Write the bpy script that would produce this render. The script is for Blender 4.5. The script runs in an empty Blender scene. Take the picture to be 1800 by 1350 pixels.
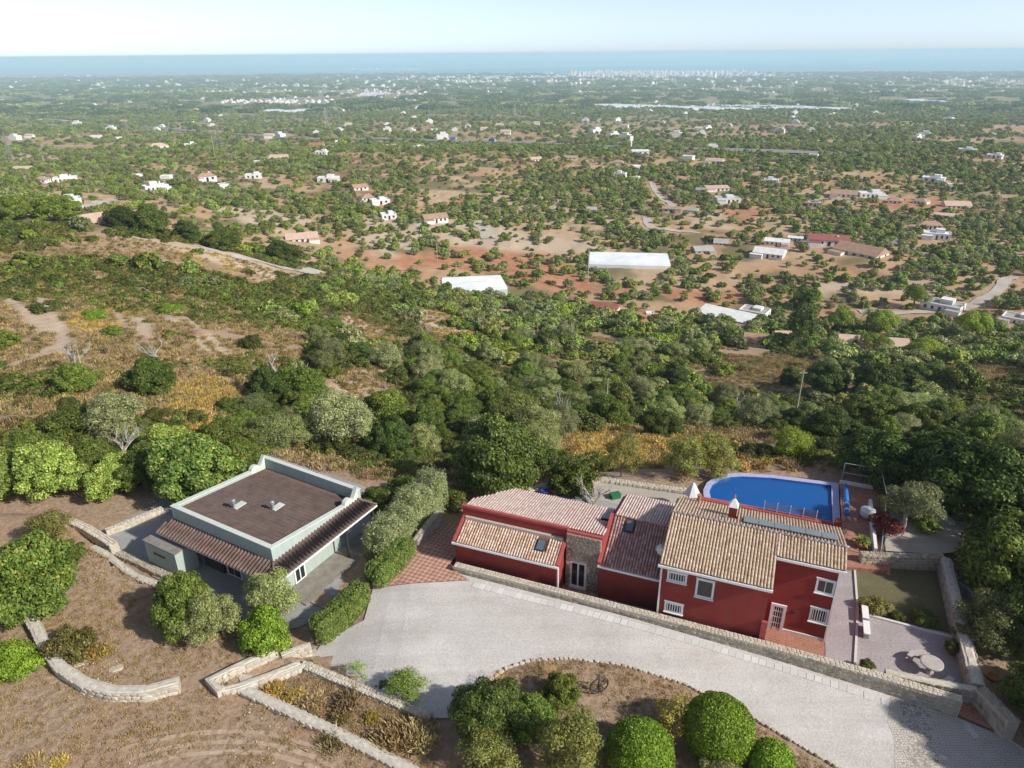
import bpy, math, random
import numpy as np
from mathutils import Matrix, Vector
SC = bpy.context.scene
COL = SC.collection
RNG = np.random.default_rng(7)
random.seed(7)

# ------------------------------------------------------------------ camera
F = 1250.0; CH = 30.0                       # focal length in photo pixels, camera height above the house yard
PITCH = math.atan(582 / 1250.0); ROLL = math.radians(0.48)
_r0 = np.array([1.0, 0, 0]); _u0 = np.array([0, math.sin(PITCH), math.cos(PITCH)]); CF = np.array([0, math.cos(PITCH), -math.sin(PITCH)])
CR = math.cos(ROLL) * _r0 - math.sin(ROLL) * _u0
CU = math.cos(ROLL) * _u0 + math.sin(ROLL) * _r0
cam = bpy.data.cameras.new('camera'); cam_o = bpy.data.objects.new('camera', cam); COL.objects.link(cam_o)
cam.sensor_width = 36; cam.lens = 36 * F / 1800; cam.clip_start = 0.5; cam.clip_end = 250000
mw = Matrix.Identity(4)
for i in range(3):
    mw[i][0] = CR[i]; mw[i][1] = CU[i]; mw[i][2] = -CF[i]
mw[2][3] = CH
cam_o.matrix_world = mw
SC.camera = cam_o
# ------------------------------------------------------------------ sky, sun, exposure
SUN_EL = math.radians(34); SUN_AZ = math.radians(-27)      # azimuth of the sun seen from the camera, from +X
w = bpy.data.worlds.new('World'); SC.world = w; w.use_nodes = True
nt = w.node_tree; bg = nt.nodes['Background']
sky = nt.nodes.new('ShaderNodeTexSky'); sky.sky_type = 'NISHITA'; sky.sun_disc = False
sky.sun_elevation = SUN_EL; sky.sun_rotation = math.radians(90) - SUN_AZ
sky.altitude = 200; sky.air_density = .5; sky.dust_density = .45; sky.ozone_density = 4.5
hs_ = nt.nodes.new('ShaderNodeHueSaturation'); hs_.inputs['Saturation'].default_value = .6
nt.links.new(sky.outputs[0], hs_.inputs['Color']); nt.links.new(hs_.outputs[0], bg.inputs[0]); bg.inputs[1].default_value = 0.12
sl = bpy.data.lights.new('sun', 'SUN'); sl.energy = 3.4; sl.angle = math.radians(1.6); sl.color = (1.0, 0.945, 0.86)
so = bpy.data.objects.new('sun', sl); COL.objects.link(so)
sd = Vector((math.cos(SUN_AZ) * math.cos(SUN_EL), math.sin(SUN_AZ) * math.cos(SUN_EL), math.sin(SUN_EL)))
so.rotation_euler = sd.to_track_quat('Z', 'Y').to_euler(); so.location = sd * 200
SC.view_settings.view_transform = 'Standard'; SC.view_settings.look = 'None'; SC.view_settings.gamma = 1
SC.view_settings.use_curve_mapping = False; SC.view_settings.exposure = 0.66
SC.render.engine = 'CYCLES'
cy = SC.cycles
cy.max_bounces = 4; cy.diffuse_bounces = 2; cy.glossy_bounces = 2; cy.transmission_bounces = 4; cy.transparent_max_bounces = 8
cy.volume_bounces = 1; cy.caustics_reflective = False; cy.caustics_refractive = False
cy.use_denoising = True
try: cy.denoiser = 'OPENIMAGEDENOISE'; cy.denoising_input_passes = 'RGB_ALBEDO_NORMAL'; cy.denoising_prefilter = 'ACCURATE'
except Exception: pass

# ------------------------------------------------------------------ photograph rays and terrain
def ray(x, y): return CF + CR * (x - 900) / F - CU * (y - 675) / F
CPOS = np.array([0, 0, CH])
def pz(x, y, z):
    d = ray(x, y); return CPOS + d * ((z - CH) / d[2])
def pt(x, y, t): return CPOS + ray(x, y) * t
def sstep(a, b, x):
    k = np.clip((x - a) / (b - a), 0, 1); return k * k * (3 - 2 * k)
def sdf(poly, X, Y):
    """signed distance to a polygon, negative inside"""
    P = np.asarray(poly, float)[:, :2]; Q = np.roll(P, -1, 0)
    d = np.full(X.shape, 1e18); ins = np.zeros(X.shape, bool)
    for a, b in zip(P, Q):
        e = b - a; k = np.clip(((X - a[0]) * e[0] + (Y - a[1]) * e[1]) / (e @ e + 1e-9), 0, 1)
        d = np.minimum(d, (X - a[0] - k * e[0]) ** 2 + (Y - a[1] - k * e[1]) ** 2)
        c = ((a[1] > Y) != (b[1] > Y)) & (X < (b[0] - a[0]) * (Y - a[1]) / (b[1] - a[1] + 1e-12) + a[0]); ins ^= c
    d = np.sqrt(d); return np.where(ins, -d, d)
_nr = np.random.default_rng(3); _G = _nr.random((256, 256))
def vnoise(X, Y, s):
    x = np.asarray(X) / s + 37.3; y = np.asarray(Y) / s + 11.7
    i = np.floor(x).astype(int); j = np.floor(y).astype(int); u = x - i; v = y - j; u = u * u * (3 - 2 * u); v = v * v * (3 - 2 * v)
    g = lambda a, b: _G[a % 256, b % 256]
    return (g(i, j) * (1 - u) + g(i + 1, j) * u) * (1 - v) + (g(i, j + 1) * (1 - u) + g(i + 1, j + 1) * u) * v
def fnoise(X, Y, s): return .55 * vnoise(X, Y, s) + .3 * vnoise(X + 91, Y - 17, s / 2.1) + .15 * vnoise(X - 53, Y + 29, s / 4.3)
# red house frame: s to the right along its front, q to the back
TH = math.radians(-21.3); HU = np.array([math.cos(TH), math.sin(TH)]); HV = np.array([-math.sin(TH), math.cos(TH)]); HO = np.array([8.0, 31.0])
def hw(s, q, z=0.0):
    p = HO + HU * s + HV * q; return np.array([p[0], p[1], z])
GTH = math.radians(-29.7); GO = np.array([-14.15, 33.6])           # green house frame, origin its front corner
def zdrive(X, Y):
    s = (X - HO[0]) * HU[0] + (Y - HO[1]) * HU[1]
    return .7 * np.clip((15.5 - s) / 17, 0, 1) * sstep(-12, -6, X)
_pl = lambda L, z: [pz(x, y, z) for x, y in L]
PLATEAU = [pz(*p, 0) for p in [(-330, 905), (60, 890), (300, 868), (462, 815), (640, 852), (800, 862), (960, 862), (1100, 858), (1215, 848), (1290, 832), (1500, 836), (1570, 850), (1700, 880), (1860, 960), (2100, 1040)]] + [np.array(p) for p in ((60, 5, 0), (60, -50, 0), (-70, -50, 0), (-70, 20, 0))]
LEFTF = _pl([(-500, 905), (112, 905), (161, 962), (201, 983), (239, 1011), (282, 1030), (420, 1105), (500, 1142), (548, 1150), (420, 1204), (717, 1352)], .7) + [np.array(p) for p in ((-3, 12, 0), (-3, -50, 0), (-75, -50, 0))]
BEDW = _pl([(548, 1152), (760, 1260), (800, 1300)], .4) + [np.array(p) for p in ((-1, 14, 0), (-3, 12, 0))] + _pl([(717, 1352), (420, 1204)], .4)
ISLE = _pl([(890, 1175), (930, 1161), (1000, 1157), (1100, 1170), (1200, 1201), (1330, 1265), (1480, 1353), (1580, 1450)], .45) + [np.array((2, 5, 0)), np.array((-3, 12, 0))] + _pl([(800, 1300), (795, 1264), (815, 1242), (850, 1204)], .45)
def near_h(X, Y):
    s = (X - HO[0]) * HU[0] + (Y - HO[1]) * HU[1]; q = (X - HO[0]) * HV[0] + (Y - HO[1]) * HV[1]
    zd = zdrive(X, Y) - .06
    house = sstep(-.75, -.25, q) * sstep(-13.6, -13.0, s)
    z = zd * (1 - house) - .05 * house
    z = np.where((s < -13) & (q > 0), zd * (1 - sstep(0.5, 5, q)), z)
    z = z + .22 * sstep(.1, -1.2, sdf(ISLE, X, Y))
    k = sstep(.3, -.5, sdf(BEDW, X, Y)); z = z * (1 - k) + .5 * k
    k = sstep(.3, -.4, sdf(LEFTF, X, Y)); z = z * (1 - k) + (.9 + .015 * np.clip(-14 - X, 0, 30)) * k
    return z + .05 * (fnoise(X, Y, 4) - .5)
CTRL = [(600, 790, 70), (880, 866, 57), (1090, 825, 62), (1220, 832, 61), (1390, 795, 67), (1560, 800, 63), (1750, 872, 54), (1797, 800, 66),
        (1397, 738, 112), (1065, 733, 112), (1330, 602, 208), (1520, 622, 205), (1680, 548, 262), (1250, 556, 258), (1510, 452, 325), (1650, 410, 372),
        (1100, 470, 325), (830, 510, 280), (760, 392, 385), (530, 422, 330), (390, 442, 186), (545, 485, 196), (250, 408, 178), (100, 388, 172), (-60, 380, 165),
        (300, 560, 115), (100, 600, 95), (0, 650, 82), (-200, 650, 82), (200, 745, 64), (0, 790, 58), (-200, 800, 57), (500, 600, 112), (620, 585, 148), (750, 602, 150), (800, 700, 92), (420, 700, 78),
        (110, 362, 262), (275, 337, 400), (60, 322, 420), (490, 280, 600), (1250, 288, 600), (900, 272, 650), (1750, 272, 620), (1800, 690, 120), (1950, 600, 200), (1600, 700, 125), (650, 500, 245), (1000, 600, 190), (1200, 690, 140), (-200, 300, 480), (2000, 300, 560)]
_cp = [pt(*c) for c in CTRL] + [np.array(p) for p in ((-60, 0, 2), (0, 0, 0), (60, 0, 0), (-60, 30, 1), (60, 30, -3), (-30, 44, 0), (-8, 44, 0), (14, 49, -.3), (28, 47, -.3), (-60, 46, 0), (0, 30, 0), (30, 30, 0), (-120, 60, 2), (110, 50, -12))]
_cp = np.array(_cp); _S = 100.0
def _tk(a, b):
    r2 = ((a[:, None, :] - b[None, :, :]) ** 2).sum(-1) / _S ** 2; return .5 * r2 * np.log(r2 + 1e-9)
_n = len(_cp); _A = np.zeros((_n + 3, _n + 3)); _A[:_n, :_n] = _tk(_cp[:, :2], _cp[:, :2]) + np.eye(_n) * .004
_A[:_n, _n] = 1; _A[:_n, _n + 1:] = _cp[:, :2] / _S; _A[_n, :_n] = 1; _A[_n + 1:, :_n] = _cp[:, :2].T / _S
_W = np.linalg.solve(_A, np.concatenate([_cp[:, 2], np.zeros(3)]))
SEA = -220.0
_FY = [0, 500, 700, 900, 1500, 2300, 3500, 5000, 8000, 10000, 10300, 10700, 14000]; _FZ = [-50, -50, -55, -72, -103, -131, -155, -178, -206, -218, -219, -224, -230]
def hgt(X, Y):
    X = np.asarray(X, float); Y = np.asarray(Y, float); sh = X.shape; X = X.ravel(); Y = Y.ravel()
    k = np.clip(10300 / (10300 - .23 * np.clip(X, -12000, 12000)), .7, 1.4)
    z = np.interp(Y * k, _FY, _FZ); far = sstep(300, 1500, Y) * (1 - sstep(8500, 10000, Y * k))
    z = z + far * (fnoise(X, Y, 420) - .5) * 14
    m = np.where((Y < 760) & (np.abs(X) < 700))[0]
    if len(m):
        P = np.stack([X[m], Y[m]], 1); zt = np.empty(len(m))
        for c in range(0, len(m), 40000):
            p = P[c:c + 40000]; zt[c:c + 40000] = _tk(p, _cp[:, :2]) @ _W[:_n] + _W[_n] + p @ _W[_n + 1:] / _S
        zt += sstep(45, 90, P[:, 1]) * ((fnoise(P[:, 0], P[:, 1], 14) - .5) * 2.2 + (fnoise(P[:, 0], P[:, 1], 4) - .5) * .6)
        kk = (1 - sstep(480, 740, P[:, 1])) * (1 - sstep(420, 680, np.abs(P[:, 0])))
        z[m] = z[m] * (1 - kk) + zt * kk
    m = np.where((Y < 75) & (np.abs(X) < 95))[0]
    if len(m):
        k = 1 - sstep(-1, 8, sdf(PLATEAU, X[m], Y[m])); z[m] = z[m] * (1 - k) + near_h(X[m], Y[m]) * k
    return z.reshape(sh)
_TSA = np.concatenate([np.arange(14, 48, 1.5), 48 * 1.028 ** np.arange(0, 205)])
def gp(x, y, dz=0.0):
    """the point of the ground that photo pixel (x, y) shows"""
    d = ray(x, y); _TS = _TSA[_TSA > (850 if y < 205 else 400 if y < 270 else 90 if y < 480 else 47 if y < 780 else 0)]; P = CPOS + _TS[:, None] * d; below = P[:, 2] < hgt(P[:, 0], P[:, 1])
    i = int(np.argmax(below)) if below.any() else len(_TS) - 1
    a, b = _TS[max(i - 1, 0)], _TS[i]
    for _ in range(3):
        ts = np.linspace(a, b, 12); Q = CPOS + ts[:, None] * d; bl = Q[:, 2] < hgt(Q[:, 0], Q[:, 1]); j = max(int(np.argmax(bl)), 1) if bl.any() else 11; a, b = ts[j - 1], ts[j]
    p = CPOS + d * b; p[2] = float(hgt(p[0:1], p[1:2])[0]) + dz; return p
def gpl(L, dz=0.0): return [gp(x, y, dz) for x, y in L]
def depth(p): return float((np.asarray(p) - CPOS) @ CF)

# ------------------------------------------------------------------ materials
def lin(r, g, b):
    f = lambda c: (c / 255 / 12.92) if c <= 10 else ((c / 255 + .055) / 1.055) ** 2.4
    return (f(r), f(g), f(b), 1)
def newmat(name):
    m = bpy.data.materials.new(name); m.use_nodes = True; t = m.node_tree; return m, t, t.nodes['Principled BSDF']
def node(t, kind, **kw):
    n = t.nodes.new(kind)
    for k, v in kw.items():
        if k.startswith('i_'):
            key = k[2:]; n.inputs[int(key) if key.isdigit() else key].default_value = v
        else: setattr(n, k, v)
    return n
def noise(t, scale, detail=4, rough=.6, co=None, coord='Object'):
    n = node(t, 'ShaderNodeTexNoise'); n.inputs['Scale'].default_value = scale; n.inputs['Detail'].default_value = detail; n.inputs['Roughness'].default_value = rough
    if co is None: tc = node(t, 'ShaderNodeTexCoord'); co = tc.outputs[coord]
    t.links.new(co, n.inputs['Vector']); return n
def ramp(t, fac, stops):
    r = node(t, 'ShaderNodeValToRGB'); e = r.color_ramp.elements
    while len(e) < len(stops): e.new(.5)
    for k, (p, c) in enumerate(stops): e[k].position = p; e[k].color = c
    t.links.new(fac, r.inputs[0]); return r.outputs[0]
def mixc(t, fac, a, b, blend='MIX'):
    m = node(t, 'ShaderNodeMix', data_type='RGBA', blend_type=blend)
    for s, v in ((m.inputs[0], fac), (m.inputs[6], a), (m.inputs[7], b)):
        if isinstance(v, (float, int, tuple)): s.default_value = v
        else: t.links.new(v, s)
    return m.outputs[2]
def mth(t, op, a, b=None):
    m = node(t, 'ShaderNodeMath', operation=op)
    for s, v in zip(m.inputs, (a, b)):
        if v is None: continue
        if isinstance(v, (float, int)): s.default_value = v
        else: t.links.new(v, s)
    return m.outputs[0]
def bump(t, bs, h, strength=.4, dist=.02):
    b = node(t, 'ShaderNodeBump'); b.inputs['Strength'].default_value = strength; b.inputs['Distance'].default_value = dist
    t.links.new(h, b.inputs['Height']); t.links.new(b.outputs[0], bs.inputs['Normal'])
def piece_rand(t):
    """a random number for each loose piece of each object"""
    g = node(t, 'ShaderNodeNewGeometry'); o = node(t, 'ShaderNodeObjectInfo')
    return mth(t, 'FRACT', mth(t, 'ADD', g.outputs['Random Per Island'], o.outputs['Random']))
def plain(name, c1, c2=None, scale=3., rough=.8, bmp=0., bscale=40., metal=0., coord='Object', lo=.35, hi=.65, spec=.3, dist=.02):
    m, t, b = newmat(name); b.inputs['Roughness'].default_value = rough; b.inputs['Metallic'].default_value = metal; b.inputs['Specular IOR Level'].default_value = spec
    if c2 is None: b.inputs['Base Color'].default_value = c1
    else: t.links.new(ramp(t, noise(t, scale, 6, coord=coord).outputs[0], [(lo, c1), (hi, c2)]), b.inputs['Base Color'])
    if bmp: bump(t, b, noise(t, bscale, 4, coord=coord).outputs[0], bmp, dist)
    return m
def pieces(name, stops, rough=.85, nscale=14., namt=.35, bmp=.3, bscale=30.):
    m, t, b = newmat(name); b.inputs['Roughness'].default_value = rough; b.inputs['Specular IOR Level'].default_value = .25
    c = ramp(t, piece_rand(t), stops); n = noise(t, nscale, 5)
    c = mixc(t, namt, c, ramp(t, n.outputs[0], [(.3, (.25, .22, .2, 1)), (.7, (1, 1, 1, 1))]), 'MULTIPLY'); t.links.new(c, b.inputs['Base Color'])
    if bmp: bump(t, b, noise(t, bscale, 4).outputs[0], bmp)
    return m
def leafm(name, dark, light, odd=None, transl=.22, vary=.35, rough=.55):
    m, t, b = newmat(name); b.inputs['Roughness'].default_value = rough; b.inputs['Specular IOR Level'].default_value = .25
    g = node(t, 'ShaderNodeNewGeometry'); o = node(t, 'ShaderNodeObjectInfo')
    gn = lambda c: (c[0] * 1.76 + .004, c[1] * 1.66 + .003, c[2] * 1.15, 1)
    dark, light, odd = gn(dark), gn(light), gn(odd) if odd else None
    st = [(0, dark), (.8, light)] + ([(.97, odd)] if odd else [])
    c = ramp(t, g.outputs['Random Per Island'], st)
    n = noise(t, 2.2, 2); f = ramp(t, n.outputs[0], [(.35, (.72, .72, .7, 1)), (.65, (1.15, 1.15, 1.0, 1))]); c = mixc(t, .8, c, f, 'MULTIPLY')
    hs = node(t, 'ShaderNodeHueSaturation')
    h = node(t, 'ShaderNodeMapRange', i_3=.485, i_4=.515); t.links.new(o.outputs['Random'], h.inputs[0]); t.links.new(h.outputs[0], hs.inputs['Hue'])
    vv = node(t, 'ShaderNodeMapRange', i_3=1 - vary, i_4=1 + vary); t.links.new(mth(t, 'FRACT', mth(t, 'MULTIPLY', o.outputs['Random'], 7.31)), vv.inputs[0]); t.links.new(vv.outputs[0], hs.inputs['Value'])
    t.links.new(c, hs.inputs['Color']); t.links.new(hs.outputs[0], b.inputs['Base Color'])
    tr = node(t, 'ShaderNodeBsdfTranslucent'); t.links.new(hs.outputs[0], tr.inputs[0]); mx = node(t, 'ShaderNodeMixShader'); mx.inputs[0].default_value = transl
    t.links.new(b.outputs[0], mx.inputs[1]); t.links.new(tr.outputs[0], mx.inputs[2]); t.links.new(mx.outputs[0], t.nodes['Material Output'].inputs[0]); return m
c4 = lambda r, g, b: (r, g, b, 1)
MT = {}
def render_wall(name, ca, cb, dirt, amt=.35):
    m, t, b = newmat(name); b.inputs['Roughness'].default_value = .9; b.inputs['Specular IOR Level'].default_value = .15; tc = node(t, 'ShaderNodeTexCoord'); mp = node(t, 'ShaderNodeMapping'); mp.inputs['Scale'].default_value = (2.6, 2.6, .22); t.links.new(tc.outputs['Object'], mp.inputs[0])
    c = ramp(t, noise(t, .9, 6, .65, tc.outputs['Object']).outputs[0], [(.3, ca), (.7, cb)]); st = ramp(t, noise(t, 1.6, 5, .7, mp.outputs[0]).outputs[0], [(.45, c4(0, 0, 0)), (.75, c4(1, 1, 1))])
    c = mixc(t, mth(t, 'MULTIPLY', st, amt), c, dirt); t.links.new(c, b.inputs['Base Color']); bump(t, b, noise(t, 45, 4, co=tc.outputs['Object']).outputs[0], .25); return m
MT['red'] = render_wall('red_render', c4(.235, .036, .030), c4(.31, .056, .044), c4(.19, .07, .055), .5)
MT['redcap'] = plain('red_coping', c4(.36, .07, .06), c4(.42, .09, .08), 2, .8)
MT['green'] = render_wall('sage_render', c4(.36, .43, .385), c4(.42, .485, .435), c4(.30, .33, .29), .5)
MT['greencap'] = plain('sage_coping', c4(.52, .57, .50), c4(.60, .63, .56), 3, .8)
MT['white'] = plain('white_paint', c4(.74, .74, .72), c4(.82, .82, .80), 2, .7)
MT['farwhite'] = plain('lime_wash', c4(.66, .65, .62), c4(.80, .79, .77), .5, .85)
MT['glass'] = plain('window_glass', c4(.02, .025, .03), None, rough=.08, spec=.6)
MT['dark'] = plain('dark_metal', c4(.03, .03, .032), c4(.05, .05, .05), 6, .5)
MT['galv'] = plain('galvanised_steel', c4(.38, .39, .40), c4(.46, .47, .48), 8, .45, metal=.6)
MT['grout'] = plain('mortar', c4(.42, .38, .31), c4(.54, .49, .41), 6, .95, .6, 25)
MT['stonecap'] = plain('wall_top_mortar', c4(.46, .42, .34), c4(.62, .57, .48), 5, .95, .8, 14)
MT['stone'] = pieces('field_stone', [(0, c4(.30, .27, .20)), (.25, c4(.44, .40, .30)), (.5, c4(.34, .335, .29)), (.75, c4(.54, .48, .37)), (1, c4(.42, .31, .20))])
MT['tablestone'] = plain('table_stone', c4(.40, .36, .33), c4(.50, .46, .43), 6, .9, .3, 30)
MT['palestone'] = pieces('pale_limestone', [(0, c4(.48, .42, .32)), (.4, c4(.60, .54, .43)), (.8, c4(.66, .61, .52)), (1, c4(.55, .46, .34))], namt=.25)
MT['cladding'] = pieces('stone_cladding', [(0, c4(.20, .16, .12)), (.35, c4(.30, .24, .17)), (.6, c4(.25, .22, .19)), (.8, c4(.36, .29, .20)), (1, c4(.32, .20, .14))])
MT['slab'] = pieces('pale_slab', [(0, c4(.62, .60, .57)), (.5, c4(.70, .68, .65)), (1, c4(.76, .74, .71))], nscale=6, namt=.15)
MT['tile'] = pieces('clay_tile', [(0, c4(.56, .40, .26)), (.3, c4(.68, .52, .36)), (.6, c4(.61, .46, .32)), (.85, c4(.73, .59, .44)), (1, c4(.44, .28, .17))], nscale=5, namt=.4, rough=.9)
MT['tilepink'] = pieces('pink_tile', [(0, c4(.64, .46, .40)), (.4, c4(.72, .56, .49)), (.75, c4(.78, .65, .58)), (1, c4(.60, .40, .34))], nscale=5, namt=.35, rough=.9)
MT['tilered'] = pieces('mottled_tile', [(0, c4(.40, .22, .18)), (.4, c4(.48, .32, .28)), (.7, c4(.56, .43, .40)), (1, c4(.44, .22, .18))], nscale=4, namt=.4, rough=.9)
MT['tileorange'] = pieces('orange_cream_tile', [(0, c4(.62, .38, .25)), (.4, c4(.74, .56, .42)), (.75, c4(.78, .63, .50)), (1, c4(.55, .30, .19))], nscale=5, namt=.35, rough=.9)
MT['tilebed'] = plain('tile_channel', c4(.16, .085, .045), c4(.24, .13, .07), 4, .95)
MT['tilebedred'] = plain('tile_channel_red', c4(.22, .06, .045), c4(.30, .09, .065), 4, .95)
MT['brown'] = plain('brown_tile', c4(.115, .080, .068), c4(.165, .118, .102), 1.5, .8, .2, 30)
MT['brownporch'] = plain('brown_porch_tile', c4(.13, .085, .07), c4(.19, .13, .11), 2.5, .85, .2, 30)
MT['flatgrey'] = plain('grey_flat_roof', c4(.20, .18, .16), c4(.27, .25, .22), 3, .95, .3, 30)
MT['deck'] = plain('deck_board', c4(.21, .19, .155), c4(.30, .275, .23), 2, .85, .2, 20)
MT['ramp'] = plain('ramp_plank', c4(.32, .24, .165), c4(.42, .33, .24), 2, .85, .2, 20)
MT['wood'] = plain('bark', c4(.13, .10, .075), c4(.22, .185, .15), 6, .95, .5, 20)
MT['deadwood'] = plain('bleached_wood', c4(.34, .31, .27), c4(.48, .45, .40), 6, .9)
MT['pole'] = plain('weathered_pole', c4(.36, .32, .25), c4(.46, .42, .35), 3, .9)
MT['pot'] = plain('terracotta_pot', c4(.38, .15, .07), c4(.46, .20, .10), 5, .8)
MT['blue'] = plain('blue_cover', c4(.015, .16, .55), c4(.03, .21, .62), 4, .45)
MT['bluepot'] = plain('blue_glaze', c4(.03, .06, .3), None, rough=.3)
MT['rim'] = plain('lilac_rim', c4(.36, .38, .58), c4(.44, .46, .66), 3, .6)
MT['poolwall'] = plain('pool_mosaic', c4(.03, .10, .34), c4(.05, .15, .45), 6, .4)
MT['solar'] = plain('solar_cells', c4(.19, .24, .30), c4(.24, .30, .37), .8, .18, spec=.8)
MT['farroof'] = pieces('far_clay_roof', [(0, c4(.50, .20, .11)), (.4, c4(.52, .30, .20)), (.7, c4(.46, .33, .24)), (1, c4(.56, .17, .09))], nscale=.6, namt=.4, bmp=0)
MT['brownroof'] = plain('brown_far_roof', c4(.36, .22, .14), c4(.44, .29, .20), .5, .9)
MT['pinkroof'] = plain('pale_clay_roof', c4(.52, .36, .27), c4(.60, .44, .34), .6, .9)
MT['redroof'] = plain('dark_red_sheet', c4(.28, .09, .07), c4(.34, .12, .09), .4, .8)
MT['greyroof'] = plain('grey_sheet', c4(.34, .33, .30), c4(.42, .41, .38), .4, .8)
MT['plastic'] = plain('greenhouse_film', c4(.62, .66, .68), c4(.78, .80, .82), .15, .5)
MT['asphalt'] = plain('asphalt', c4(.20, .20, .20), c4(.27, .265, .26), .3, .9, coord='Object')
MT['track'] = plain('dirt_track', c4(.42, .37, .31), c4(.52, .47, .40), .2, .95)
MT['terracotta'] = None
def floor_tiles(name, ca, cb, sx, ang):
    m, t, b = newmat(name); tc = node(t, 'ShaderNodeTexCoord'); mp = node(t, 'ShaderNodeMapping'); mp.inputs['Rotation'].default_value = (0, 0, ang); t.links.new(tc.outputs['Object'], mp.inputs[0])
    ch = node(t, 'ShaderNodeTexBrick', offset=.5); ch.inputs['Scale'].default_value = sx; ch.inputs['Mortar Size'].default_value = .012; ch.inputs['Brick Width'].default_value = .5; ch.inputs['Row Height'].default_value = .25
    ch.inputs['Color1'].default_value = ca; ch.inputs['Color2'].default_value = cb; ch.inputs['Mortar'].default_value = c4(.40, .33, .27); t.links.new(mp.outputs[0], ch.inputs[0])
    n = noise(t, 1.2, 5); c = mixc(t, .4, ch.outputs[0], ramp(t, n.outputs[0], [(.3, c4(.5, .45, .42)), (.7, c4(1.1, 1.1, 1.1))]), 'MULTIPLY')
    t.links.new(c, b.inputs['Base Color']); b.inputs['Roughness'].default_value = .85; return m
MT['terracotta'] = floor_tiles('terracotta_floor', c4(.36, .14, .085), c4(.44, .20, .12), 1.6, TH)
def checker(name, ca, cb, sx, ang):
    m, t, b = newmat(name); tc = node(t, 'ShaderNodeTexCoord'); mp = node(t, 'ShaderNodeMapping'); mp.inputs['Rotation'].default_value = (0, 0, ang); t.links.new(tc.outputs['Object'], mp.inputs[0])
    ch = node(t, 'ShaderNodeTexChecker'); ch.inputs['Scale'].default_value = sx; ch.inputs[1].default_value = ca; ch.inputs[2].default_value = cb; t.links.new(mp.outputs[0], ch.inputs[0])
    n = noise(t, 2.5, 5); c = mixc(t, .5, ch.outputs[0], ramp(t, n.outputs[0], [(.3, c4(.55, .5, .47)), (.7, c4(1.1, 1.1, 1.1))]), 'MULTIPLY')
    t.links.new(c, b.inputs['Base Color']); b.inputs['Roughness'].default_value = .9; return m
MT['checker'] = checker('checker_paving', c4(.40, .17, .11), c4(.52, .37, .28), 4.6, TH)
def gravel(name, ca, cb, cc):
    m, t, b = newmat(name); tc = node(t, 'ShaderNodeTexCoord')
    n1 = noise(t, .35, 5, co=tc.outputs['Object']); n2 = noise(t, 9, 6, .75, co=tc.outputs['Object'])
    c = ramp(t, n2.outputs[0], [(.28, ca), (.5, cb), (.72, cc)])
    c = mixc(t, .55, c, ramp(t, n1.outputs[0], [(.3, c4(.72, .70, .68)), (.65, c4(1.08, 1.08, 1.08))]), 'MULTIPLY')
    mp = node(t, 'ShaderNodeMapping'); mp.inputs['Rotation'].default_value = (0, 0, -TH); mp.inputs['Scale'].default_value = (.10, 1.3, 1); t.links.new(tc.outputs['Object'], mp.inputs[0])
    c = mixc(t, .5, c, ramp(t, noise(t, 1, 4, .6, mp.outputs[0]).outputs[0], [(.35, c4(.80, .78, .75)), (.65, c4(1.06, 1.05, 1.04))]), 'MULTIPLY')
    t.links.new(c, b.inputs['Base Color']); b.inputs['Roughness'].default_value = .95; bump(t, b, n2.outputs[0], .7, .03); return m
MT['gravel'] = gravel('pale_gravel', c4(.42, .395, .365), c4(.58, .55, .52), c4(.70, .67, .63))
MT['mauve'] = gravel('mauve_gravel', c4(.27, .24, .24), c4(.40, .36, .36), c4(.50, .46, .46))
MT['yardgravel'] = gravel('grey_gravel', c4(.24, .24, .24), c4(.34, .34, .335), c4(.42, .42, .41))
MT['tangravel'] = gravel('tan_gravel', c4(.33, .29, .24), c4(.44, .40, .34), c4(.54, .50, .43))
MT['lawn'] = gravel('thin_lawn', c4(.085, .085, .035), c4(.14, .13, .06), c4(.20, .17, .10))
def cobbles():
    m, t, b = newmat('cobble_setts'); tc = node(t, 'ShaderNodeTexCoord')
    v = node(t, 'ShaderNodeTexVoronoi', feature='DISTANCE_TO_EDGE'); v.inputs['Scale'].default_value = 7.5; v.inputs['Randomness'].default_value = .5; t.links.new(tc.outputs['Object'], v.inputs['Vector'])
    n = noise(t, 1.3, 5, co=tc.outputs['Object']); c = ramp(t, v.outputs['Distance'], [(.03, c4(.27, .24, .20)), (.13, c4(.55, .51, .46))])
    c = mixc(t, .5, c, ramp(t, n.outputs[0], [(.3, c4(.75, .72, .68)), (.7, c4(1.05, 1.05, 1.05))]), 'MULTIPLY'); t.links.new(c, b.inputs['Base Color']); b.inputs['Roughness'].default_value = .85
    bump(t, b, v.outputs['Distance'], .5, .03); return m
MT['cobble'] = cobbles()
def water(name, col, rough, sc_, st, coord='Object'):
    m, t, b = newmat(name); b.inputs['Base Color'].default_value = col; b.inputs['Roughness'].default_value = rough; b.inputs['IOR'].default_value = 1.33
    bump(t, b, noise(t, sc_, 3, coord=coord).outputs[0], st, .03); return m
MT['poolwater'] = water('pool_water', c4(.012, .10, .33), .05, 1.1, .25)
MT['seawater'] = water('sea_water', c4(.05, .33, .46), .45, .02, .3)
L_ = leafm
MT['carob'] = L_('carob_leaf', c4(.036, .066, .015), c4(.105, .158, .038), c4(.20, .20, .055))
MT['carobpale'] = L_('glossy_pale_leaf', c4(.07, .115, .03), c4(.17, .25, .075), c4(.32, .32, .11))
MT['oak'] = L_('scrub_leaf', c4(.030, .048, .014), c4(.080, .108, .034), c4(.15, .14, .05))
MT['oakbrown'] = L_('olive_drab_leaf', c4(.06, .065, .025), c4(.13, .13, .05), c4(.22, .18, .09))
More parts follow.
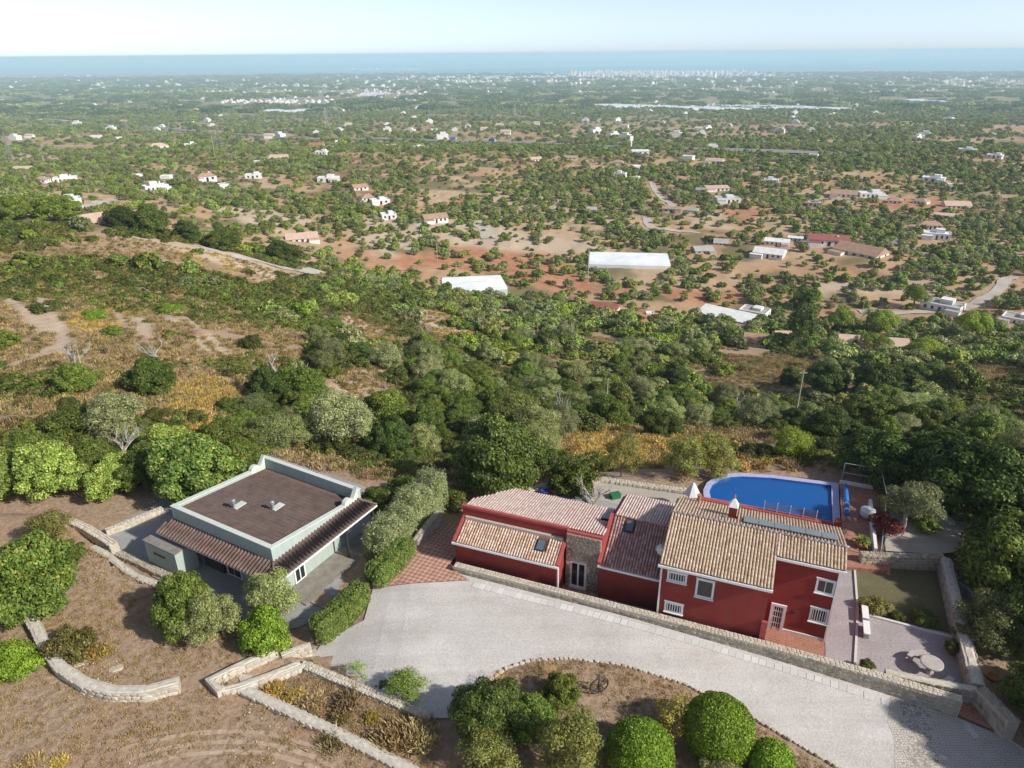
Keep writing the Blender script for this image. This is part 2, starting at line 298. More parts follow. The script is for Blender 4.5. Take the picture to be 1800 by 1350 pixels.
MT['olive'] = L_('olive_leaf', c4(.085, .11, .055), c4(.20, .24, .13), c4(.30, .33, .21))
MT['greyolive'] = L_('silver_olive_leaf', c4(.09, .11, .07), c4(.21, .24, .16), c4(.34, .36, .27))
MT['dark'+'leaf'] = L_('dark_leaf', c4(.026, .048, .014), c4(.068, .108, .030), c4(.13, .165, .05))
MT['bright'] = L_('bright_leaf', c4(.05, .11, .012), c4(.14, .24, .03), c4(.24, .33, .06), vary=.15)
MT['yellow'] = L_('yellow_leaf', c4(.16, .17, .04), c4(.34, .33, .09), c4(.42, .38, .12))
MT['feather'] = L_('feathery_leaf', c4(.085, .10, .035), c4(.185, .205, .075), c4(.26, .26, .11))
MT['pine'] = L_('pine_needle', c4(.07, .12, .018), c4(.17, .24, .04), c4(.24, .28, .06))
MT['dry'] = L_('dry_brush', c4(.155, .115, .072), c4(.27, .205, .135), c4(.34, .27, .18), transl=.1)
MT['drygold'] = L_('dry_gold_brush', c4(.23, .17, .06), c4(.40, .30, .125), c4(.26, .25, .10), transl=.1)
MT['drygrey'] = L_('grey_twigs', c4(.13, .105, .08), c4(.27, .22, .17), c4(.34, .25, .15), transl=.05)
MT['orange'] = L_('autumn_leaf', c4(.40, .22, .09), c4(.56, .36, .16), None)
MT['flower'] = L_('magenta_flower', c4(.045, .07, .02), c4(.26, .04, .075), c4(.34, .07, .11))
MT['palm'] = L_('palm_leaf', c4(.05, .085, .02), c4(.12, .17, .045), None)
def ground_mat():
    m, t, b = newmat('dry_ground'); b.inputs['Roughness'].default_value = .97; b.inputs['Specular IOR Level'].default_value = .1
    tc = node(t, 'ShaderNodeTexCoord'); co = tc.outputs['Object']
    at = lambda n: node(t, 'ShaderNodeAttribute', attribute_name=n).outputs['Fac']
    nf = noise(t, 3.2, 8, .72, co); nm = noise(t, .16, 6, .65, co); nl = noise(t, .012, 5, .6, co); ns = noise(t, 22, 4, .7, co)
    c = ramp(t, nf.outputs[0], [(.28, c4(.20, .135, .09)), (.45, c4(.32, .23, .155)), (.6, c4(.42, .32, .225)), (.75, c4(.52, .43, .33))])
    c = mixc(t, mth(t, 'MULTIPLY', ramp(t, nm.outputs[0], [(.42, c4(0, 0, 0)), (.62, c4(1, 1, 1))]), .65), c, ramp(t, nf.outputs[0], [(.3, c4(.28, .165, .10)), (.7, c4(.43, .285, .18))]))
    c = mixc(t, mth(t, 'MULTIPLY', ramp(t, ns.outputs[0], [(.60, c4(0, 0, 0)), (.72, c4(1, 1, 1))]), .35), c, c4(.60, .54, .45))
    plainc = ramp(t, nl.outputs[0], [(.36, c4(.52, .39, .26)), (.50, c4(.49, .33, .20)), (.66, c4(.46, .25, .14))])
    plainc = mixc(t, .5, plainc, ramp(t, nm.outputs[0], [(.3, c4(.6, .56, .5)), (.7, c4(1.15, 1.12, 1.08))]), 'MULTIPLY')
    c = mixc(t, at('plain'), c, plainc)
    farc = ramp(t, noise(t, .02, 6, .75, co).outputs[0], [(.34, c4(.11, .13, .065)), (.50, c4(.20, .19, .10)), (.62, c4(.42, .33, .22))])
    c = mixc(t, at('far'), c, farc)
    redc = ramp(t, nm.outputs[0], [(.3, c4(.38, .155, .08)), (.7, c4(.50, .27, .16))]); c = mixc(t, at('red'), c, redc)
    palec = ramp(t, nf.outputs[0], [(.3, c4(.42, .315, .215)), (.7, c4(.58, .47, .35))]); c = mixc(t, at('pale'), c, palec)
    gr = ramp(t, nf.outputs[0], [(.3, c4(.07, .08, .03)), (.7, c4(.19, .17, .075))]); c = mixc(t, at('green'), c, gr)
    t.links.new(c, b.inputs['Base Color']); bump(t, b, nf.outputs[0], .8, .12); return m
MT['ground'] = ground_mat()

# ------------------------------------------------------------------ mesh helpers
class MB:
    def __init__(s): s.v = []; s.f = []; s.m = []
    def add(s, vs, fs, mi=0):
        o = len(s.v); s.v += [tuple(map(float, p)) for p in vs]; s.f += [tuple(i + o for i in f) for f in fs]; s.m += [mi] * len(fs); return s
    def box(s, a, b, mi=0, M=None):
        x0, y0, z0 = a; x1, y1, z1 = b
        vs = [(x0, y0, z0), (x1, y0, z0), (x1, y1, z0), (x0, y1, z0), (x0, y0, z1), (x1, y0, z1), (x1, y1, z1), (x0, y1, z1)]
        if M is not None: vs = [M @ Vector(p) for p in vs]
        return s.add(vs, [(0, 3, 2, 1), (4, 5, 6, 7), (0, 1, 5, 4), (1, 2, 6, 5), (2, 3, 7, 6), (3, 0, 4, 7)], mi)
    def prism(s, poly, z0, z1, mi=0):
        n = len(poly); Z0 = z0 if hasattr(z0, '__len__') else [z0] * n; Z1 = z1 if hasattr(z1, '__len__') else [z1] * n
        a = 0.5 * sum(poly[i][0] * poly[(i + 1) % n][1] - poly[(i + 1) % n][0] * poly[i][1] for i in range(n))
        if a < 0: poly = poly[::-1]; Z0 = list(Z0)[::-1]; Z1 = list(Z1)[::-1]
        vs = [(p[0], p[1], z) for p, z in zip(poly, Z0)] + [(p[0], p[1], z) for p, z in zip(poly, Z1)]
        return s.add(vs, [tuple(range(n))[::-1], tuple(range(n, 2 * n))] + [(i, (i + 1) % n, n + (i + 1) % n, n + i) for i in range(n)], mi)
    def tube(s, pts, rad, n=6, mi=0):
        P = [Vector(tuple(map(float, p))) for p in pts]; R = rad if hasattr(rad, '__len__') else [rad] * len(P); o = []
        for i, p in enumerate(P):
            d = (P[min(i + 1, len(P) - 1)] - P[max(i - 1, 0)]).normalized(); a = d.orthogonal().normalized(); b = d.cross(a)
            o += [p + (a * math.cos(k * 6.2832 / n) + b * math.sin(k * 6.2832 / n)) * R[i] for k in range(n)]
        fs = [(i * n + k, i * n + (k + 1) % n, (i + 1) * n + (k + 1) % n, (i + 1) * n + k) for i in range(len(P) - 1) for k in range(n)]
        return s.add(o, fs + [tuple(range(n))[::-1], tuple(range((len(P) - 1) * n, len(P) * n))], mi)
    def lathe(s, prof, c=(0, 0, 0), n=14, mi=0):
        o = [(c[0] + r * math.cos(k * 6.2832 / n), c[1] + r * math.sin(k * 6.2832 / n), c[2] + z) for r, z in prof for k in range(n)]
        fs = [(i * n + k, i * n + (k + 1) % n, (i + 1) * n + (k + 1) % n, (i + 1) * n + k) for i in range(len(prof) - 1) for k in range(n)]
        return s.add(o, fs + [tuple(range(n))[::-1], tuple(range((len(prof) - 1) * n, len(prof) * n))], mi)
    def mesh(s, name, mats, smooth=False):
        me = bpy.data.meshes.new(name); me.from_pydata(s.v, [], s.f)
        for m in (mats if isinstance(mats, (list, tuple)) else [mats]): me.materials.append(MT[m] if isinstance(m, str) else m)
        if any(s.m): me.polygons.foreach_set('material_index', s.m)
        if smooth: me.polygons.foreach_set('use_smooth', [True] * len(s.f))
        me.update(); return me
    def obj(s, name, mats, parent=None, smooth=False, **kw): return link(name, s.mesh(name, mats, smooth), parent, **kw)
def link(name, me, parent=None, loc=None, rot=None, scale=None, **kw):
    o = bpy.data.objects.new(name, me); COL.objects.link(o)
    if parent is not None: o.parent = parent
    if loc is not None: o.location = tuple(map(float, loc))
    if rot is not None: o.rotation_euler = rot if hasattr(rot, '__len__') else (0, 0, rot)
    if scale is not None: o.scale = scale if hasattr(scale, '__len__') else (scale,) * 3
    for k, v in kw.items(): o[k] = v
    return o
def thing(name, label, cat, loc=(0, 0, 0), rot=0, group=None):
    o = link(name, None, None, loc, rot); o['label'] = label; o['category'] = cat
    if group: o['group'] = group
    return o
def fast_mesh(name, V, Fq, mats, smooth=False):
    """vertices (n,3) and faces (m,k) as arrays"""
    V = np.ascontiguousarray(V, np.float32); Fq = np.ascontiguousarray(Fq, np.int32); me = bpy.data.meshes.new(name); k = Fq.shape[1]
    me.vertices.add(len(V)); me.vertices.foreach_set('co', V.ravel()); me.loops.add(Fq.size); me.loops.foreach_set('vertex_index', Fq.ravel())
    me.polygons.add(len(Fq)); me.polygons.foreach_set('loop_start', np.arange(0, Fq.size, k, dtype=np.int32))
    if smooth: me.polygons.foreach_set('use_smooth', np.ones(len(Fq), bool))
    for m in (mats if isinstance(mats, (list, tuple)) else [mats]): me.materials.append(MT[m] if isinstance(m, str) else m)
    me.update(calc_edges=True); me.validate(); return me

# ------------------------------------------------------------------ the ground, one sheet to the sea
def axis(lo, hi, step, growth, end_lo, end_hi):
    c = list(np.arange(lo, hi + 1e-6, step)); s = step; x = hi
    while x < end_hi: s *= growth; x += s; c.append(x)
    s = step; x = lo; L = []
    while x > end_lo: s *= growth; x -= s; L.append(x)
    return np.array(L[::-1] + c)
GX = axis(-52, 52, .9, 1.021, -14000, 14000); GY = axis(-30, 76, .8, 1.0125, -60, 13500)
XX, YY = np.meshgrid(GX, GY); ZZ = hgt(XX, YY)
nx, ny = len(GX), len(GY)
idx = np.arange(nx * ny).reshape(ny, nx)
quads = np.stack([idx[:-1, :-1], idx[:-1, 1:], idx[1:, 1:], idx[1:, :-1]], -1).reshape(-1, 4)
gme = fast_mesh('ground', np.stack([XX, YY, ZZ], -1).reshape(-1, 3), quads, 'ground', True)
ground = link('ground', gme, kind='structure')
RED = [[(690, 452), (770, 440), (850, 430), (950, 440), (1000, 465), (1015, 498), (960, 505), (880, 478), (800, 470), (700, 470)], [(945, 488), (1060, 492), (1050, 510), (950, 506)],
       [(1150, 505), (1310, 512), (1310, 535), (1170, 530)], [(1275, 372), (1370, 358), (1365, 385), (1300, 392)], [(780, 345), (850, 352), (850, 366), (780, 362)],
       [(1070, 545), (1150, 552), (1150, 575), (1090, 570)], [(1060, 505), (1110, 508), (1110, 520), (1060, 520)], [(1500, 345), (1700, 355), (1690, 372), (1510, 365)], [(1590, 228), (1690, 232), (1680, 242), (1600, 238)], [(380, 190), (470, 192), (470, 196), (380, 195)]]
PALE = [[(200, 408), (300, 425), (400, 440), (500, 480), (480, 487), (380, 462), (250, 432)], [(590, 555), (640, 560), (745, 602), (720, 612), (640, 598), (600, 580)], [(715, 558), (800, 572), (845, 590), (830, 597), (760, 588)],
        [(0, 348), (60, 352), (150, 375), (100, 388), (0, 372)], [(380, 360), (560, 378), (560, 396), (440, 392)], [(640, 380), (760, 400), (740, 425), (690, 450), (640, 440)], [(810, 385), (1000, 420), (1060, 440), (900, 440), (760, 418)], [(1200, 345), (1280, 400), (1210, 400)],
        [(1390, 535), (1420, 500), (1560, 490), (1660, 500), (1640, 512), (1500, 515)], [(560, 690), (660, 640), (700, 640), (640, 700)], [(1420, 220), (1500, 228), (1480, 240), (1420, 236)], [(10, 265), (110, 270), (100, 280), (10, 280)], [(1560, 930), (1740, 905), (1750, 940), (1660, 960)], [(960, 235), (1160, 245), (1150, 252), (980, 246)]]
TRACKS = [([(45, 505), (85, 540), (110, 590), (105, 620)], .9), ([(10, 520), (60, 560), (80, 580)], 1.2), ([(275, 512), (330, 560), (385, 610), (455, 668)], .6), ([(300, 512), (345, 545), (405, 580)], .5), ([(265, 540), (310, 565)], .9), ([(245, 560), (258, 590)], 1.2),
          ([(0, 650), (60, 630), (110, 600)], .8), ([(30, 500), (50, 505)], 1.6), ([(170, 540), (200, 545), (230, 580)], .7), ([(340, 590), (400, 640)], .6)]
gx, gy = XX.ravel(), YY.ravel()
def blur_mask(pw, soft):
    x0, y0 = pw[:, :2].min(0) - soft * 3; x1, y1 = pw[:, :2].max(0) + soft * 3
    m = np.where((gx > x0) & (gx < x1) & (gy > y0) & (gy < y1))[0]
    d = sdf(pw, gx[m], gy[m]) + (fnoise(gx[m], gy[m], soft * 4) - .5) * soft * 4; return m, 1 - sstep(-soft, soft, d)
A = {k: np.zeros(nx * ny, np.float32) for k in ('plain', 'far', 'red', 'pale', 'green')}
RED_W = [np.array(gpl(p)) for p in RED]; PALE_W = [np.array(gpl(p)) for p in PALE]
for key, L in (('red', RED_W), ('pale', PALE_W)):
    for pw in L:
        soft = np.clip(np.hypot(*pw[:, :2].mean(0)) * .012, .6, 12); m, k = blur_mask(pw, soft); A[key][m] = np.maximum(A[key][m], k)
def pline_d(L, X, Y):
    d = np.full(X.shape, 1e9)
    for a, b in zip(L[:-1], L[1:]):
        e = (b - a)[:2]; k = np.clip(((X - a[0]) * e[0] + (Y - a[1]) * e[1]) / (e @ e + 1e-9), 0, 1); d = np.minimum(d, np.hypot(X - a[0] - k * e[0], Y - a[1] - k * e[1]))
    return d
hm = np.where((gy > 40) & (gy < 260) & (np.abs(gx) < 200))[0]
for L, wd in TRACKS:
    k = 1 - sstep(wd * .4, wd * 1.3, pline_d(gpl(L), gx[hm], gy[hm]) + (fnoise(gx[hm], gy[hm], 3) - .5) * wd); A['pale'][hm] = np.maximum(A['pale'][hm], k)
A['pale'] = np.maximum(A['pale'], (sstep(.62, .74, fnoise(gx, gy, 17)) * sstep(48, 60, gy) * (1 - sstep(150, 200, gy)) * .7).astype(np.float32))
A['plain'] = sstep(150, 230, gy + (fnoise(gx, gy, 60) - .5) * 60).astype(np.float32)
A['far'] = sstep(900, 2000, gy + (fnoise(gx, gy, 300) - .5) * 500).astype(np.float32) * .8
A['green'] = (sstep(.5, .66, fnoise(gx + 500, gy, 22)) * sstep(46, 70, gy) * (1 - sstep(700, 1400, gy)) * .8).astype(np.float32)
A['green'] *= (1 - np.maximum(A['red'], A['pale']))
for k, a in A.items():
    at = gme.attributes.new(k, 'FLOAT', 'POINT'); at.data.foreach_set('value', a.astype(np.float32))

# sea, barrier islands, mud flats
B = MB().add([(-90000, 3000, SEA), (90000, 3000, SEA), (90000, 100000, SEA), (-90000, 100000, SEA)], [(0, 1, 2, 3)]); B.obj('sea', 'seawater', kind='structure')
MT['sand'] = plain('sand_bar', c4(.56, .48, .38), c4(.66, .58, .47), .004, .95); MT['mud'] = plain('mud_flat', c4(.34, .27, .22), c4(.42, .35, .28), .003, .95)
def islet(x0, x1, y0, y1, th, m, name='sand_bar'):
    n = 24; top = []; bot = []
    for i in range(n + 1):
        k = i / n; x = x0 + (x1 - x0) * k; y = y0 + (y1 - y0) * k; e = th * (math.sin(math.pi * min(max(k, .02), .98)) ** .4) * (.7 + .6 * random.random())
        top.append(pz(x, y - e * .5, SEA + .4)); bot.append(pz(x, y + e * .5, SEA + .4))
    poly = [(p[0], p[1]) for p in bot + top[::-1]]; MB().prism(poly, SEA - 2, SEA + 1.5).obj(name, m, kind='structure')
islet(430, 760, 124, 121, 1.6, 'sand'); islet(750, 1120, 120, 114, 1.4, 'sand'); islet(1120, 1265, 114, 112, 1.3, 'sand'); islet(1360, 1425, 111, 109.5, 1.1, 'sand'); islet(1485, 1560, 106.5, 105, 1.2, 'sand')
islet(-60, 480, 130.5, 126, 2.2, 'mud', 'mud_flat'); islet(1230, 1900, 127, 120, 2.0, 'mud', 'mud_flat'); islet(1500, 1900, 117.5, 112, 1.2, 'mud', 'mud_flat')

# ------------------------------------------------------------------ roads and paths draped on the ground
def ribbon(name, px, width, m, lift=.06, label=None, step=2.5, world=False):
    P = np.array(px if world else gpl(px))[:, :2]; pts = []
    for i in range(len(P) - 1):
        p0, p1, p2, p3 = P[max(i - 1, 0)], P[i], P[i + 1], P[min(i + 2, len(P) - 1)]; n = max(2, int(np.hypot(*(p2 - p1)) / step))
        for k in np.linspace(0, 1, n, endpoint=False): pts.append(.5 * (2 * p1 + (p2 - p0) * k + (2 * p0 - 5 * p1 + 4 * p2 - p3) * k * k + (3 * p1 - p0 - 3 * p2 + p3) * k ** 3))
    pts.append(P[-1]); pts = np.array(pts); d = np.gradient(pts, axis=0); d /= np.linalg.norm(d, axis=1)[:, None] + 1e-9; nrm = np.stack([-d[:, 1], d[:, 0]], 1)
    jit = .85 + .3 * RNG.random(len(pts)); offs = (-.5, -.17, .17, .5); V = []
    for o in offs:
        q = pts + nrm * (o * width * jit)[:, None]; V.append(np.c_[q, hgt(q[:, 0], q[:, 1])])
    zc = np.max([v[:, 2] for v in V], 0) if width > 6 else None
    for v in V: v[:, 2] = (zc if zc is not None else v[:, 2]) + lift
    n = len(pts); Fq = [(a * n + i, a * n + i + 1, (a + 1) * n + i + 1, (a + 1) * n + i) for a in range(3) for i in range(n - 1)]
    Fq = [f[::-1] for f in Fq]
    o = link(name, fast_mesh(name, np.concatenate(V), np.array(Fq), m), kind='structure'); return pts
HW = ribbon('highway', [(-60, 200), (100, 211), (200, 221), (330, 231), (450, 239), (560, 246), (700, 246), (800, 250), (1000, 256), (1200, 263), (1400, 269), (1600, 274)], 20, 'asphalt', 1.2, step=25)
ribbon('link_road', [(515, 240), (545, 238), (575, 235), (605, 231)], 12, 'asphalt', 1.5, step=20)
ribbon('lane', [(350, 432), (395, 448), (450, 458), (500, 472), (545, 478), (556, 474)], 4.2, 'track', .15)
ribbon('lane', [(145, 368), (170, 360), (200, 349)], 5, 'track', .2)
ribbon('lane', [(1145, 320), (1160, 345), (1180, 360), (1175, 375)], 4.5, 'track', .25); ribbon('lane', [(1135, 382), (1145, 400), (1180, 405), (1230, 410)], 4.5, 'track', .25)
ribbon('lane', [(1790, 490), (1770, 490), (1755, 510), (1720, 530), (1690, 545), (1600, 550), (1510, 548)], 4.5, 'track', .25)
ribbon('lane', [(1630, 450), (1580, 430), (1570, 420)], 5, 'asphalt', .25); ribbon('lane', [(715, 440), (745, 415), (735, 395), (700, 395)], 4, 'track', .2)
ribbon('lane', [(830, 380), (850, 400), (860, 420)], 8, 'track', .2); ribbon('dirt_path', [(1570, 920), (1640, 935), (1700, 918)], 3.2, 'track', .03)

MT['rut'] = plain('worn_straw', c4(.37, .27, .185), c4(.48, .37, .27), 2.5, .97)
for k, (a, b_) in enumerate(((1290, 12), (1308, 16), (1326, 10))): ribbon('wheel_rut', [(215 + k * 14, a + 26), (300, a + 6), (400, a - 4), (480, a + 2), (560, a + 26), (600, a + 50)], .24, 'rut', .012, step=.5)
# ------------------------------------------------------------------ paved and gravelled areas by the houses
def sheet(name, poly, m, dz=.0, zf=None, cell=1.0):
    """a sheet over a polygon whose height follows zf(x, y)"""
    import bmesh
    P = np.array(poly)[:, :2]; bm = bmesh.new(); f = bm.faces.new([bm.verts.new((p[0], p[1], 0)) for p in P]); lo, hi = P.min(0), P.max(0)
    for ax in (0, 1):
        for c in np.arange(lo[ax] + cell, hi[ax], cell):
            co = [0, 0, 0]; co[ax] = c; no = [0, 0, 0]; no[ax] = 1
            bmesh.ops.bisect_plane(bm, geom=bm.verts[:] + bm.edges[:] + bm.faces[:], plane_co=co, plane_no=no)
    V = np.array([v.co for v in bm.verts]); z = zf(V[:, 0], V[:, 1]) if zf else np.zeros(len(V))
    for v, zz in zip(bm.verts, z): v.co.z = float(zz) + dz
    bm.normal_update()
    for f in bm.faces:
        if f.normal.z < 0: f.normal_flip()
    me = bpy.data.meshes.new(name); bm.to_mesh(me); bm.free(); me.materials.append(MT[m]); return link(name, me, kind='structure')
def zgp(x, y, z):  return pz(x, y, z)
def dpz(x, y):                                # pixel on the driveway surface
    z = .5
    for _ in range(6): p = pz(x, y, z); z = float(zdrive(p[0:1], p[1:2])[0])
    return p
DRIVE = [dpz(*p) for p in [(655, 1036), (825, 1020)]] + [hw(-12.3, -.32), hw(-6, -.32), hw(0, -.32), hw(8, -.32), hw(14.9, -.62), hw(17.4, -1.2), hw(24, -6), hw(24, -14)] + [dpz(*p) for p in [(1620, 1480), (1480, 1352), (1330, 1264), (1200, 1199), (1100, 1169), (1000, 1156), (930, 1160), (890, 1174), (850, 1202), (815, 1240), (790, 1262), (764, 1262), (700, 1232), (600, 1185), (552, 1152), (568, 1126), (640, 1090)]]
sheet('gravel_driveway', DRIVE, 'gravel', .0, zdrive, 1.2)
COB = [dpz(*p) for p in [(1566, 1222), (1640, 1252)]] + [hw(14.9, -.66), hw(17.3, -1.25), hw(24, -6.1), hw(23.5, -14)] + [dpz(*p) for p in [(1650, 1480), (1572, 1352), (1572, 1300), (1560, 1268)]]
sheet('cobbled_drive', COB, 'cobble', .006, zdrive, 1.2)
CHK = [dpz(*p) for p in [(655, 1036), (825, 1020)]] + [hw(-12.45, -.2), hw(-13.0, .3), hw(-13.05, 2.4), hw(-12.9, 4.5), hw(-15.2, 5.2), hw(-16.6, 2.6), hw(-17.6, 0.2), hw(-17.5, -2.0)]
sheet('checkered_courtyard', CHK, 'checker', .01, lambda x, y: zdrive(x, y) * (1 - sstep(.5, 5, (x - HO[0]) * HV[0] + (y - HO[1]) * HV[1])) + .02, .8)
sheet('house_gravel_path', [hw(9.15, 0.45), hw(10.55, .45), hw(10.95, 5.8), hw(10.95, 10.5), hw(9.15, 10.6)], 'mauve', .0, lambda x, y: x * 0 + .012)
sheet('mauve_gravel_yard', [hw(10.62, .45), hw(15.9, .35), hw(15.85, 5.55), hw(11.0, 5.55)], 'mauve', .0, lambda x, y: x * 0 + .018)
sheet('lawn', [hw(11.02, 5.7), hw(15.8, 5.7), hw(15.75, 11.2), hw(11.05, 10.0)], 'lawn', .0, lambda x, y: x * 0 + .02)
sheet('entrance_terrace', [hw(5.85, .3), hw(9.12, .3), hw(9.12, 2.43), hw(5.85, 2.43)], 'terracotta', .0, lambda x, y: x * 0 + .03)
sheet('upper_gravel_bed', [hw(12.75, 11.3), hw(15.8, 12.1), hw(19.5, 14.2), hw(20.5, 18.5), hw(16, 20.5), hw(12.9, 17)], 'tangravel', .0, lambda x, y: x * 0 + .75)
sheet('gate_terrace', [hw(15.3, -.55), hw(17.0, -1.0), hw(16.4, .5), hw(14.2, .25)], 'terracotta', .0, lambda x, y: x * 0 + .045)
ps = hw(0, 0)
MB().prism([hw(-.5, 7.0)[:2], hw(13.0, 9.9)[:2], hw(12.9, 19.9)[:2], hw(10.3, 19.9)[:2], hw(10.3, 13.85)[:2], hw(-.5, 13.7)[:2]], -1.5, .3).obj('pool_terrace', 'terracotta', kind='structure')
MB().prism([hw(*p)[:2] for p in ((-12.6, 6.0), (-.2, 7.2), (-.2, 14.4), (-3.9, 14.1), (-6.5, 13.9), (-8.8, 12.4), (-10.8, 11.3), (-12.2, 9.4))], -2.5, .03).obj('rear_gravel', 'tangravel', kind='structure')
MB().prism([hw(*p)[:2] for p in ((-11.5, 6.3), (-1.0, 8.0), (-2.2, 11.2), (-5.5, 11.4), (-8.3, 11.6), (-10.6, 10.6))], -.5, .1).obj('back_terrace', 'yardgravel', kind='structure')
sheet('green_house_yard', [pz(x, y, 0) for x, y in [(170, 938), (285, 880), (470, 800), (655, 860), (700, 900), (655, 985), (600, 1070), (520, 1105), (420, 1090), (300, 1030), (215, 985)]], 'yardgravel', .0, lambda x, y: x * 0 + .025)

# ------------------------------------------------------------------ roof tiles
_a = np.linspace(0, math.pi, 6)
def tile_piece(w, ln):
    r0, r1 = w * .44, w * .36
    lo = np.stack([np.cos(_a) * r0, _a * 0, np.sin(_a) * r0 * .9], 1); up = np.stack([np.cos(_a) * r1, _a * 0 + ln, np.sin(_a) * r1 * .9 - .012], 1); inn = np.stack([np.cos(_a) * r0 * .78, _a * 0, np.sin(_a) * r0 * .68], 1)
    V = np.concatenate([lo, up, inn]); n = 6; Fq = [(i, i + n, i + 1 + n, i + 1) for i in range(5)] + [(i + 2 * n, i, i + 1, i + 1 + 2 * n) for i in range(5)]
    return V, np.array(Fq)
def tile_slope(name, parent, m, s0, s1, qe, ze, qr, k, pitch=.17, ln=.27, skip=None, lift=.02):
    """barrel tiles from the eave (q=qe, z=ze) up to q=qr; k is the slope in z per metre of q, rows climb away from the eave"""
    d = 1 if qr > qe else -1; ang = math.atan(k); step = ln * .82; TV, TF = tile_piece(pitch, ln); L = abs(qr - qe) / math.cos(ang); rows = int(L / step); step = L / max(rows, 1); Vs, Fs = [], []; o = 0
    n = int(round((s1 - s0) / pitch)); pit = (s1 - s0) / n
    for c in range(n):
        x = s0 + (c + .5) * pit; wob = random.uniform(-.006, .006)
        for r in range(rows):
            y = r * step - .05 + random.uniform(-.012, .012)
            if skip and skip(x, qe + d * y * math.cos(ang)): continue
            a = random.uniform(-.02, .02); V = TV * random.uniform(.96, 1.04)
            X = V[:, 0] + wob + a * V[:, 1]; Yl = V[:, 1] + y; Zl = V[:, 2] + lift
            Q = np.stack([x + X, qe + d * (Yl * math.cos(ang) - Zl * math.sin(ang)), ze + Yl * math.sin(ang) + Zl * math.cos(ang)], 1)
            Vs.append(Q); Fs.append((TF if d > 0 else TF[:, ::-1]) + o); o += len(Q)
    return link(name, fast_mesh(name, np.concatenate(Vs), np.concatenate(Fs), m, True), parent, kind='stuff')
def ridge_tiles(name, parent, m, a, b, w=.2, ln=.34):
    a = np.array(a, float); b = np.array(b, float); n = max(1, int(np.linalg.norm(b - a) / (ln * .85))); u = (b - a) / np.linalg.norm(b - a); side = np.cross(u, (0, 0, 1)); side /= np.linalg.norm(side); up = np.cross(side, u)
    TV, TF = tile_piece(w, ln); Vs, Fs = [], []
    for i in range(n):
        p = a + (b - a) * i / n; V = TV * random.uniform(.96, 1.04); Vs.append(p + V[:, :1] * side + V[:, 1:2] * u + V[:, 2:] * up); Fs.append(TF + i * len(TV))
    return link(name, fast_mesh(name, np.concatenate(Vs), np.concatenate(Fs), m, True), parent, kind='stuff')
def slope_slab(mb, s0, s1, qe, ze, qr, zr, th=.1, mi=0):
    vs = [(s0, qe, ze), (s1, qe, ze), (s1, qr, zr), (s0, qr, zr)]; vs = [(x, y, z - th) for x, y, z in vs] + vs
    return mb.add(vs, [(0, 3, 2, 1), (4, 5, 6, 7), (0, 1, 5, 4), (1, 2, 6, 5), (2, 3, 7, 6), (3, 0, 4, 7)], mi)
def skylight(parent, s, q, z, w, l, k, d=1):
    a = math.atan(k) * 1
    M = Matrix.Translation((s, q, z)) @ Matrix.Rotation(a, 4, 'X')
    o = MB().box((-w / 2, -l / 2, .0), (w / 2, l / 2, .10), 0, M).obj('skylight', 'dark', parent)
    MB().box((-w / 2 + .05, -l / 2 + .05, .1), (w / 2 - .05, l / 2 - .05, .115), 0, M).obj('pane', 'skypane', o)
MT['skypane'] = plain('skylight_glass', c4(.10, .14, .19), None, rough=.12, spec=.6)
def window(parent, s0, s1, z0, z1, q, bars=0, panes=1, arch=True, sill=True):
    """white surround on a front wall at q, with an arched head, dark panes behind bars or sashes"""
    mb = MB(); f = .11; t = .045
    mb.box((s0, q - t, z0), (s0 + f, q, z1)); mb.box((s1 - f, q - t, z0), (s1, q, z1)); mb.box((s0 + f, q - t, z0), (s1 - f, q, z0 + f))
    mb.box((s0 + f, q - t, z1 - f), (s1 - f, q, z1))
    if arch: mb.prism([(s0 - .04, q - t - .02), (s1 + .04, q - t - .02), (s1 + .04, q), (s0 - .04, q)], z1 - .002, z1 + .05)
    o = mb.obj('window', 'white', parent)
    W = (s1 - s0 - 2 * f) / panes
    for i in range(panes):
        MB().box((s0 + f + i * W + .015, q - .02, z0 + f), (s0 + f + (i + 1) * W - .015, q - .004, z1 - f)).obj('pane', 'glass', o)
    if panes > 1: MB().box((s0 + f + W - .02, q - .04, z0 + f), (s0 + f + W + .02, q - .003, z1 - f)).obj('sash', 'white', o)
    for i in range(bars):
        x = s0 + f + (i + .5) * (s1 - s0 - 2 * f) / bars; MB().box((x - .017, q - .06, z0 + f), (x + .017, q - .03, z1 - f)).obj('bar', 'white', o)
    if sill: MB().box((s0 - .03, q - .11, z0 - .05), (s1 + .03, q, z0)).obj('sill', 'white', o)
    return o

# ------------------------------------------------------------------ red farmhouse
rh = thing('red_house', 'long red rendered farmhouse with clay tile roofs and a stone-clad doorway', 'house', hw(0, 0), TH)
K = .36; RQ, RZ = 3.43, 5.82
MB().prism([(.12, .4), (5.72, .4), (5.72, 2.43), (9.1, 2.43), (9.1, 6.8), (.12, 6.8)], -.3, 4.55).obj('wall', 'red', rh)
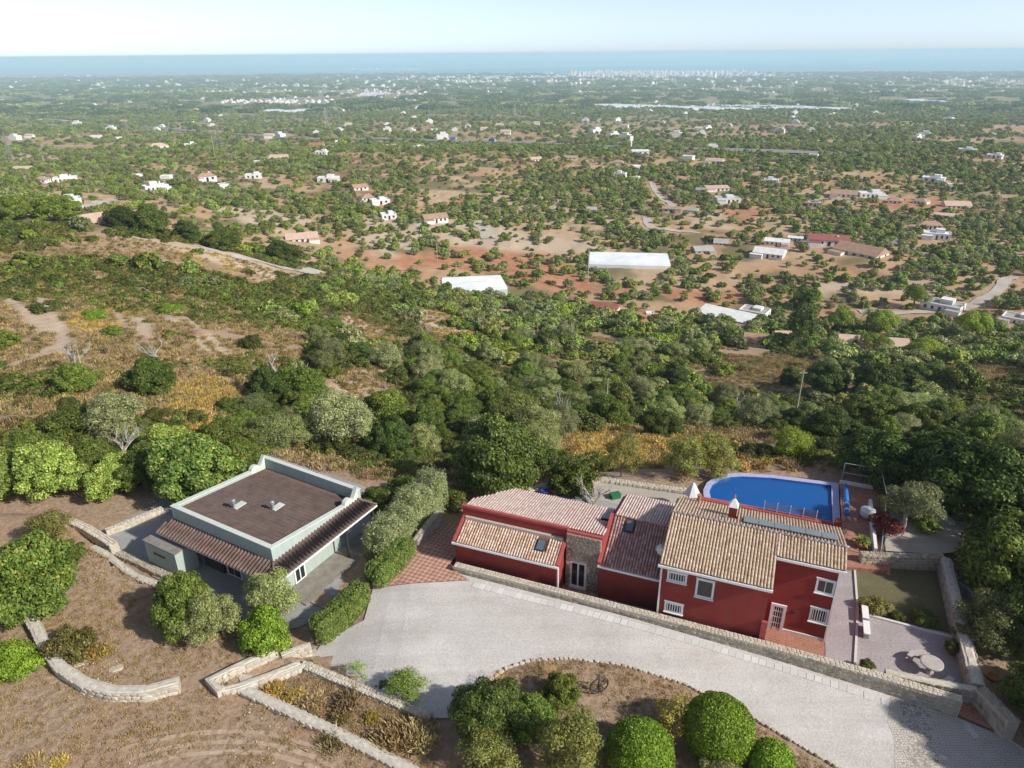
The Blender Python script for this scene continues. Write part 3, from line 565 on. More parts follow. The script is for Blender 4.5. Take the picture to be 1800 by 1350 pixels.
# upper wall wedge under the roof
g = MB(); gy_ = [(.4, 4.55), (6.8, 4.55), (RQ, RZ - .14)]
for s0, s1, q0 in ((.12, 5.72, .4), (5.722, 9.098, 2.432)):
    zq = RZ - .14 - (RQ - q0) * K
    vs = [(s0, q0, 4.5), (s0, 6.8, 4.5), (s0, 6.8, RZ - .14 - (6.8 - RQ) * K), (s0, RQ, RZ - .14), (s0, q0, zq)]
    g.add(vs + [(s1, b_, c_) for _, b_, c_ in vs], [(0, 1, 2, 3, 4), (9, 8, 7, 6, 5), (0, 5, 6, 1), (4, 3, 8, 9), (3, 2, 7, 8), (0, 4, 9, 5), (1, 6, 7, 2)])
g.obj('gable', 'red', rh)
rf = MB(); slope_slab(rf, -.05, 5.85, .1, RZ - (RQ - .1) * K, RQ, RZ); slope_slab(rf, 5.85, 9.32, 2.05, RZ - (RQ - 2.05) * K, RQ, RZ); slope_slab(rf, -.05, 9.32, 7.05, RZ - (7.05 - RQ) * K, RQ, RZ)
rf = rf.obj('roof', 'tilebed', rh)
tile_slope('roof_tiles', rf, 'tile', -.05, 5.85, .1, RZ - (RQ - .1) * K, RQ - .05, K); tile_slope('roof_tiles', rf, 'tile', 5.95, 9.32, 2.05, RZ - (RQ - 2.05) * K, RQ - .05, K)
tile_slope('roof_tiles', rf, 'tile', -.05, 9.32, 7.05, RZ - (7.05 - RQ) * K, RQ + .05, K, skip=lambda x, q: (2.95 < x < 3.5 and 4.55 < q < 5.35))
ridge_tiles('ridge_tiles', rf, 'tilepink', (-.07, RQ, RZ + .05), (9.34, RQ, RZ + .05)); ridge_tiles('hip_tiles', rf, 'tileorange', (5.88, 2.0, RZ - (RQ - 2.0) * K + .07), (5.88, RQ, RZ + .05), .16)
gt = MB().box((-.1, -.02, RZ - (RQ - .1) * K - .19), (5.86, .1, RZ - (RQ - .1) * K - .05)).box((5.87, 1.93, RZ - (RQ - 2.05) * K - .19), (9.34, 2.05, RZ - (RQ - 2.05) * K - .05)); gt.obj('gutter', 'white', rh)
MB().box((9.04, 2.33, 0.03), (9.13, 2.42, RZ - (RQ - 2.05) * K - .19)).obj('downpipe', 'white', rh); MB().box((.02, .3, 0), (.11, .39, 4.42)).obj('downpipe', 'white', rh)
MB().box((6.3, 2.36, .03), (9.04, 2.428, .2)).obj('skirting', 'slab', rh)
window(rh, .40, 1.48, 3.4, 4.05, .4, bars=6); window(rh, 1.98, 2.96, 2.76, 4.0, .4); window(rh, .42, 1.46, 1.2, 1.9, .4, bars=6)
window(rh, 8.06, 9.02, 3.25, 4.2, 2.43, panes=2); window(rh, 8.06, 9.02, 1.22, 2.2, 2.43, bars=6)
dr = MB().box((6.05, 2.34, .04), (6.2, 2.43, 1.85)).box((6.72, 2.34, .04), (6.87, 2.43, 1.85)).box((6.2, 2.34, 1.7), (6.72, 2.43, 1.85)).obj('door', 'white', rh)
MB().box((6.2, 2.4, .06), (6.72, 2.425, 1.7)).obj('pane', 'glass', dr)
for i in range(5): MB().box((6.22 + i * .115, 2.365, .06), (6.25 + i * .115, 2.395, 1.7)).obj('bar', 'white', dr)
for z in (.5, .95, 1.35): MB().box((6.2, 2.36, z), (6.72, 2.398, z + .035)).obj('bar', 'white', dr)
MB().box((5.6, .24, 0), (5.9, .396, 2.2)).obj('buttress', 'redcap', rh); MB().box((7.2, 2.33, 1.45), (7.3, 2.43, 1.62)).obj('wall_lamp', 'dark', rh)
# chimney
ch = MB().box((3.02, 4.75, 4.8), (3.48, 5.2, 6.05)).obj('chimney', 'red', rh)
MB().add([(2.97, 4.7, 6.05), (3.53, 4.7, 6.05), (3.53, 5.25, 6.05), (2.97, 5.25, 6.05), (3.25, 4.97, 6.62)], [(3, 2, 1, 0), (0, 1, 4), (1, 2, 4), (2, 3, 4), (3, 0, 4)]).obj('chimney_cap', 'white', ch)
MB().lathe([(.05, 6.56), (.06, 6.7), (.03, 6.8)], (3.25, 4.97, 0), 8).obj('finial', 'pot', ch)
MB().lathe([(.12, 4.45), (.12, 5.1), (.15, 5.12), (.15, 5.2)], (1.15, 6.75, 0), 10).obj('flue', 'pot', rh)
MB().add([(2.8, 4.2, 5.62), (3.0, 4.2, 5.62), (3.0, 4.75, 5.45), (2.8, 4.6, 5.45), (2.95, 4.3, 5.8)], [(0, 1, 4), (1, 2, 4), (2, 3, 4), (3, 0, 4)]).obj('flashing', 'galv', rf)
# annex: upper block, front lean-to, stone doorway, middle wing
AQ0, AQ1, AZ, AZ2 = 2.12, 6.0, 4.0, 3.3
MB().prism([(-12.85, AQ0), (-5.86, AQ0), (-5.86, 1.9), (-3.72, 1.9), (-3.72, AQ1), (-10.9, AQ1), (-12.85, 3.4)], -.3, 3.2).obj('annex_wall', 'red', rh)
up = MB(); pl_ = [(-12.85, AQ0), (-5.86, AQ0), (-5.86, 1.9), (-3.72, 1.9), (-3.72, AQ1), (-10.9, AQ1), (-12.85, 3.4)]; zt = [AZ - .1 - (q - AQ0) * .18 for _, q in pl_]
up.prism(pl_, 3.2, zt).obj('annex_upper_wall', 'red', rh)
MB().box((-12.9, AQ0 - .04, AZ - .1), (-5.86, AQ0 + .16, AZ + .06)).box((-5.86, 1.86, AZ - .1), (-3.66, 2.06, AZ + .06)).obj('parapet_coping', 'redcap', rh)
ub = MB(); ub.prism([(-12.8, AQ0 + .17), (-3.7, AQ0 + .17), (-3.7, AQ1 + .1), (-10.95, AQ1 + .1), (-12.8, 3.45)], [AZ - .06 - (q - AQ0) * .18 - .08 for q in (AQ0 + .17, AQ0 + .17, AQ1 + .1, AQ1 + .1, 3.45)], [AZ - .06 - (q - AQ0) * .18 for q in (AQ0 + .17, AQ0 + .17, AQ1 + .1, AQ1 + .1, 3.45)])
ub = ub.obj('annex_roof', 'tilebedred', rh)
tile_slope('roof_tiles', ub, 'tilepink', -12.75, -3.72, AQ1 + .12, AZ - .06 - (AQ1 + .12 - AQ0) * .18, AQ0 + .2, .18, skip=lambda x, q: (x < -10.95 and q > 3.45 + (x + 12.8) * 1.4) or (-4.45 < x < -3.75 and 4.35 < q < 5.2))
skylight(ub, -4.1, 4.8, AZ - .06 - (4.8 - AQ0) * .18, .62, .8, -.18)
LQ, LZ, LK = .45, 2.45, .46
MB().prism([(-12.75, .62), (-6.0, .62), (-6.0, 2.118), (-12.75, 2.118)], -.3, [LZ - .1 + (q - LQ) * LK for q in (.62, .62, 2.118, 2.118)]).obj('lean_to_wall', 'red', rh)
lr = MB(); slope_slab(lr, -12.62, -6.08, LQ, LZ, 2.1, LZ + (2.1 - LQ) * LK); lr = lr.obj('lean_to_roof', 'tilebedred', rh)
tile_slope('roof_tiles', lr, 'tileorange', -12.6, -6.1, LQ, LZ, 1.93, LK, skip=lambda x, q: -7.68 < x < -6.95 and .85 < q < 1.8)
MB().box((-12.6, 1.92, LZ + .62), (-6.1, 2.1, LZ + .9)).obj('flashing', 'grout', lr)
skylight(lr, -7.32, 1.38, LZ + (1.38 - LQ) * LK + .04, .55, .78, LK)
for x in (-12.82, -6.07):
    vs = [(x, .42, LZ - .12), (x, .42, LZ + .1), (x, 2.12, LZ + .1 + 1.7 * LK), (x, 2.12, LZ - .12 + 1.7 * LK)]; MB().add(vs + [(a + .17, b, c) for a, b, c in vs], [(0, 1, 2, 3), (7, 6, 5, 4), (0, 4, 5, 1), (1, 5, 6, 2), (2, 6, 7, 3), (3, 7, 4, 0)]).obj('verge_coping', 'redcap', rh)
MB().box((-12.85, .33, LZ - .16), (-5.92, .45, LZ - .03)).obj('gutter', 'white', rh); MB().box((-6.0, .5, 0), (-5.92, .6, LZ - .2)).obj('downpipe', 'white', rh)
# stone cladding between lean-to and middle wing
cl = MB().box((-5.86, 1.83, 0), (-5.6, 1.898, 3.9)).box((-4.55, 1.83, 0), (-3.72, 1.898, 3.9)).box((-5.6, 1.83, 1.95), (-4.55, 1.898, 3.9)).obj('stone_cladding', 'grout', rh)
_stones = []
def stone_mesh(seed, pale):
    r = random.Random(seed); n = 8; V = []; 
    for z, k in ((0, 1.0), (.7, .97), (1.0, .78)):
        for i in range(n):
            a = i * 6.2832 / n + .39; x = math.copysign(min(1, abs(math.cos(a)) * 1.25), math.cos(a)); y = math.copysign(min(1, abs(math.sin(a)) * 1.25), math.sin(a)); j = r.uniform(.84, 1.04)
            V.append((x * .5 * k * j, y * .5 * k * r.uniform(.86, 1.04), z))
    Fq = [(L * n + i, L * n + (i + 1) % n, (L + 1) * n + (i + 1) % n, (L + 1) * n + i) for L in range(2) for i in range(n)] + [tuple(range(2 * n, 3 * n))]
    return MB().add(V, Fq).mesh('stone', 'palestone' if pale == 1 else 'cladding' if pale == 2 else 'stone')
STONES = {p: [stone_mesh(s + 10 * p, p) for s in range(7)] for p in (0, 1, 2)}
def face_stones(parent, face, width, height, pale, sw=(.24, .42), sh=(.16, .28), depth=.05, maxn=300, joined=False, hole=None, name='stone', topline=None):
    """courses of stones on a face; face(u, v) -> (point, normal, along)"""
    out = []; v = 0; cnt = 0
    while v < height - .06:
        h = random.uniform(*sh); h = min(h, height - v) if height - v - h > .08 else height - v; u = -random.uniform(0, .15)
        while u < width - .03:
            ww = random.uniform(*sw); 
            if width - u - ww < .1: ww = width - u
            cu, cv = u + ww / 2, v + h / 2
            if u > -.01 or u + ww > .1:
                u0 = max(u, 0); ww2 = u + ww - u0; cu = u0 + ww2 / 2
                if not (hole and hole(cu, cv)) and not (topline and cv + h * .3 > topline(cu)): out.append((cu, cv, ww2 * random.uniform(.9, .98), h * random.uniform(.88, .97), depth * random.uniform(.6, 1.5)))
            u += ww
        v += h
    if not joined:
        for cu, cv, ww, h, d in out[:maxn]:
            p, nrm, al = face(cu, cv); z = Vector(nrm).normalized(); x = Vector(al).normalized(); y = z.cross(x)
            M = Matrix((x, y, z)).transposed().to_4x4(); M.translation = Vector(tuple(map(float, p)))
            o = bpy.data.objects.new(name, random.choice(STONES[pale])); COL.objects.link(o); o.parent = parent; o.matrix_local = M @ Matrix.Rotation(random.choice((0, math.pi)), 4, 'Z') @ Matrix.Diagonal((ww, h, d, 1))
        out = out[maxn:]
    if out:
        Vs, Fs, o_ = [], [], 0
        for cu, cv, ww, h, d in out:
            p, nrm, al = face(cu, cv); z = np.array(nrm, float); z /= np.linalg.norm(z); x = np.array(al, float); x /= np.linalg.norm(x); y = np.cross(z, x)
            me = random.choice(STONES[pale]); V = np.array([v_.co for v_ in me.vertices]) * (ww, h, d); Vs.append(np.array(p, float) + V[:, :1] * x + V[:, 1:2] * y + V[:, 2:] * z)
            Fs += [tuple(i + o_ for i in pl.vertices) for pl in me.polygons]; o_ += len(V)
        me = bpy.data.meshes.new(name + 's'); me.from_pydata(np.concatenate(Vs).tolist(), [], Fs); me.materials.append(STONES[pale][0].materials[0]); me.update(); link(name + 's', me, parent, kind='stuff')
face_stones(cl, lambda u, v: ((-5.86 + u, 1.832, v), (0, -1, 0), (1, 0, 0)), 2.12, 3.88, 2, (.16, .34), (.12, .22), .03, 300, hole=lambda u, v: .2 < u < 1.35 and v < 2.02)
fd = MB().box((-5.58, 1.84, 0), (-5.48, 1.9, 1.92)).box((-4.68, 1.84, 0), (-4.57, 1.9, 1.92)).box((-5.48, 1.84, 1.8), (-4.68, 1.9, 1.92)).box((-5.13, 1.85, .1), (-5.03, 1.9, 1.8)).box((-5.6, 1.7, -.02), (-4.55, 1.9, .1)).obj('french_door', 'white', rh)
for a in (-5.48, -5.03): MB().box((a, 1.88, .12), (a + .35, 1.893, 1.8)).obj('pane', 'glass', fd)
MQ, MZ, MK, MR, MRZ = 1.35, 2.55, .57, 4.2, 2.55 + 2.85 * .57
MB().prism([(-3.7, 1.55), (-.02, 1.55), (-.02, 7.6), (-3.7, 7.6)], -.3, 2.5).obj('wing_wall', 'red', rh)
g = MB()
vs = [(-3.7, 1.55, 2.45), (-3.7, 7.6, 2.45), (-3.7, 7.6, 3.42), (-3.7, MR, MRZ - .08), (-3.7, 1.55, 2.56)]
g.add(vs + [(-.02, b_, c_) for _, b_, c_ in vs], [(0, 1, 2, 3, 4), (9, 8, 7, 6, 5), (0, 5, 6, 1), (4, 3, 8, 9), (3, 2, 7, 8), (0, 4, 9, 5), (1, 6, 7, 2)]).obj('wing_gable', 'red', rh)
wr = MB(); slope_slab(wr, -3.58, 0.1, MQ, MZ, MR, MRZ, .06); slope_slab(wr, -3.58, -.02, 7.7, 3.5, MR, MRZ, .06); wr = wr.obj('wing_roof', 'tilebedred', rh)
tile_slope('roof_tiles', wr, 'tilered', -3.52, .1, MQ, MZ, MR, MK, skip=lambda x, q: -2.8 < x < -2.12 and 3.3 < q < 4.1); tile_slope('roof_tiles', wr, 'tilepink', -3.52, -.02, 7.7, 3.5, MR, (MRZ - 3.5) / 3.5)
ridge_tiles('ridge_tiles', wr, 'tilered', (-3.55, MR, MRZ + .04), (-.02, MR, MRZ + .04), .16)
skylight(wr, -2.46, 3.72, MZ + (3.72 - MQ) * MK + .04, .52, .74, MK)
vs = [(-3.78, 1.3, 2.35), (-3.78, 1.3, 2.75), (-3.78, MR, MRZ + .16), (-3.78, MR, MRZ - .3)]; MB().add(vs + [(a + .2, b, c) for a, b, c in vs], [(0, 1, 2, 3), (7, 6, 5, 4), (0, 4, 5, 1), (1, 5, 6, 2), (2, 6, 7, 3), (3, 7, 4, 0)]).obj('verge_coping', 'redcap', rh)
MB().box((-3.75, 1.22, MZ - .16), (-.0, 1.35, MZ - .03)).obj('gutter', 'white', rh)

# solar collectors on the rear slope
def slope_pt(s, q, lift): return (s, q, RZ - (q - RQ) * K + lift)
sp = thing('solar_panel_array', 'row of six blue-grey solar panels on the rear tiled slope', 'solar panel', hw(0, 0), TH)
for i in range(6):
    s0 = 3.92 + i * .83; a, b_ = 3.95, 5.05; mb = MB(); f = []
    for (e, mi) in ((0, 0), (.03, 1)):
        x0, x1, q0, q1 = s0 + e, s0 + .8 - e, a + e, b_ - e; l0, l1 = (.13, .19) if not mi else (.19, .194)
        vs = [slope_pt(x0, q0, l0), slope_pt(x1, q0, l0), slope_pt(x1, q1, l0), slope_pt(x0, q1, l0), slope_pt(x0, q0, l1), slope_pt(x1, q0, l1), slope_pt(x1, q1, l1), slope_pt(x0, q1, l1)]
        o = MB().add(vs, [(0, 3, 2, 1), (4, 5, 6, 7), (0, 1, 5, 4), (1, 2, 6, 5), (2, 3, 7, 6), (3, 0, 4, 7)]).obj('panel' if not mi else 'cells', 'galv' if not mi else 'solar', sp if not mi else po)
        if not mi: po = o
# satellite dish by the wing
def dish(label, p, r, rz, tilt, mast):
    t = thing('satellite_dish', label, 'satellite dish', p, rz); MB().tube([(0, 0, 0), (0, 0, mast)], .025).obj('mast', 'galv', t)
    prof = [(r * k, r * .25 * k * k) for k in (0.02, .3, .6, .85, 1)]; d = MB().lathe(prof, (0, 0, 0), 18).obj('reflector', 'white', t, True); d.location = (0, 0, mast); d.rotation_euler = (tilt, 0, 0)
    MB().tube([(0, -r * .8, .1), (0, -r * .1, r * .9)], .015, 5).obj('arm', 'galv', d)
dish('small white satellite dish against the left edge of the main tiled roof', hw(-.18, 2.1, 2.95), .36, TH, 1.2, 1.1)

# ------------------------------------------------------------------ green house
gh = thing('green_house', 'flat pale green bungalow with brown tiled roof and curled parapet ends', 'house', (GO[0], GO[1], 0), GTH)
GW, GD, GZ = 8.95, 7.55, 3.9                       # local: x along the front (negative to the left), y to the back
def gz(y): return GZ - .95 * y / GD
MB().prism([(-GW + .12, .12), (-.18, .12), (-.18, 5.6), (-2.6, 5.6), (-2.6, GD - .1), (-GW + .12, GD - .1)], -.3, 2.45).obj('wall', 'green', gh)
MB().prism([(-2.6, 5.6), (-.18, 5.6), (-.18, GD - .1), (-2.6, GD - .1)], 2.3, 2.45).obj('porch_ceiling', 'green', gh)
def wallrun(name, a, b, w0, za, zb, ztop_a, ztop_b, m):
    a = np.array(a); b = np.array(b); d = (b - a) / np.linalg.norm(b - a); n = np.array([-d[1], d[0]]) * w0
    P = [a, b, b + n, a + n]; MB().prism([tuple(p) for p in P], [za, zb, zb, za], [ztop_a, ztop_b, ztop_b, ztop_a]).obj(name, m, gh)
wallrun('parapet', (-GW, 0), (0, 0), .26, 2.452, 2.452, GZ - .07, GZ - .07, 'green'); wallrun('parapet', (-.0, .262), (-.0, GD - .02), .26, 2.452, 2.452, gz(.262) - .07, gz(GD) - .07, 'green')
wallrun('parapet', (-GW + .26, .262), (-GW + .26, GD - .02), .26, 2.452, 2.452, gz(.262) - .07, gz(GD) - .07, 'green'); wallrun('back_parapet', (-GW, GD), (0, GD), .26, 2.0, 2.0, 3.5, 3.5, 'green')
wallrun('coping', (-GW - .03, -.03), (.03, -.03), .32, GZ - .068, GZ - .068, GZ, GZ, 'greencap'); wallrun('coping', (.03, .292), (.03, GD - 1.3), .32, gz(.292) - .068, gz(GD - 1.3) - .068, gz(.29), gz(GD - 1.3), 'greencap')
wallrun('coping', (-GW + .29, .292), (-GW + .29, GD - 1.3), .32, gz(.292) - .068, gz(GD - 1.3) - .068, gz(.29), gz(GD - 1.3), 'greencap'); wallrun('coping', (-GW - .03, GD - .02), (.03, GD - .02), .32, 3.502, 3.502, 3.57, 3.57, 'greencap')
for x in (-.26, -GW):                              # curled parapet ends
    n = 9; pr = [(GD - 1.35, gz(GD - 1.3) - .2)] + [(GD - .95 + .38 * math.cos(math.pi - k * math.pi / n), gz(GD - 1) + .0 + .34 * math.sin(k * math.pi / n)) for k in range(n)] + [(GD - .52 + .52 * (1 - math.cos(k * math.pi / 10)), gz(GD - .5) + .12 + .68 * (k / 5) ** 2) for k in range(1, 6)] + [(GD - .004, 3.58), (GD - .004, 2.6), (GD - 1.35, 2.6)]
    vs = [(x - .012, a, b) for a, b in pr] + [(x + .275, a, b) for a, b in pr]; m = len(pr); MB().add(vs, [tuple(range(m)), tuple(range(m, 2 * m))[::-1]] + [(i, i + m, (i + 1) % m + m, (i + 1) % m) for i in range(m)]).obj('parapet_curl', 'greencap', gh)
def corrugated(name, x0, x1, y0, y1, zf, pitch, amp, rowlen, m, parent, along='y', mask=None):
    nw = int((x1 - x0) / pitch); k = 6; xs = np.linspace(x0, x1, nw * k + 1); nr = max(1, int(abs(y1 - y0) / rowlen)); ys = []; st = []
    for r in range(nr): a = y0 + (y1 - y0) * r / nr; b = y0 + (y1 - y0) * (r + 1) / nr; ys += [a, b]; st += [0, .022]
    ys = np.array(ys); st = np.array(st); X, Y = np.meshgrid(xs, ys); ph = (X - x0) / pitch * 2 * math.pi
    Z = zf(X, Y) + amp * np.clip(np.cos(ph) * 1.2, -1, 1) + st[:, None]
    I = np.arange(X.size).reshape(X.shape); Fq = np.stack([I[:-1, :-1], I[:-1, 1:], I[1:, 1:], I[1:, :-1]], -1).reshape(-1, 4)
    if mask is not None:
        cx = X.ravel()[Fq].mean(1); cy_ = Y.ravel()[Fq].mean(1); Fq = Fq[mask(cx, cy_)]
    V = np.stack([X, Y, Z], -1).reshape(-1, 3)
    if along == 'x': V = V[:, [1, 0, 2]]; Fq = Fq[:, ::-1]
    if (y1 < y0): Fq = Fq[:, ::-1]
    return link(name, fast_mesh(name, V, Fq, m), parent)
corrugated('roof', -GW + .27, -.27, .27, GD - .03, lambda x, y: gz(y) - .3, .178, .05, .34, 'brown', gh)
PW = 1.15; pz0, pz1 = 2.93, 2.48
corrugated('porch_roof', -GW - .55, PW, -PW, -.005, lambda x, y: pz1 + (pz0 - pz1) * (y + PW) / PW, .27, .06, .3, 'brownporch', gh, mask=lambda x, y: (x < -y) & (x > -GW - .55 + (y + PW) * .4))
corrugated('porch_roof', -PW, GD + .5, PW, .005, lambda y, x: pz1 + (pz0 - pz1) * (PW - x) / PW, .27, .06, .3, 'brownporch', gh, along='x', mask=lambda y, x: (y > -x) & (y < GD + .5 - (PW - x) * .5))
MB().prism([(-GW - .5, -PW + .03), (PW - .06, -PW + .03), (PW - .06, GD + .45), (.0, GD + .1), (.0, 0), (-GW - .1, 0)], 2.34, [2.42, 2.42, 2.42, 2.8, 2.8, 2.8]).obj('porch_soffit', 'white', gh)
MB().box((PW - .06, -PW, 2.36), (PW + .02, GD + .5, 2.46)).obj('fascia', 'white', gh)
ridge_tiles('hip_tiles', gh, 'brownporch', (PW, -PW, pz1 + .05), (.02, -.02, pz0 + .05), .2); ridge_tiles('hip_tiles', gh, 'brownporch', (PW, GD + .5, pz1 + .05), (.02, GD - .1, pz0 + .05), .2)
MB().box((PW - .22, GD + .05, 0), (PW - .08, GD + .19, 2.36)).obj('porch_post', 'dark', gh); MB().box((PW - .22, 5.0, 0), (PW - .09, 5.12, 2.36)).obj('porch_post', 'dark', gh)
w1 = MB().box((-.18, 1.45, .12), (-.12, 2.35, 2.2)).obj('glass_door', 'white', gh); MB().box((-.121, 1.55, .22), (-.112, 1.86, 2.1)).obj('pane', 'glass', w1); MB().box((-.121, 1.94, .22), (-.112, 2.25, 2.1)).obj('pane', 'glass', w1)
w2 = MB().box((-4.6, .06, .15), (-3.3, .12, 2.2)).obj('glass_door', 'white', gh); MB().box((-4.5, .05, .25), (-3.98, .062, 2.1)).obj('pane', 'glass', w2); MB().box((-3.92, .05, .25), (-3.4, .062, 2.1)).obj('pane', 'glass', w2)
w3 = MB().box((-1.5, .06, .9), (-.6, .12, 2.1)).obj('window', 'white', gh); MB().box((-1.42, .05, .98), (-.68, .062, 2.02)).obj('pane', 'glass', w3)
MB().prism([(-GW - .9, -1.75), (-GW + 2.1, -1.75), (-GW + 2.1, -.3), (-GW - .9, -.3)], -.3, 2.0).obj('store_wall', 'green', gh); MB().box((-GW - .96, -1.8, 2.0), (-GW + 2.16, -.25, 2.07)).obj('store_roof', 'flatgrey', gh)
MB().box((-GW - .1, -1.765, 1.25), (-GW + 1.0, -1.748, 1.42)).obj('vent_slot', 'dark', gh)
MB().box((-GW + 2.35, -.05, .15), (-4.8, .118, 2.2)).obj('painted_shade_panel', 'dark', gh)  # solid dark panel on the wall; its colour stands for shade in an opening
for x, y in ((-5.9, 2.35), (-3.75, 3.6)):          # flues on the flat tiled roof
    f = MB().lathe([(.1, 0), (.1, .42), (.16, .43), (.16, .6), (.09, .66)], (x, y, gz(y) - .28), 12).obj('flue', 'galv', gh); MB().box((x - .18, y - .1, gz(y) - .27), (x + .3, y + .75, gz(y) - .215)).obj('flashing', 'greencap', f)
# deck of boards and a ramp
dk = thing('deck', 'grey wooden deck along the right wall of the green house', 'deck', (GO[0], GO[1], 0), GTH)
for i in range(13): MB().box((-.14 + i * .145, .4, .05), (-.01 + i * .145, 8.0, .12)).obj('board', 'deck', dk)
rp = thing('wooden_ramp', 'short wooden plank ramp in front of the glass door', 'ramp', (GO[0], GO[1], 0), GTH)
for i in range(8):
    x = 1.77 + i * .17; z = .12 - i * .012; MB().box((x, .7, z - .05), (x + .155, 1.75, z)).obj('plank', 'ramp', rp)
for y in (.7, 1.7): MB().box((1.77, y, -.02), (3.1, y + .05, .05)).obj('bearer', 'deck', rp)

# ------------------------------------------------------------------ swimming pool
pool_in = [(1.45, 14.1), (1.25, 15.0), (1.35, 15.9), (1.8, 16.8), (2.5, 17.5), (3.4, 17.95), (5.5, 18.5), (9.7, 18.98), (9.7, 14.1)]
pool_out = [(1.0, 13.88), (.8, 15.0), (.92, 16.1), (1.42, 17.15), (2.2, 17.95), (3.25, 18.45), (5.5, 18.95), (10.2, 19.5), (10.2, 13.88)]
pl = thing('swimming_pool', 'deep blue swimming pool with lilac rim and one rounded end', 'swimming pool', hw(0, 0), TH)
n = len(pool_in); vs = [(x, y, .36) for x, y in pool_in] + [(x, y, .36) for x, y in pool_out] + [(x, y, -2.2) for x, y in pool_out] + [(x, y, -.9) for x, y in pool_in]
rim = MB().add(vs, [(i, (i + 1) % n, n + (i + 1) % n, n + i) for i in range(n)] + [(n + i, n + (i + 1) % n, 2 * n + (i + 1) % n, 2 * n + i) for i in range(n)]).obj('rim', 'rim', pl)
MB().add([(x, y, .35) for x, y in pool_in] + [(x, y, -.9) for x, y in pool_in], [(i, n + i, n + (i + 1) % n, (i + 1) % n) for i in range(n)] + [tuple(range(n, 2 * n))]).obj('basin', 'poolwall', pl)
MB().add([(x, y, .2) for x, y in pool_in], [tuple(range(n))[::-1]]).obj('water', 'poolwater', pl)
gf = thing('glass_fence', 'low clear glass balustrade on the house side of the pool', 'fence', hw(0, 0), TH)
MT['clear'] = plain('clear_pane', c4(.75, .83, .85), None, rough=.05); MT['clear'].node_tree.nodes['Principled BSDF'].inputs['Transmission Weight'].default_value = .93
for i in range(4): MB().box((5.2 + i * .86, 13.68, .34), (5.98 + i * .86, 13.70, 1.2)).obj('pane', 'clear', gf)
for i in range(5): MB().box((5.13 + i * .86, 13.66, .3), (5.18 + i * .86, 13.72, 1.25)).obj('post', 'white', gf)
MB().prism([(9.75, 13.1), (10.15, 13.1), (10.15, 13.6), (9.75, 13.6)], .3, 1.05).obj('red_pillar', 'red', None, loc=None, label='short red rendered pillar at the near right pool corner', category='pillar')
o = bpy.data.objects['red_pillar']; o.location = tuple(hw(0, 0)); o.rotation_euler = (0, 0, TH)
MB().box((.8, 13.45, .3), (9.7, 13.86, .5)).obj('pool_kerb', 'redcap', None, kind='structure', loc=hw(0, 0), rot=TH)
cr = thing('pool_cover_reel', 'rolled bright blue pool cover on a reel beside the pool', 'pool cover', hw(0, 0), TH)
MB().tube([(10.62, 18.7, .72), (10.6, 17, .72), (10.6, 14.75, .72)], [.15, .18, .17], 14).obj('cover_roll', 'blue', cr, True)
for q, r in ((16.05, .185), (15.3, .185)): MB().lathe([(r, -.08), (r + .012, -.06), (r + .012, .06), (r, .08)], (0, 0, 0), 14).obj('strap', 'white', cr).matrix_local = Matrix.Translation((10.6, q, .72)) @ Matrix.Rotation(math.pi / 2, 4, 'X')
for q in (18.85, 14.55): MB().tube([(10.4, q, .3), (10.6, q, .75), (10.8, q, .3)], .03, 6).obj('stand', 'galv', cr)
# white sail-shaped parasol behind the roof
pa = thing('parasol', 'white folded parasol standing behind the main roof by the pool', 'parasol', hw(.25, 12.6, .3), TH)
MB().tube([(0, 0, 0), (0, 0, 2.2)], .03).obj('pole', 'galv', pa); MB().lathe([(.6, 1.1), (.42, 1.4), (.2, 1.8), (.03, 2.05)], (0, 0, 0), 7).obj('canopy', 'white', pa)
# steel frame and white planters on the pool terrace
sf = thing('steel_frame', 'tall galvanised steel rail frame around the pool terrace corner', 'frame', hw(0, 0), TH)
for a in ((10.4, 19.75), (12.85, 19.75), (12.95, 16.2), (12.5, 11.0)): MB().tube([(a[0], a[1], .3), (a[0], a[1], 2.0)], .035, 6).obj('post', 'galv', sf)
for a, b_ in (((10.4, 19.75, 2.0), (12.85, 19.75, 2.0)), ((12.85, 19.75, 2.0), (12.95, 16.2, 2.0)), ((12.95, 16.2, 2.0), (12.5, 11.0, .4)), ((10.4, 19.75, 1.2), (12.85, 19.75, 1.2))): MB().tube([a, b_], .032, 6).obj('rail', 'galv', sf)
MB().box((10.3, 19.55, .3), (12.6, 19.7, .55)).obj('terrace_kerb', 'white', None, kind='structure', loc=hw(0, 0), rot=TH)
pw = thing('white_planter_wall', 'low white planter wall edging the pool terrace', 'planter', hw(0, 0), TH)
MB().prism([(12.05, 11.2), (12.25, 11.2), (12.3, 17.2), (12.1, 17.2)], .3, .85).obj('trough', 'white', pw); MB().lathe([(.3, .3), (.48, .5), (.5, .9), (.42, .9)], (11.95, 15.6, 0), 14).obj('round_planter', 'white', pw)
def pot(label, p, r=.22, m='pot', plant='oakproto', ps=.35, h=.4):
    t = thing('flower_pot', label, 'flower pot', p); MB().lathe([(r * .65, 0), (r * .95, h * .85), (r * 1.08, h * .87), (r * 1.08, h), (r * .9, h), (r * .85, h * .8)], (0, 0, 0), 12).obj('pot', m, t, True)
    if plant: POTS.append((t, plant, ps, h))
POTS = []
pot('terracotta pot beside the right garden wall of the gravel yard', hw(15.55, 3.9, .02), .26, ps=.45); pot('small plant pot by the stone wall in front of the gravel yard', hw(11.1, .85, .02), .2, ps=.4)
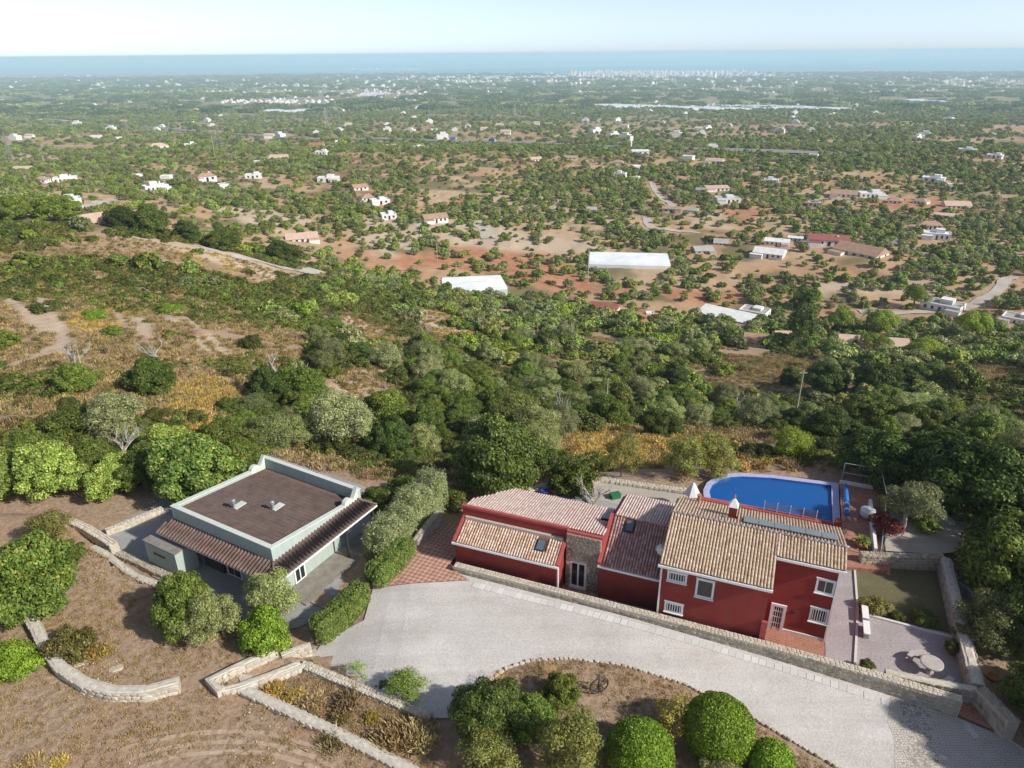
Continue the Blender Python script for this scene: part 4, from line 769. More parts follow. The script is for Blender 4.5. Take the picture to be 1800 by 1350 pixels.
pot('blue glazed pot on the rear terrace behind the annex', hw(-10.2, 10.6, .1), .3, 'bluepot', None); pot('tipped red pot beside the blue pot on the rear terrace', hw(-9.6, 11.1, .1), .32, 'pot', None); pot('terracotta pot outside the garden wall by the gate', pz(1742, 1198, -.3), .3, 'pot', None)
# blocks, round table and curved benches in the gravel yard
for q, lb in ((5.2, 'white oblong bench block nearer the lawn shrubs'), (3.9, 'white oblong bench block with grey end nearer the round table')):
    t = thing('bench_block', lb, 'bench', hw(11.25, q, .02), TH, 'white bench blocks'); MB().box((-.15, -.55, .34), (.2, .55, .44)).obj('seat', 'white', t); MB().box((-.1, -.48, 0), (.15, .48, .338)).obj('base', 'greyroof', t)
t = thing('round_table', 'pale round stone table in the mauve gravel yard', 'table', hw(14.25, 2.0, .02), TH); MB().lathe([(.5, .62), (.56, .65), (.56, .72), (.5, .74)], (0, 0, 0), 22).obj('table_top', 'tablestone', t); MB().lathe([(.24, 0), (.16, .2), (.14, .45), (.26, .618)], (0, 0, 0), 12).obj('pedestal', 'tablestone', t)
for i, (a, lb) in enumerate(((2.2, 'curved stone bench on the far side of the round table'), (-.95, 'curved stone bench between round table and inner wall'))):
    t = thing('curved_bench', lb, 'bench', hw(14.25, 2.0, .02), TH + a, 'curved stone benches'); po = [(1.18 * math.cos(k), 1.18 * math.sin(k)) for k in np.linspace(-.55, .55, 9)] + [(.85 * math.cos(k), .85 * math.sin(k)) for k in np.linspace(.55, -.55, 9)]
    MB().prism(po, .34, .43).obj('seat', 'tablestone', t)
    for k in (-.4, .4): MB().box((.9, -.1, 0), (1.1, .1, .338), 0, Matrix.Rotation(k, 4, 'Z')).obj('leg', 'tablestone', t)
kb = thing('path_kerb', 'thin stone kerb between the side path and the yard', 'kerb', hw(0, 0), TH); MB().prism([(10.5, .5), (10.62, .5), (11.02, 5.7), (11.02, 10.3), (10.9, 10.3), (10.9, 5.7)], 0, .1).obj('kerb', 'slab', kb)
kb = thing('lawn_kerb', 'thin stone kerb between lawn shrubs and the mauve gravel', 'kerb', hw(0, 0), TH); MB().prism([(11.5, 5.35), (15.9, 5.1), (15.9, 5.25), (11.5, 5.5)], 0, .14).obj('kerb', 'slab', kb)

# ------------------------------------------------------------------ stone walls
def stone_wall(name, label, pts, thick, pale=0, joined=True, sides=(1,), sw=(.26, .46), sh=(.18, .32), cap='stonecap', capst=True, cat='wall', dep=.04, cappale=False):
    """pts: (x, y, z bottom, z top) along the middle line; sides: +1 = right-hand face, -1 = left-hand face"""
    P = np.array(pts, float); t = thing(name, label, cat, (P[0][0], P[0][1], 0)); P[:, :2] -= P[0, :2].copy()
    d = np.gradient(P[:, :2], axis=0); d /= np.linalg.norm(d, axis=1)[:, None]; N = np.stack([d[:, 1], -d[:, 0]], 1)      # right-hand normal
    R, L = P[:, :2] + N * thick / 2, P[:, :2] - N * thick / 2; n = len(P); V = []
    for a, z in ((R, 2), (L, 2), (L, 3), (R, 3)): V += [(a[i][0], a[i][1], P[i][z] - (.0 if z == 2 else .03)) for i in range(n)]
    Fq = [(k * n + i, k * n + i + 1, ((k + 1) % 4) * n + i + 1, ((k + 1) % 4) * n + i) for k in range(4) for i in range(n - 1)] + [(0, n, 2 * n, 3 * n), (n - 1, 4 * n - 1, 3 * n - 1, 2 * n - 1)]
    Fq = [f[::-1] for f in Fq]; MB().add(V, Fq).obj('core', 'grout', t)
    seg = np.linalg.norm(np.diff(P[:, :2], axis=0), axis=1); cum = np.r_[0, np.cumsum(seg)]; tot = cum[-1]
    def at(u):
        i = min(max(int(np.searchsorted(cum, u)) - 1, 0), n - 2); k = (u - cum[i]) / seg[i]; return i, k
    for sgn in sides:
        def face(u, v, sgn=sgn):
            i, k = at(u); c = P[i] * (1 - k) + P[i + 1] * k; nn = N[i] * (1 - k) + N[i + 1] * k; nn = nn * sgn; dd = d[i] * (1 - k) + d[i + 1] * k
            return (c[0] + nn[0] * (thick / 2 - .01), c[1] + nn[1] * (thick / 2 - .01), c[2] + v), (nn[0], nn[1], 0), (dd[0] * sgn, dd[1] * sgn, 0)
        tl = lambda u: (lambda i, k: (P[i][3] - P[i][2]) * (1 - k) + (P[i + 1][3] - P[i + 1][2]) * k)(*at(u))
        face_stones(t, face, tot, max(P[:, 3] - P[:, 2]), pale, sw, sh, dep, 290, joined, topline=tl)
    if capst:
        def tface(u, v):
            i, k = at(u); c = P[i] * (1 - k) + P[i + 1] * k; nn = N[i] * (1 - k) + N[i + 1] * k; dd = d[i] * (1 - k) + d[i + 1] * k; o = thick / 2 - v
            return (c[0] + nn[0] * o, c[1] + nn[1] * o, c[3] - .035), (0, 0, 1), (dd[0], dd[1], 0)
        face_stones(t, tface, tot, thick, 1 if cappale else pale, (.14, .3), (.12, .24), .03 if cappale else .04, 0, True, name='coping_stone')
    else:
        V = []; m = max(n * 4, int(tot / .3)); us = np.linspace(0, tot, m)
        rows = []
        for o in (-.52, -.25, 0, .25, .52):
            for u in us:
                i, k = at(u); c = P[i] * (1 - k) + P[i + 1] * k; nn = N[i] * (1 - k) + N[i + 1] * k; j = random.uniform(-.02, .02); V.append((c[0] + nn[0] * (o * thick + j), c[1] + nn[1] * (o * thick + j), c[3] + random.uniform(-.015, .02) - (.09 if abs(o) > .5 else 0)))
        Fq = [(a * m + i, a * m + i + 1, (a + 1) * m + i + 1, (a + 1) * m + i) for a in range(4) for i in range(m - 1)]; MB().add(V, Fq).obj('coping', cap, t)
    return t
def drivez(s): return float(zdrive(np.array([hw(s, -.4)[0]]), np.array([hw(s, -.4)[1]]))[0])
stone_wall('retaining_wall', 'long rubble stone wall between the driveway and the red house', [(*hw(s, q)[:2], drivez(s) - .1, zt) for s, q, zt in [(-12.5, -.05, 1.15), (-6, -.05, 1.12), (0, -.05, 1.1), (6, -.07, 1.08), (11, -.2, 1.06), (15.2, -.42, 1.05)]], .46, 0, False, (1,), (.22, .46), (.15, .29), cappale=True, dep=.03)
stone_wall('end_wall', 'short rubble wall with raised pillar at the driveway gate', [(*hw(s, q)[:2], -.3, zt) for s, q, zt in [(16.2, .75, 1.0), (16.75, -.2, 1.05), (17.2, -1.2, 1.2)]], .6, 0, False, (1, -1), (.3, .5))
stone_wall('inner_wall', 'grey stone wall behind the driveway wall closing the gravel yard', [(*hw(s, q)[:2], -.1, .85) for s, q in [(11.9, .42), (14, .5), (16.1, .75)]], .42, 0, True, (1, -1), capst=False)
stone_wall('garden_wall', 'broad grey stone wall along the right of lawn and gravel yard', [(*hw(s, q)[:2], -.3, .95) for s, q in [(16.15, 11.6), (16.12, 8.5), (16.1, 5), (16.15, 1.0)]], .62, 0, True, (1, -1), capst=False)
stone_wall('lawn_back_wall', 'grey stone retaining wall behind the lawn', [(*hw(s, q)[:2], -.2, .95) for s, q in [(11.2, 10.25), (13.5, 10.9), (16.1, 11.8)]], .45, 0, True, (1,))
stone_wall('outer_wall', 'low stone wall running down outside the garden corner', [(*hw(s, q)[:2], -1.2, .5) for s, q in [(16.4, 10.9), (17.6, 9.2), (18.4, 7.5)]], .5, 0, True, (1,))
stone_wall('courtyard_wall', 'rubble wall between the tall olive hedge and the checkered courtyard', [(p[0], p[1], 0, 1.15) for p in (pz(730, 955, .9), pz(748, 930, .9), pz(772, 902, .9))], .4, 0, True, (1, -1))
zl = .9
stone_wall('curved_wall', 'free-standing curved pale stone wall in the dry field', [(*pz(x, y, 1.55)[:2], .8, 1.55) for x, y in [(30, 1044), (44, 1068), (62, 1100), (82, 1140), (108, 1172), (150, 1199), (200, 1212), (256, 1211), (314, 1195)]], .58, 1, False, (1,), (.3, .55), (.22, .36), capst=False)
stone_wall('stair_wall', 'pale stone wall on the uphill side of the garden stairs', [(*pz(x, y, 1.35)[:2], .2, 1.35) for x, y in [(388, 1212), (366, 1194), (420, 1168), (486, 1140)]], .42, 1, False, (1,), (.3, .5), (.22, .34), capst=False)
stone_wall('stair_end_wall', 'short pale stone wall at the foot of the garden stairs', [(*pz(x, y, 1.0)[:2], -.1, 1.0) for x, y in [(494, 1150), (520, 1140), (546, 1132)]], .4, 1, False, (1,), (.3, .5), (.22, .34), capst=False)
stone_wall('lower_stair_wall', 'pale stone wall on the near side of the garden stairs', [(*pz(x, y, 1.1)[:2], .2, zt) for x, y, zt in [(392, 1213, 1.15), (420, 1206, 1.15), (470, 1187, 1.1), (527, 1163, 1.05)]], .42, 1, False, (1,), (.3, .5), (.22, .34), capst=False)
stone_wall('bed_wall', 'low pale stone wall between the gravel and the dry planting bed', [(*pz(x, y, .8)[:2], -.1, .8) for x, y in [(530, 1165), (600, 1194), (680, 1226), (758, 1258)]], .42, 1, True, (1, -1))
stone_wall('terrace_wall', 'long straight pale wall crossing the bottom of the dry field', [(*pz(x, y, 1.05)[:2], .2, 1.05) for x, y in [(420, 1206), (500, 1243), (600, 1290), (700, 1340), (760, 1372)]], .5, 1, True, (1, -1), capst=False)
stone_wall('yard_edge_wall', 'winding low grey wall between dry field and the green house yard', [(*pz(x, y, 1.0)[:2], -.1, 1.0) for x, y in [(161, 960), (182, 970), (201, 984), (222, 1001), (240, 1012), (262, 1020), (284, 1029)]], .42, 0, True, (1, -1), capst=False)
stone_wall('upper_edge_wall', 'stepped pale wall above the parked yard corner left of green house', [(*pz(x, y, .9)[:2], -.1, .9) for x, y in [(120, 912), (150, 925), (178, 942), (200, 957)]], .5, 1, True, (1, -1))
stone_wall('rubble_bank', 'tumbled dry stone edging beside the green store room', [(*pz(x, y, .25)[:2], -.2, .35) for x, y in [(208, 972), (240, 985), (275, 1003), (300, 1012)]], .5, 0, True, (1,), (.16, .3), (.12, .22))
stone_wall('rear_yard_wall', 'low stone wall behind the yard left of the green house', [(*pz(x, y, .4)[:2], -.3, .45) for x, y in [(185, 932), (230, 915), (285, 892)]], .4, 1, True, (1, -1))
stone_wall('terrace_edge', 'curved rubble edge of the rear terrace behind the annex', [(*hw(s, q)[:2], -1, .3) for s, q in [(-12.3, 9.4), (-10.8, 11.5), (-8.8, 12.6), (-6.5, 14.1), (-3.9, 14.3), (-1, 14.6), (.4, 14.9)]], .45, 1, True, (1, -1))
stone_wall('olive_bed_edge', 'short pale stones edging the olive tree bed', [(*hw(s, q)[:2], .5, 1.0) for s, q in [(16.2, 17.2), (16.8, 16.6), (17.2, 15.9)]], .35, 1, True, (1,))
# steps
stp = thing('garden_steps', 'worn stone steps between the two pale stair walls', 'steps', (0, 0, 0))
A_, B_ = pz(420, 1192, .8), pz(560, 1152, .0)
for i in range(7):
    k0 = i / 7; k1 = (i + 1) / 7; a = A_ * (1 - k0) + B_ * k0; b_ = A_ * (1 - k1) + B_ * k1; dd = (b_ - a)[:2]; dd /= np.linalg.norm(dd); nn = np.array([-dd[1], dd[0]]) * .5; z = .8 - i * .115
    MB().prism([tuple(a[:2] - nn), tuple(b_[:2] - nn), tuple(b_[:2] + nn), tuple(a[:2] + nn)], z - .3, z).obj('step', 'grout', stp)
# pale slabs along the driveway wall
ss = link('paving_strip', None, kind='structure')
sa, sb = dpz(846, 1013), dpz(1556, 1236); L = np.linalg.norm((sb - sa)[:2]); ns = 57; dirn = (sb - sa) / L; ang = math.atan2(dirn[1], dirn[0]); sm = MB().box((-.5, -.5, -.5), (.5, .5, .5)).mesh('slab', 'slab')
for i in range(ns + 1):
    if i in (ns - 1, ns - 3): continue
    k = i / ns; p = sa * (1 - k) + sb * k; p = hw(((p[:2] - HO) @ HU), -.78 - .012 * abs(((p[:2] - HO) @ HU) - 3) - .06 * max(0, ((p[:2] - HO) @ HU) - 9)); z = float(zdrive(p[0:1], p[1:2])[0])
    link('slab', sm, ss, (p[0], p[1], z + .008), (0, -.04, ang + random.uniform(-.04, .04)), (.36 * random.uniform(.93, 1.05), .46 * random.uniform(.93, 1.06), .05))
# kerb stones round the planted island
kr = link('island_kerb', None, kind='structure'); kpts = [dpz(*p) for p in [(850, 1204), (890, 1176), (930, 1162), (1000, 1158), (1100, 1171), (1200, 1201), (1330, 1266), (1480, 1354)]]
kk = np.array(kpts)[:, :2]; sg = np.linalg.norm(np.diff(kk, axis=0), axis=1); cm = np.r_[0, np.cumsum(sg)]; u = 0
while u < cm[-1]:
    i = min(int(np.searchsorted(cm, u + 1e-6)) - 1, len(sg) - 1); k = (u - cm[i]) / sg[i]; p = kk[i] * (1 - k) + kk[i + 1] * k; dd = kk[i + 1] - kk[i]; ln = random.uniform(.22, .36)
    o = bpy.data.objects.new('kerb_stone', random.choice(STONES[1])); COL.objects.link(o); o.parent = kr; o.location = (p[0], p[1], float(zdrive(p[0:1], p[1:2])[0]) - .05); o.rotation_euler = (0, 0, math.atan2(dd[1], dd[0]) + random.uniform(-.15, .15)); o.scale = (ln * .95, .17 * random.uniform(.8, 1.3), .16 * random.uniform(.7, 1.2)); u += ln
# cart wheel in the island
wh = thing('cart_wheel', 'old iron cart wheel standing on a post in the planted island', 'wheel', dpz(1052, 1222) + np.array([0, 0, .12]), .35)
rr = .5
MB().tube([(rr * math.cos(a), 0, rr * math.sin(a) + .55) for a in np.linspace(0, 2 * math.pi, 25)], .035, 6).obj('rim', 'dark', wh)
for k in range(8): a = k * math.pi / 4; MB().tube([(.06 * math.cos(a), 0, .55 + .06 * math.sin(a)), (rr * math.cos(a), 0, .55 + rr * math.sin(a))], .018, 5).obj('spoke', 'dark', wh)
MB().tube([(0, -.08, .55), (0, .08, .55)], .08, 10).obj('hub', 'dark', wh); MB().tube([(0, .06, -.1), (0, .06, 1.25)], .025, 6).obj('post', 'dark', wh)
# benches/stones lying in the field
for (x, y, s, lb) in ((205, 1178, .5, 'flat pale stone lying inside the curved wall'), (140, 1172, .35, 'upright pale stone beside the curved wall and bush')):
    o = bpy.data.objects.new('boulder', STONES[1][2]); COL.objects.link(o); p = pz(x, y, .9); o.location = tuple(p - np.array([0, 0, .08])); o.scale = (s * 1.8, s, .25); o.rotation_euler = (0, 0, .5); o['label'] = lb; o['category'] = 'stone'

# ------------------------------------------------------------------ vegetation prototypes (crown radius 1)
_ico = None
def blob(c, r, rg):
    """a rough closed lump"""
    global _ico
    if _ico is None:
        import bmesh
        bm = bmesh.new(); bmesh.ops.create_icosphere(bm, subdivisions=1, radius=1); _ico = (np.array([v.co for v in bm.verts]), np.array([[v.index for v in f.verts] for f in bm.faces])); bm.free()
    V, Fq = _ico; return np.array(c) + V * r * rg.uniform(.8, 1.1, (len(V), 1)), Fq
def leaf_cloud(rg, C, Rr, n, size, aspect, flat=0., spread=.22, up=.25):
    """n leaf-like faces over the surfaces of lumps C (k,3) with radii Rr (k,3)"""
    k = len(C); wgt = (Rr[:, 0] * Rr[:, 2]) ** 1.0; wgt = wgt / wgt.sum(); out = np.zeros((0, 3)); nrm = np.zeros((0, 3))
    for _ in range(6):
        i = rg.choice(k, n, p=wgt); d = rg.normal(size=(n, 3)); d /= np.linalg.norm(d, axis=1)[:, None]; d[:, 2] = np.where(d[:, 2] < -.35, -d[:, 2], d[:, 2])
        P = C[i] + d * Rr[i] * (1 + rg.uniform(-spread, spread * .6, (n, 1))); keep = np.ones(n, bool)
        for j in range(k): q = (P - C[j]) / Rr[j]; keep &= ~((i != j) & ((q ** 2).sum(1) < .62))
        keep &= P[:, 2] > .02
        out = np.concatenate([out, P[keep]]); nrm = np.concatenate([nrm, d[keep]])
        if len(out) >= n: break
    P = out[:n]; N = nrm[:n] + rg.normal(size=(len(P), 3)) * .55 + np.array([0, 0, up]); N /= np.linalg.norm(N, axis=1)[:, None]
    T = np.cross(N, rg.normal(size=(len(P), 3))); T /= np.linalg.norm(T, axis=1)[:, None] + 1e-9; Bv = np.cross(N, T); s = size * rg.uniform(.65, 1.35, (len(P), 1))
    V = np.stack([P - T * s, P + Bv * s * aspect + N * s * .15, P + T * s, P - Bv * s * aspect + N * s * .15], 1).reshape(-1, 3); return V, np.arange(len(P) * 4).reshape(-1, 4)
def lumps(rg, k, rx, z0, z1, lr, flatz=.8):
    C = []; R = []
    for i in range(k):
        a = i * 2.399 + rg.uniform(-.3, .3); h = (i + .5) / k; zz = z0 + (z1 - z0) * h; prof = math.sin(math.pi * min(1, .18 + .80 * h)) ** .6; rad = rx * prof * rg.uniform(.55, .9)
        C.append((rad * math.cos(a), rad * math.sin(a), zz)); r = lr * rg.uniform(.75, 1.25); R.append((r, r, r * flatz))
    q_ = rg.uniform(.82, 1.2); C = [(a * q_ + rg.normal() * .05, b / q_ + rg.normal() * .05, c * rg.uniform(.88, 1.12)) for a, b, c in C]
    C.append((0, 0, (z0 + z1) / 2)); R.append((rx * .62, rx * .62, (z1 - z0) * .5)); return np.array(C), np.array(R)
def crown_mesh(name, m, seed, k=15, z0=.35, z1=1.25, lr=.42, n=6000, size=.06, aspect=.55, core=.62, spread=.22, rx=1.0):
    rg = np.random.default_rng(seed); C, R = lumps(rg, k, rx, z0, z1, lr); V, Fq = leaf_cloud(rg, C, R, n, size, aspect, spread=spread)
    Vs = [V]; quad = [tuple(f) for f in Fq]; o = len(V)
    if core:
        tri = []
        for c, r in zip(C, R): bv, bf = blob(c, r * core, rg); bv[:, 2] = np.maximum(bv[:, 2], .03); Vs.append(bv); tri.append(bf + o); o += len(bv)
        V = np.concatenate(Vs); T = np.concatenate(tri); Fq = np.concatenate([Fq, np.c_[T, T[:, 2]]]) if False else Fq
        me = bpy.data.meshes.new(name); nq, ntri = len(Fq), len(T); me.vertices.add(len(V)); me.vertices.foreach_set('co', V.astype(np.float32).ravel()); me.loops.add(nq * 4 + ntri * 3)
        me.loops.foreach_set('vertex_index', np.r_[Fq.ravel(), T.ravel()].astype(np.int32)); me.polygons.add(nq + ntri); me.polygons.foreach_set('loop_start', np.r_[np.arange(nq) * 4, nq * 4 + np.arange(ntri) * 3].astype(np.int32))
        me.materials.append(MT[m]); me.update(calc_edges=True)
    else: me = fast_mesh(name, V, Fq, m)
    me['tops'] = 0; return me, C, R
def trunk_mesh(name, seed, C, h0=.45, r=.07, m='wood', k=6):
    rg = random.Random(seed); mb = MB(); b = (rg.uniform(-.05, .05), rg.uniform(-.05, .05), h0); mb.tube([(0, 0, -.12), (rg.uniform(-.03, .03), rg.uniform(-.03, .03), h0 * .5), b], [r * 1.3, r, r * .85], 7)
    for i in rg.sample(range(len(C) - 1), min(k, len(C) - 1)):
        c = C[i]; mid = (c[0] * .45 + rg.uniform(-.06, .06), c[1] * .45 + rg.uniform(-.06, .06), (h0 + c[2]) / 2 - .05); mb.tube([b, mid, tuple(c)], [r * .6, r * .4, r * .15], 5)
    return mb.mesh(name, m)
PR = {}
def proto(key, m, **kw):
    tr = kw.pop('trunk', None); me, C, R = crown_mesh('crown_' + key, m, hash_(key), **kw); PR[key] = (me, trunk_mesh('trunk_' + key, hash_(key), C, **tr) if tr else None)
def hash_(s): return sum((i + 1) * ord(c) for i, c in enumerate(s)) % 9973
TK = dict(h0=.4, r=.075)
for i in range(3): proto('carob%d' % i, 'carob', n=15000, size=.036, aspect=.6, k=40, z0=.25, z1=1.3, lr=.25, trunk=TK)
proto('carobpale0', 'carobpale', n=16000, size=.034, aspect=.6, k=44, z0=.22, z1=1.2, lr=.24, trunk=TK); proto('carobpale1', 'carobpale', n=14000, size=.038, aspect=.6, k=36, z0=.22, z1=1.25, lr=.26, trunk=TK)
for i in range(2): proto('olive%d' % i, 'olive', n=11000, size=.042, aspect=.28, k=26, z0=.45, z1=1.4, lr=.27, core=.5, spread=.35, trunk=dict(h0=.5, r=.08))
proto('greyolive0', 'greyolive', n=12000, size=.042, aspect=.25, k=28, z0=.3, z1=1.45, lr=.28, core=.5, spread=.4, trunk=dict(h0=.45, r=.07)); proto('terraceolive', 'greyolive', n=5200, size=.05, aspect=.27, k=9, z0=1.05, z1=1.65, lr=.36, core=.45, spread=.3, trunk=dict(h0=.75, r=.075, m='deadwood', k=9))
for i in range(2): proto('dark%d' % i, 'darkleaf', n=18000, size=.032, aspect=.6, k=46, z0=.22, z1=1.3, lr=.24, trunk=TK)
for i in range(3): proto('oak%d' % i, 'oak', n=4200, size=.055, aspect=.6, k=18, z0=.12, z1=.8, lr=.3)
proto('oakbrown0', 'oakbrown', n=3200, size=.065, aspect=.5, k=11, z0=.15, z1=.8, lr=.4, spread=.3); proto('brightbush', 'bright', n=7000, size=.045, aspect=.6, k=13, z0=.2, z1=.95, lr=.42); proto('carobbush', 'carob', n=8000, size=.042, aspect=.6, k=24, z0=.15, z1=.95, lr=.29)
proto('yellow0', 'yellow', n=2600, size=.05, aspect=.4, k=10, z0=.4, z1=1.5, lr=.36, core=0, spread=.45, trunk=dict(h0=.4, r=.04)); proto('willow0', 'oakbrown', n=5200, size=.05, aspect=.25, k=12, z0=.6, z1=1.9, lr=.4, core=.4, spread=.4, trunk=dict(h0=.5, r=.05)); proto('almond0', 'pine', n=4000, size=.05, aspect=.35, k=11, z0=.5, z1=1.5, lr=.4, core=.4, spread=.4, trunk=dict(h0=.5, r=.05))
proto('palegreen', 'feather', n=6000, size=.05, aspect=.35, k=13, z0=.4, z1=1.9, lr=.4, core=.5, spread=.35, trunk=dict(h0=.35, r=.05)); proto('young0', 'carobpale', n=900, size=.06, aspect=.45, k=8, z0=.7, z1=2.0, lr=.33, core=0, spread=.5, trunk=dict(h0=.6, r=.035)); proto('orange0', 'orange', n=700, size=.05, aspect=.3, k=7, z0=.5, z1=1.8, lr=.3, core=0, spread=.5, trunk=dict(h0=.4, r=.03))
proto('pine0', 'pine', n=5500, size=.05, aspect=.3, k=15, z0=.75, z1=1.25, lr=.36, core=.55, trunk=dict(h0=.7, r=.06)); proto('cypress0', 'darkleaf', n=3500, size=.07, aspect=.4, k=16, z0=.5, z1=6.0, lr=.6, core=.6, trunk=dict(h0=.5, r=.12)); proto('fir0', 'darkleaf', n=5200, size=.06, aspect=.35, k=20, z0=.4, z1=2.6, lr=.36, core=.5, trunk=dict(h0=.6, r=.06))
proto('flower0', 'flower', n=3000, size=.06, aspect=.6, k=9, z0=.2, z1=.8, lr=.4)
def brush_mesh(name, m, seed, n=900, ln=.5, wd=.02, h=.7):
    rg = np.random.default_rng(seed); a = rg.uniform(0, 6.283, n); e = rg.uniform(.15, 1.45, n); base = rg.normal(size=(n, 3)) * (.35, .35, .0); base[:, 2] = rg.uniform(0, h * .55, n); d = np.stack([np.cos(a) * np.cos(e), np.sin(a) * np.cos(e), np.sin(e)], 1)
    L = ln * rg.uniform(.5, 1.2, (n, 1)); tip = base + d * L; s = np.cross(d, rg.normal(size=(n, 3))); s /= np.linalg.norm(s, axis=1)[:, None]; w_ = wd * rg.uniform(.6, 1.6, (n, 1)); mid = base + d * L * .55
    V = np.stack([base, mid + s * w_, tip, mid - s * w_], 1).reshape(-1, 3); return fast_mesh(name, V, np.arange(n * 4).reshape(-1, 4), m)
for i in range(2): PR['drybush%d' % i] = (brush_mesh('dry%d' % i, 'dry', i, 1400, .55, .03), None); PR['greybush%d' % i] = (brush_mesh('grey%d' % i, 'drygrey', i + 5, 1500, .6, .028), None); PR['goldbush%d' % i] = (brush_mesh('gold%d' % i, 'drygold', i + 9, 1400, .5, .032), None)
def dead_tree_mesh(seed, n=7):
    rg = random.Random(seed); mb = MB()
    def br(p, d, ln, r, lv):
        d = d.normalized(); q = p + d * ln * .5 + Vector((rg.uniform(-.1, .1), rg.uniform(-.1, .1), rg.uniform(-.05, .1))) * ln; e = q + (d + Vector((rg.uniform(-.5, .5), rg.uniform(-.5, .5), rg.uniform(-.1, .4)))).normalized() * ln * .5; mb.tube([p, q, e], [r, r * .75, r * .45], 5)
        if lv < 3:
            for _ in range(3 if lv < 2 else 2): br(e if rg.random() < .6 else q, d + Vector((rg.uniform(-1, 1), rg.uniform(-1, 1), rg.uniform(-.2, .7))), ln * .68, r * .5, lv + 1)
    for _ in range(3): br(Vector((0, 0, -.05)), Vector((rg.uniform(-.6, .6), rg.uniform(-.6, .6), 1)), .8, .07, 0)
    return mb.mesh('branches', 'deadwood')
DEAD = [dead_tree_mesh(s) for s in (3, 8, 14)]
def plant(kind, name, label, cat, p, r, group=None, hs=1.0, rz=None):
    crown, trunk = PR[kind]; rz = random.uniform(0, 6.28) if rz is None else rz; sc_ = (r * random.uniform(.85, 1.2), r * random.uniform(.85, 1.2), r * hs)
    if trunk is None:
        o = link(name, crown, None, p, rz, sc_); o['label'] = label; o['category'] = cat
    else:
        o = thing(name, label, cat, p, rz); link('crown', crown, o, scale=sc_); link('trunk', trunk, o, scale=sc_)
    if group: o['group'] = group
    return o
FZ = lambda x, y, z: pz(x, y, z)
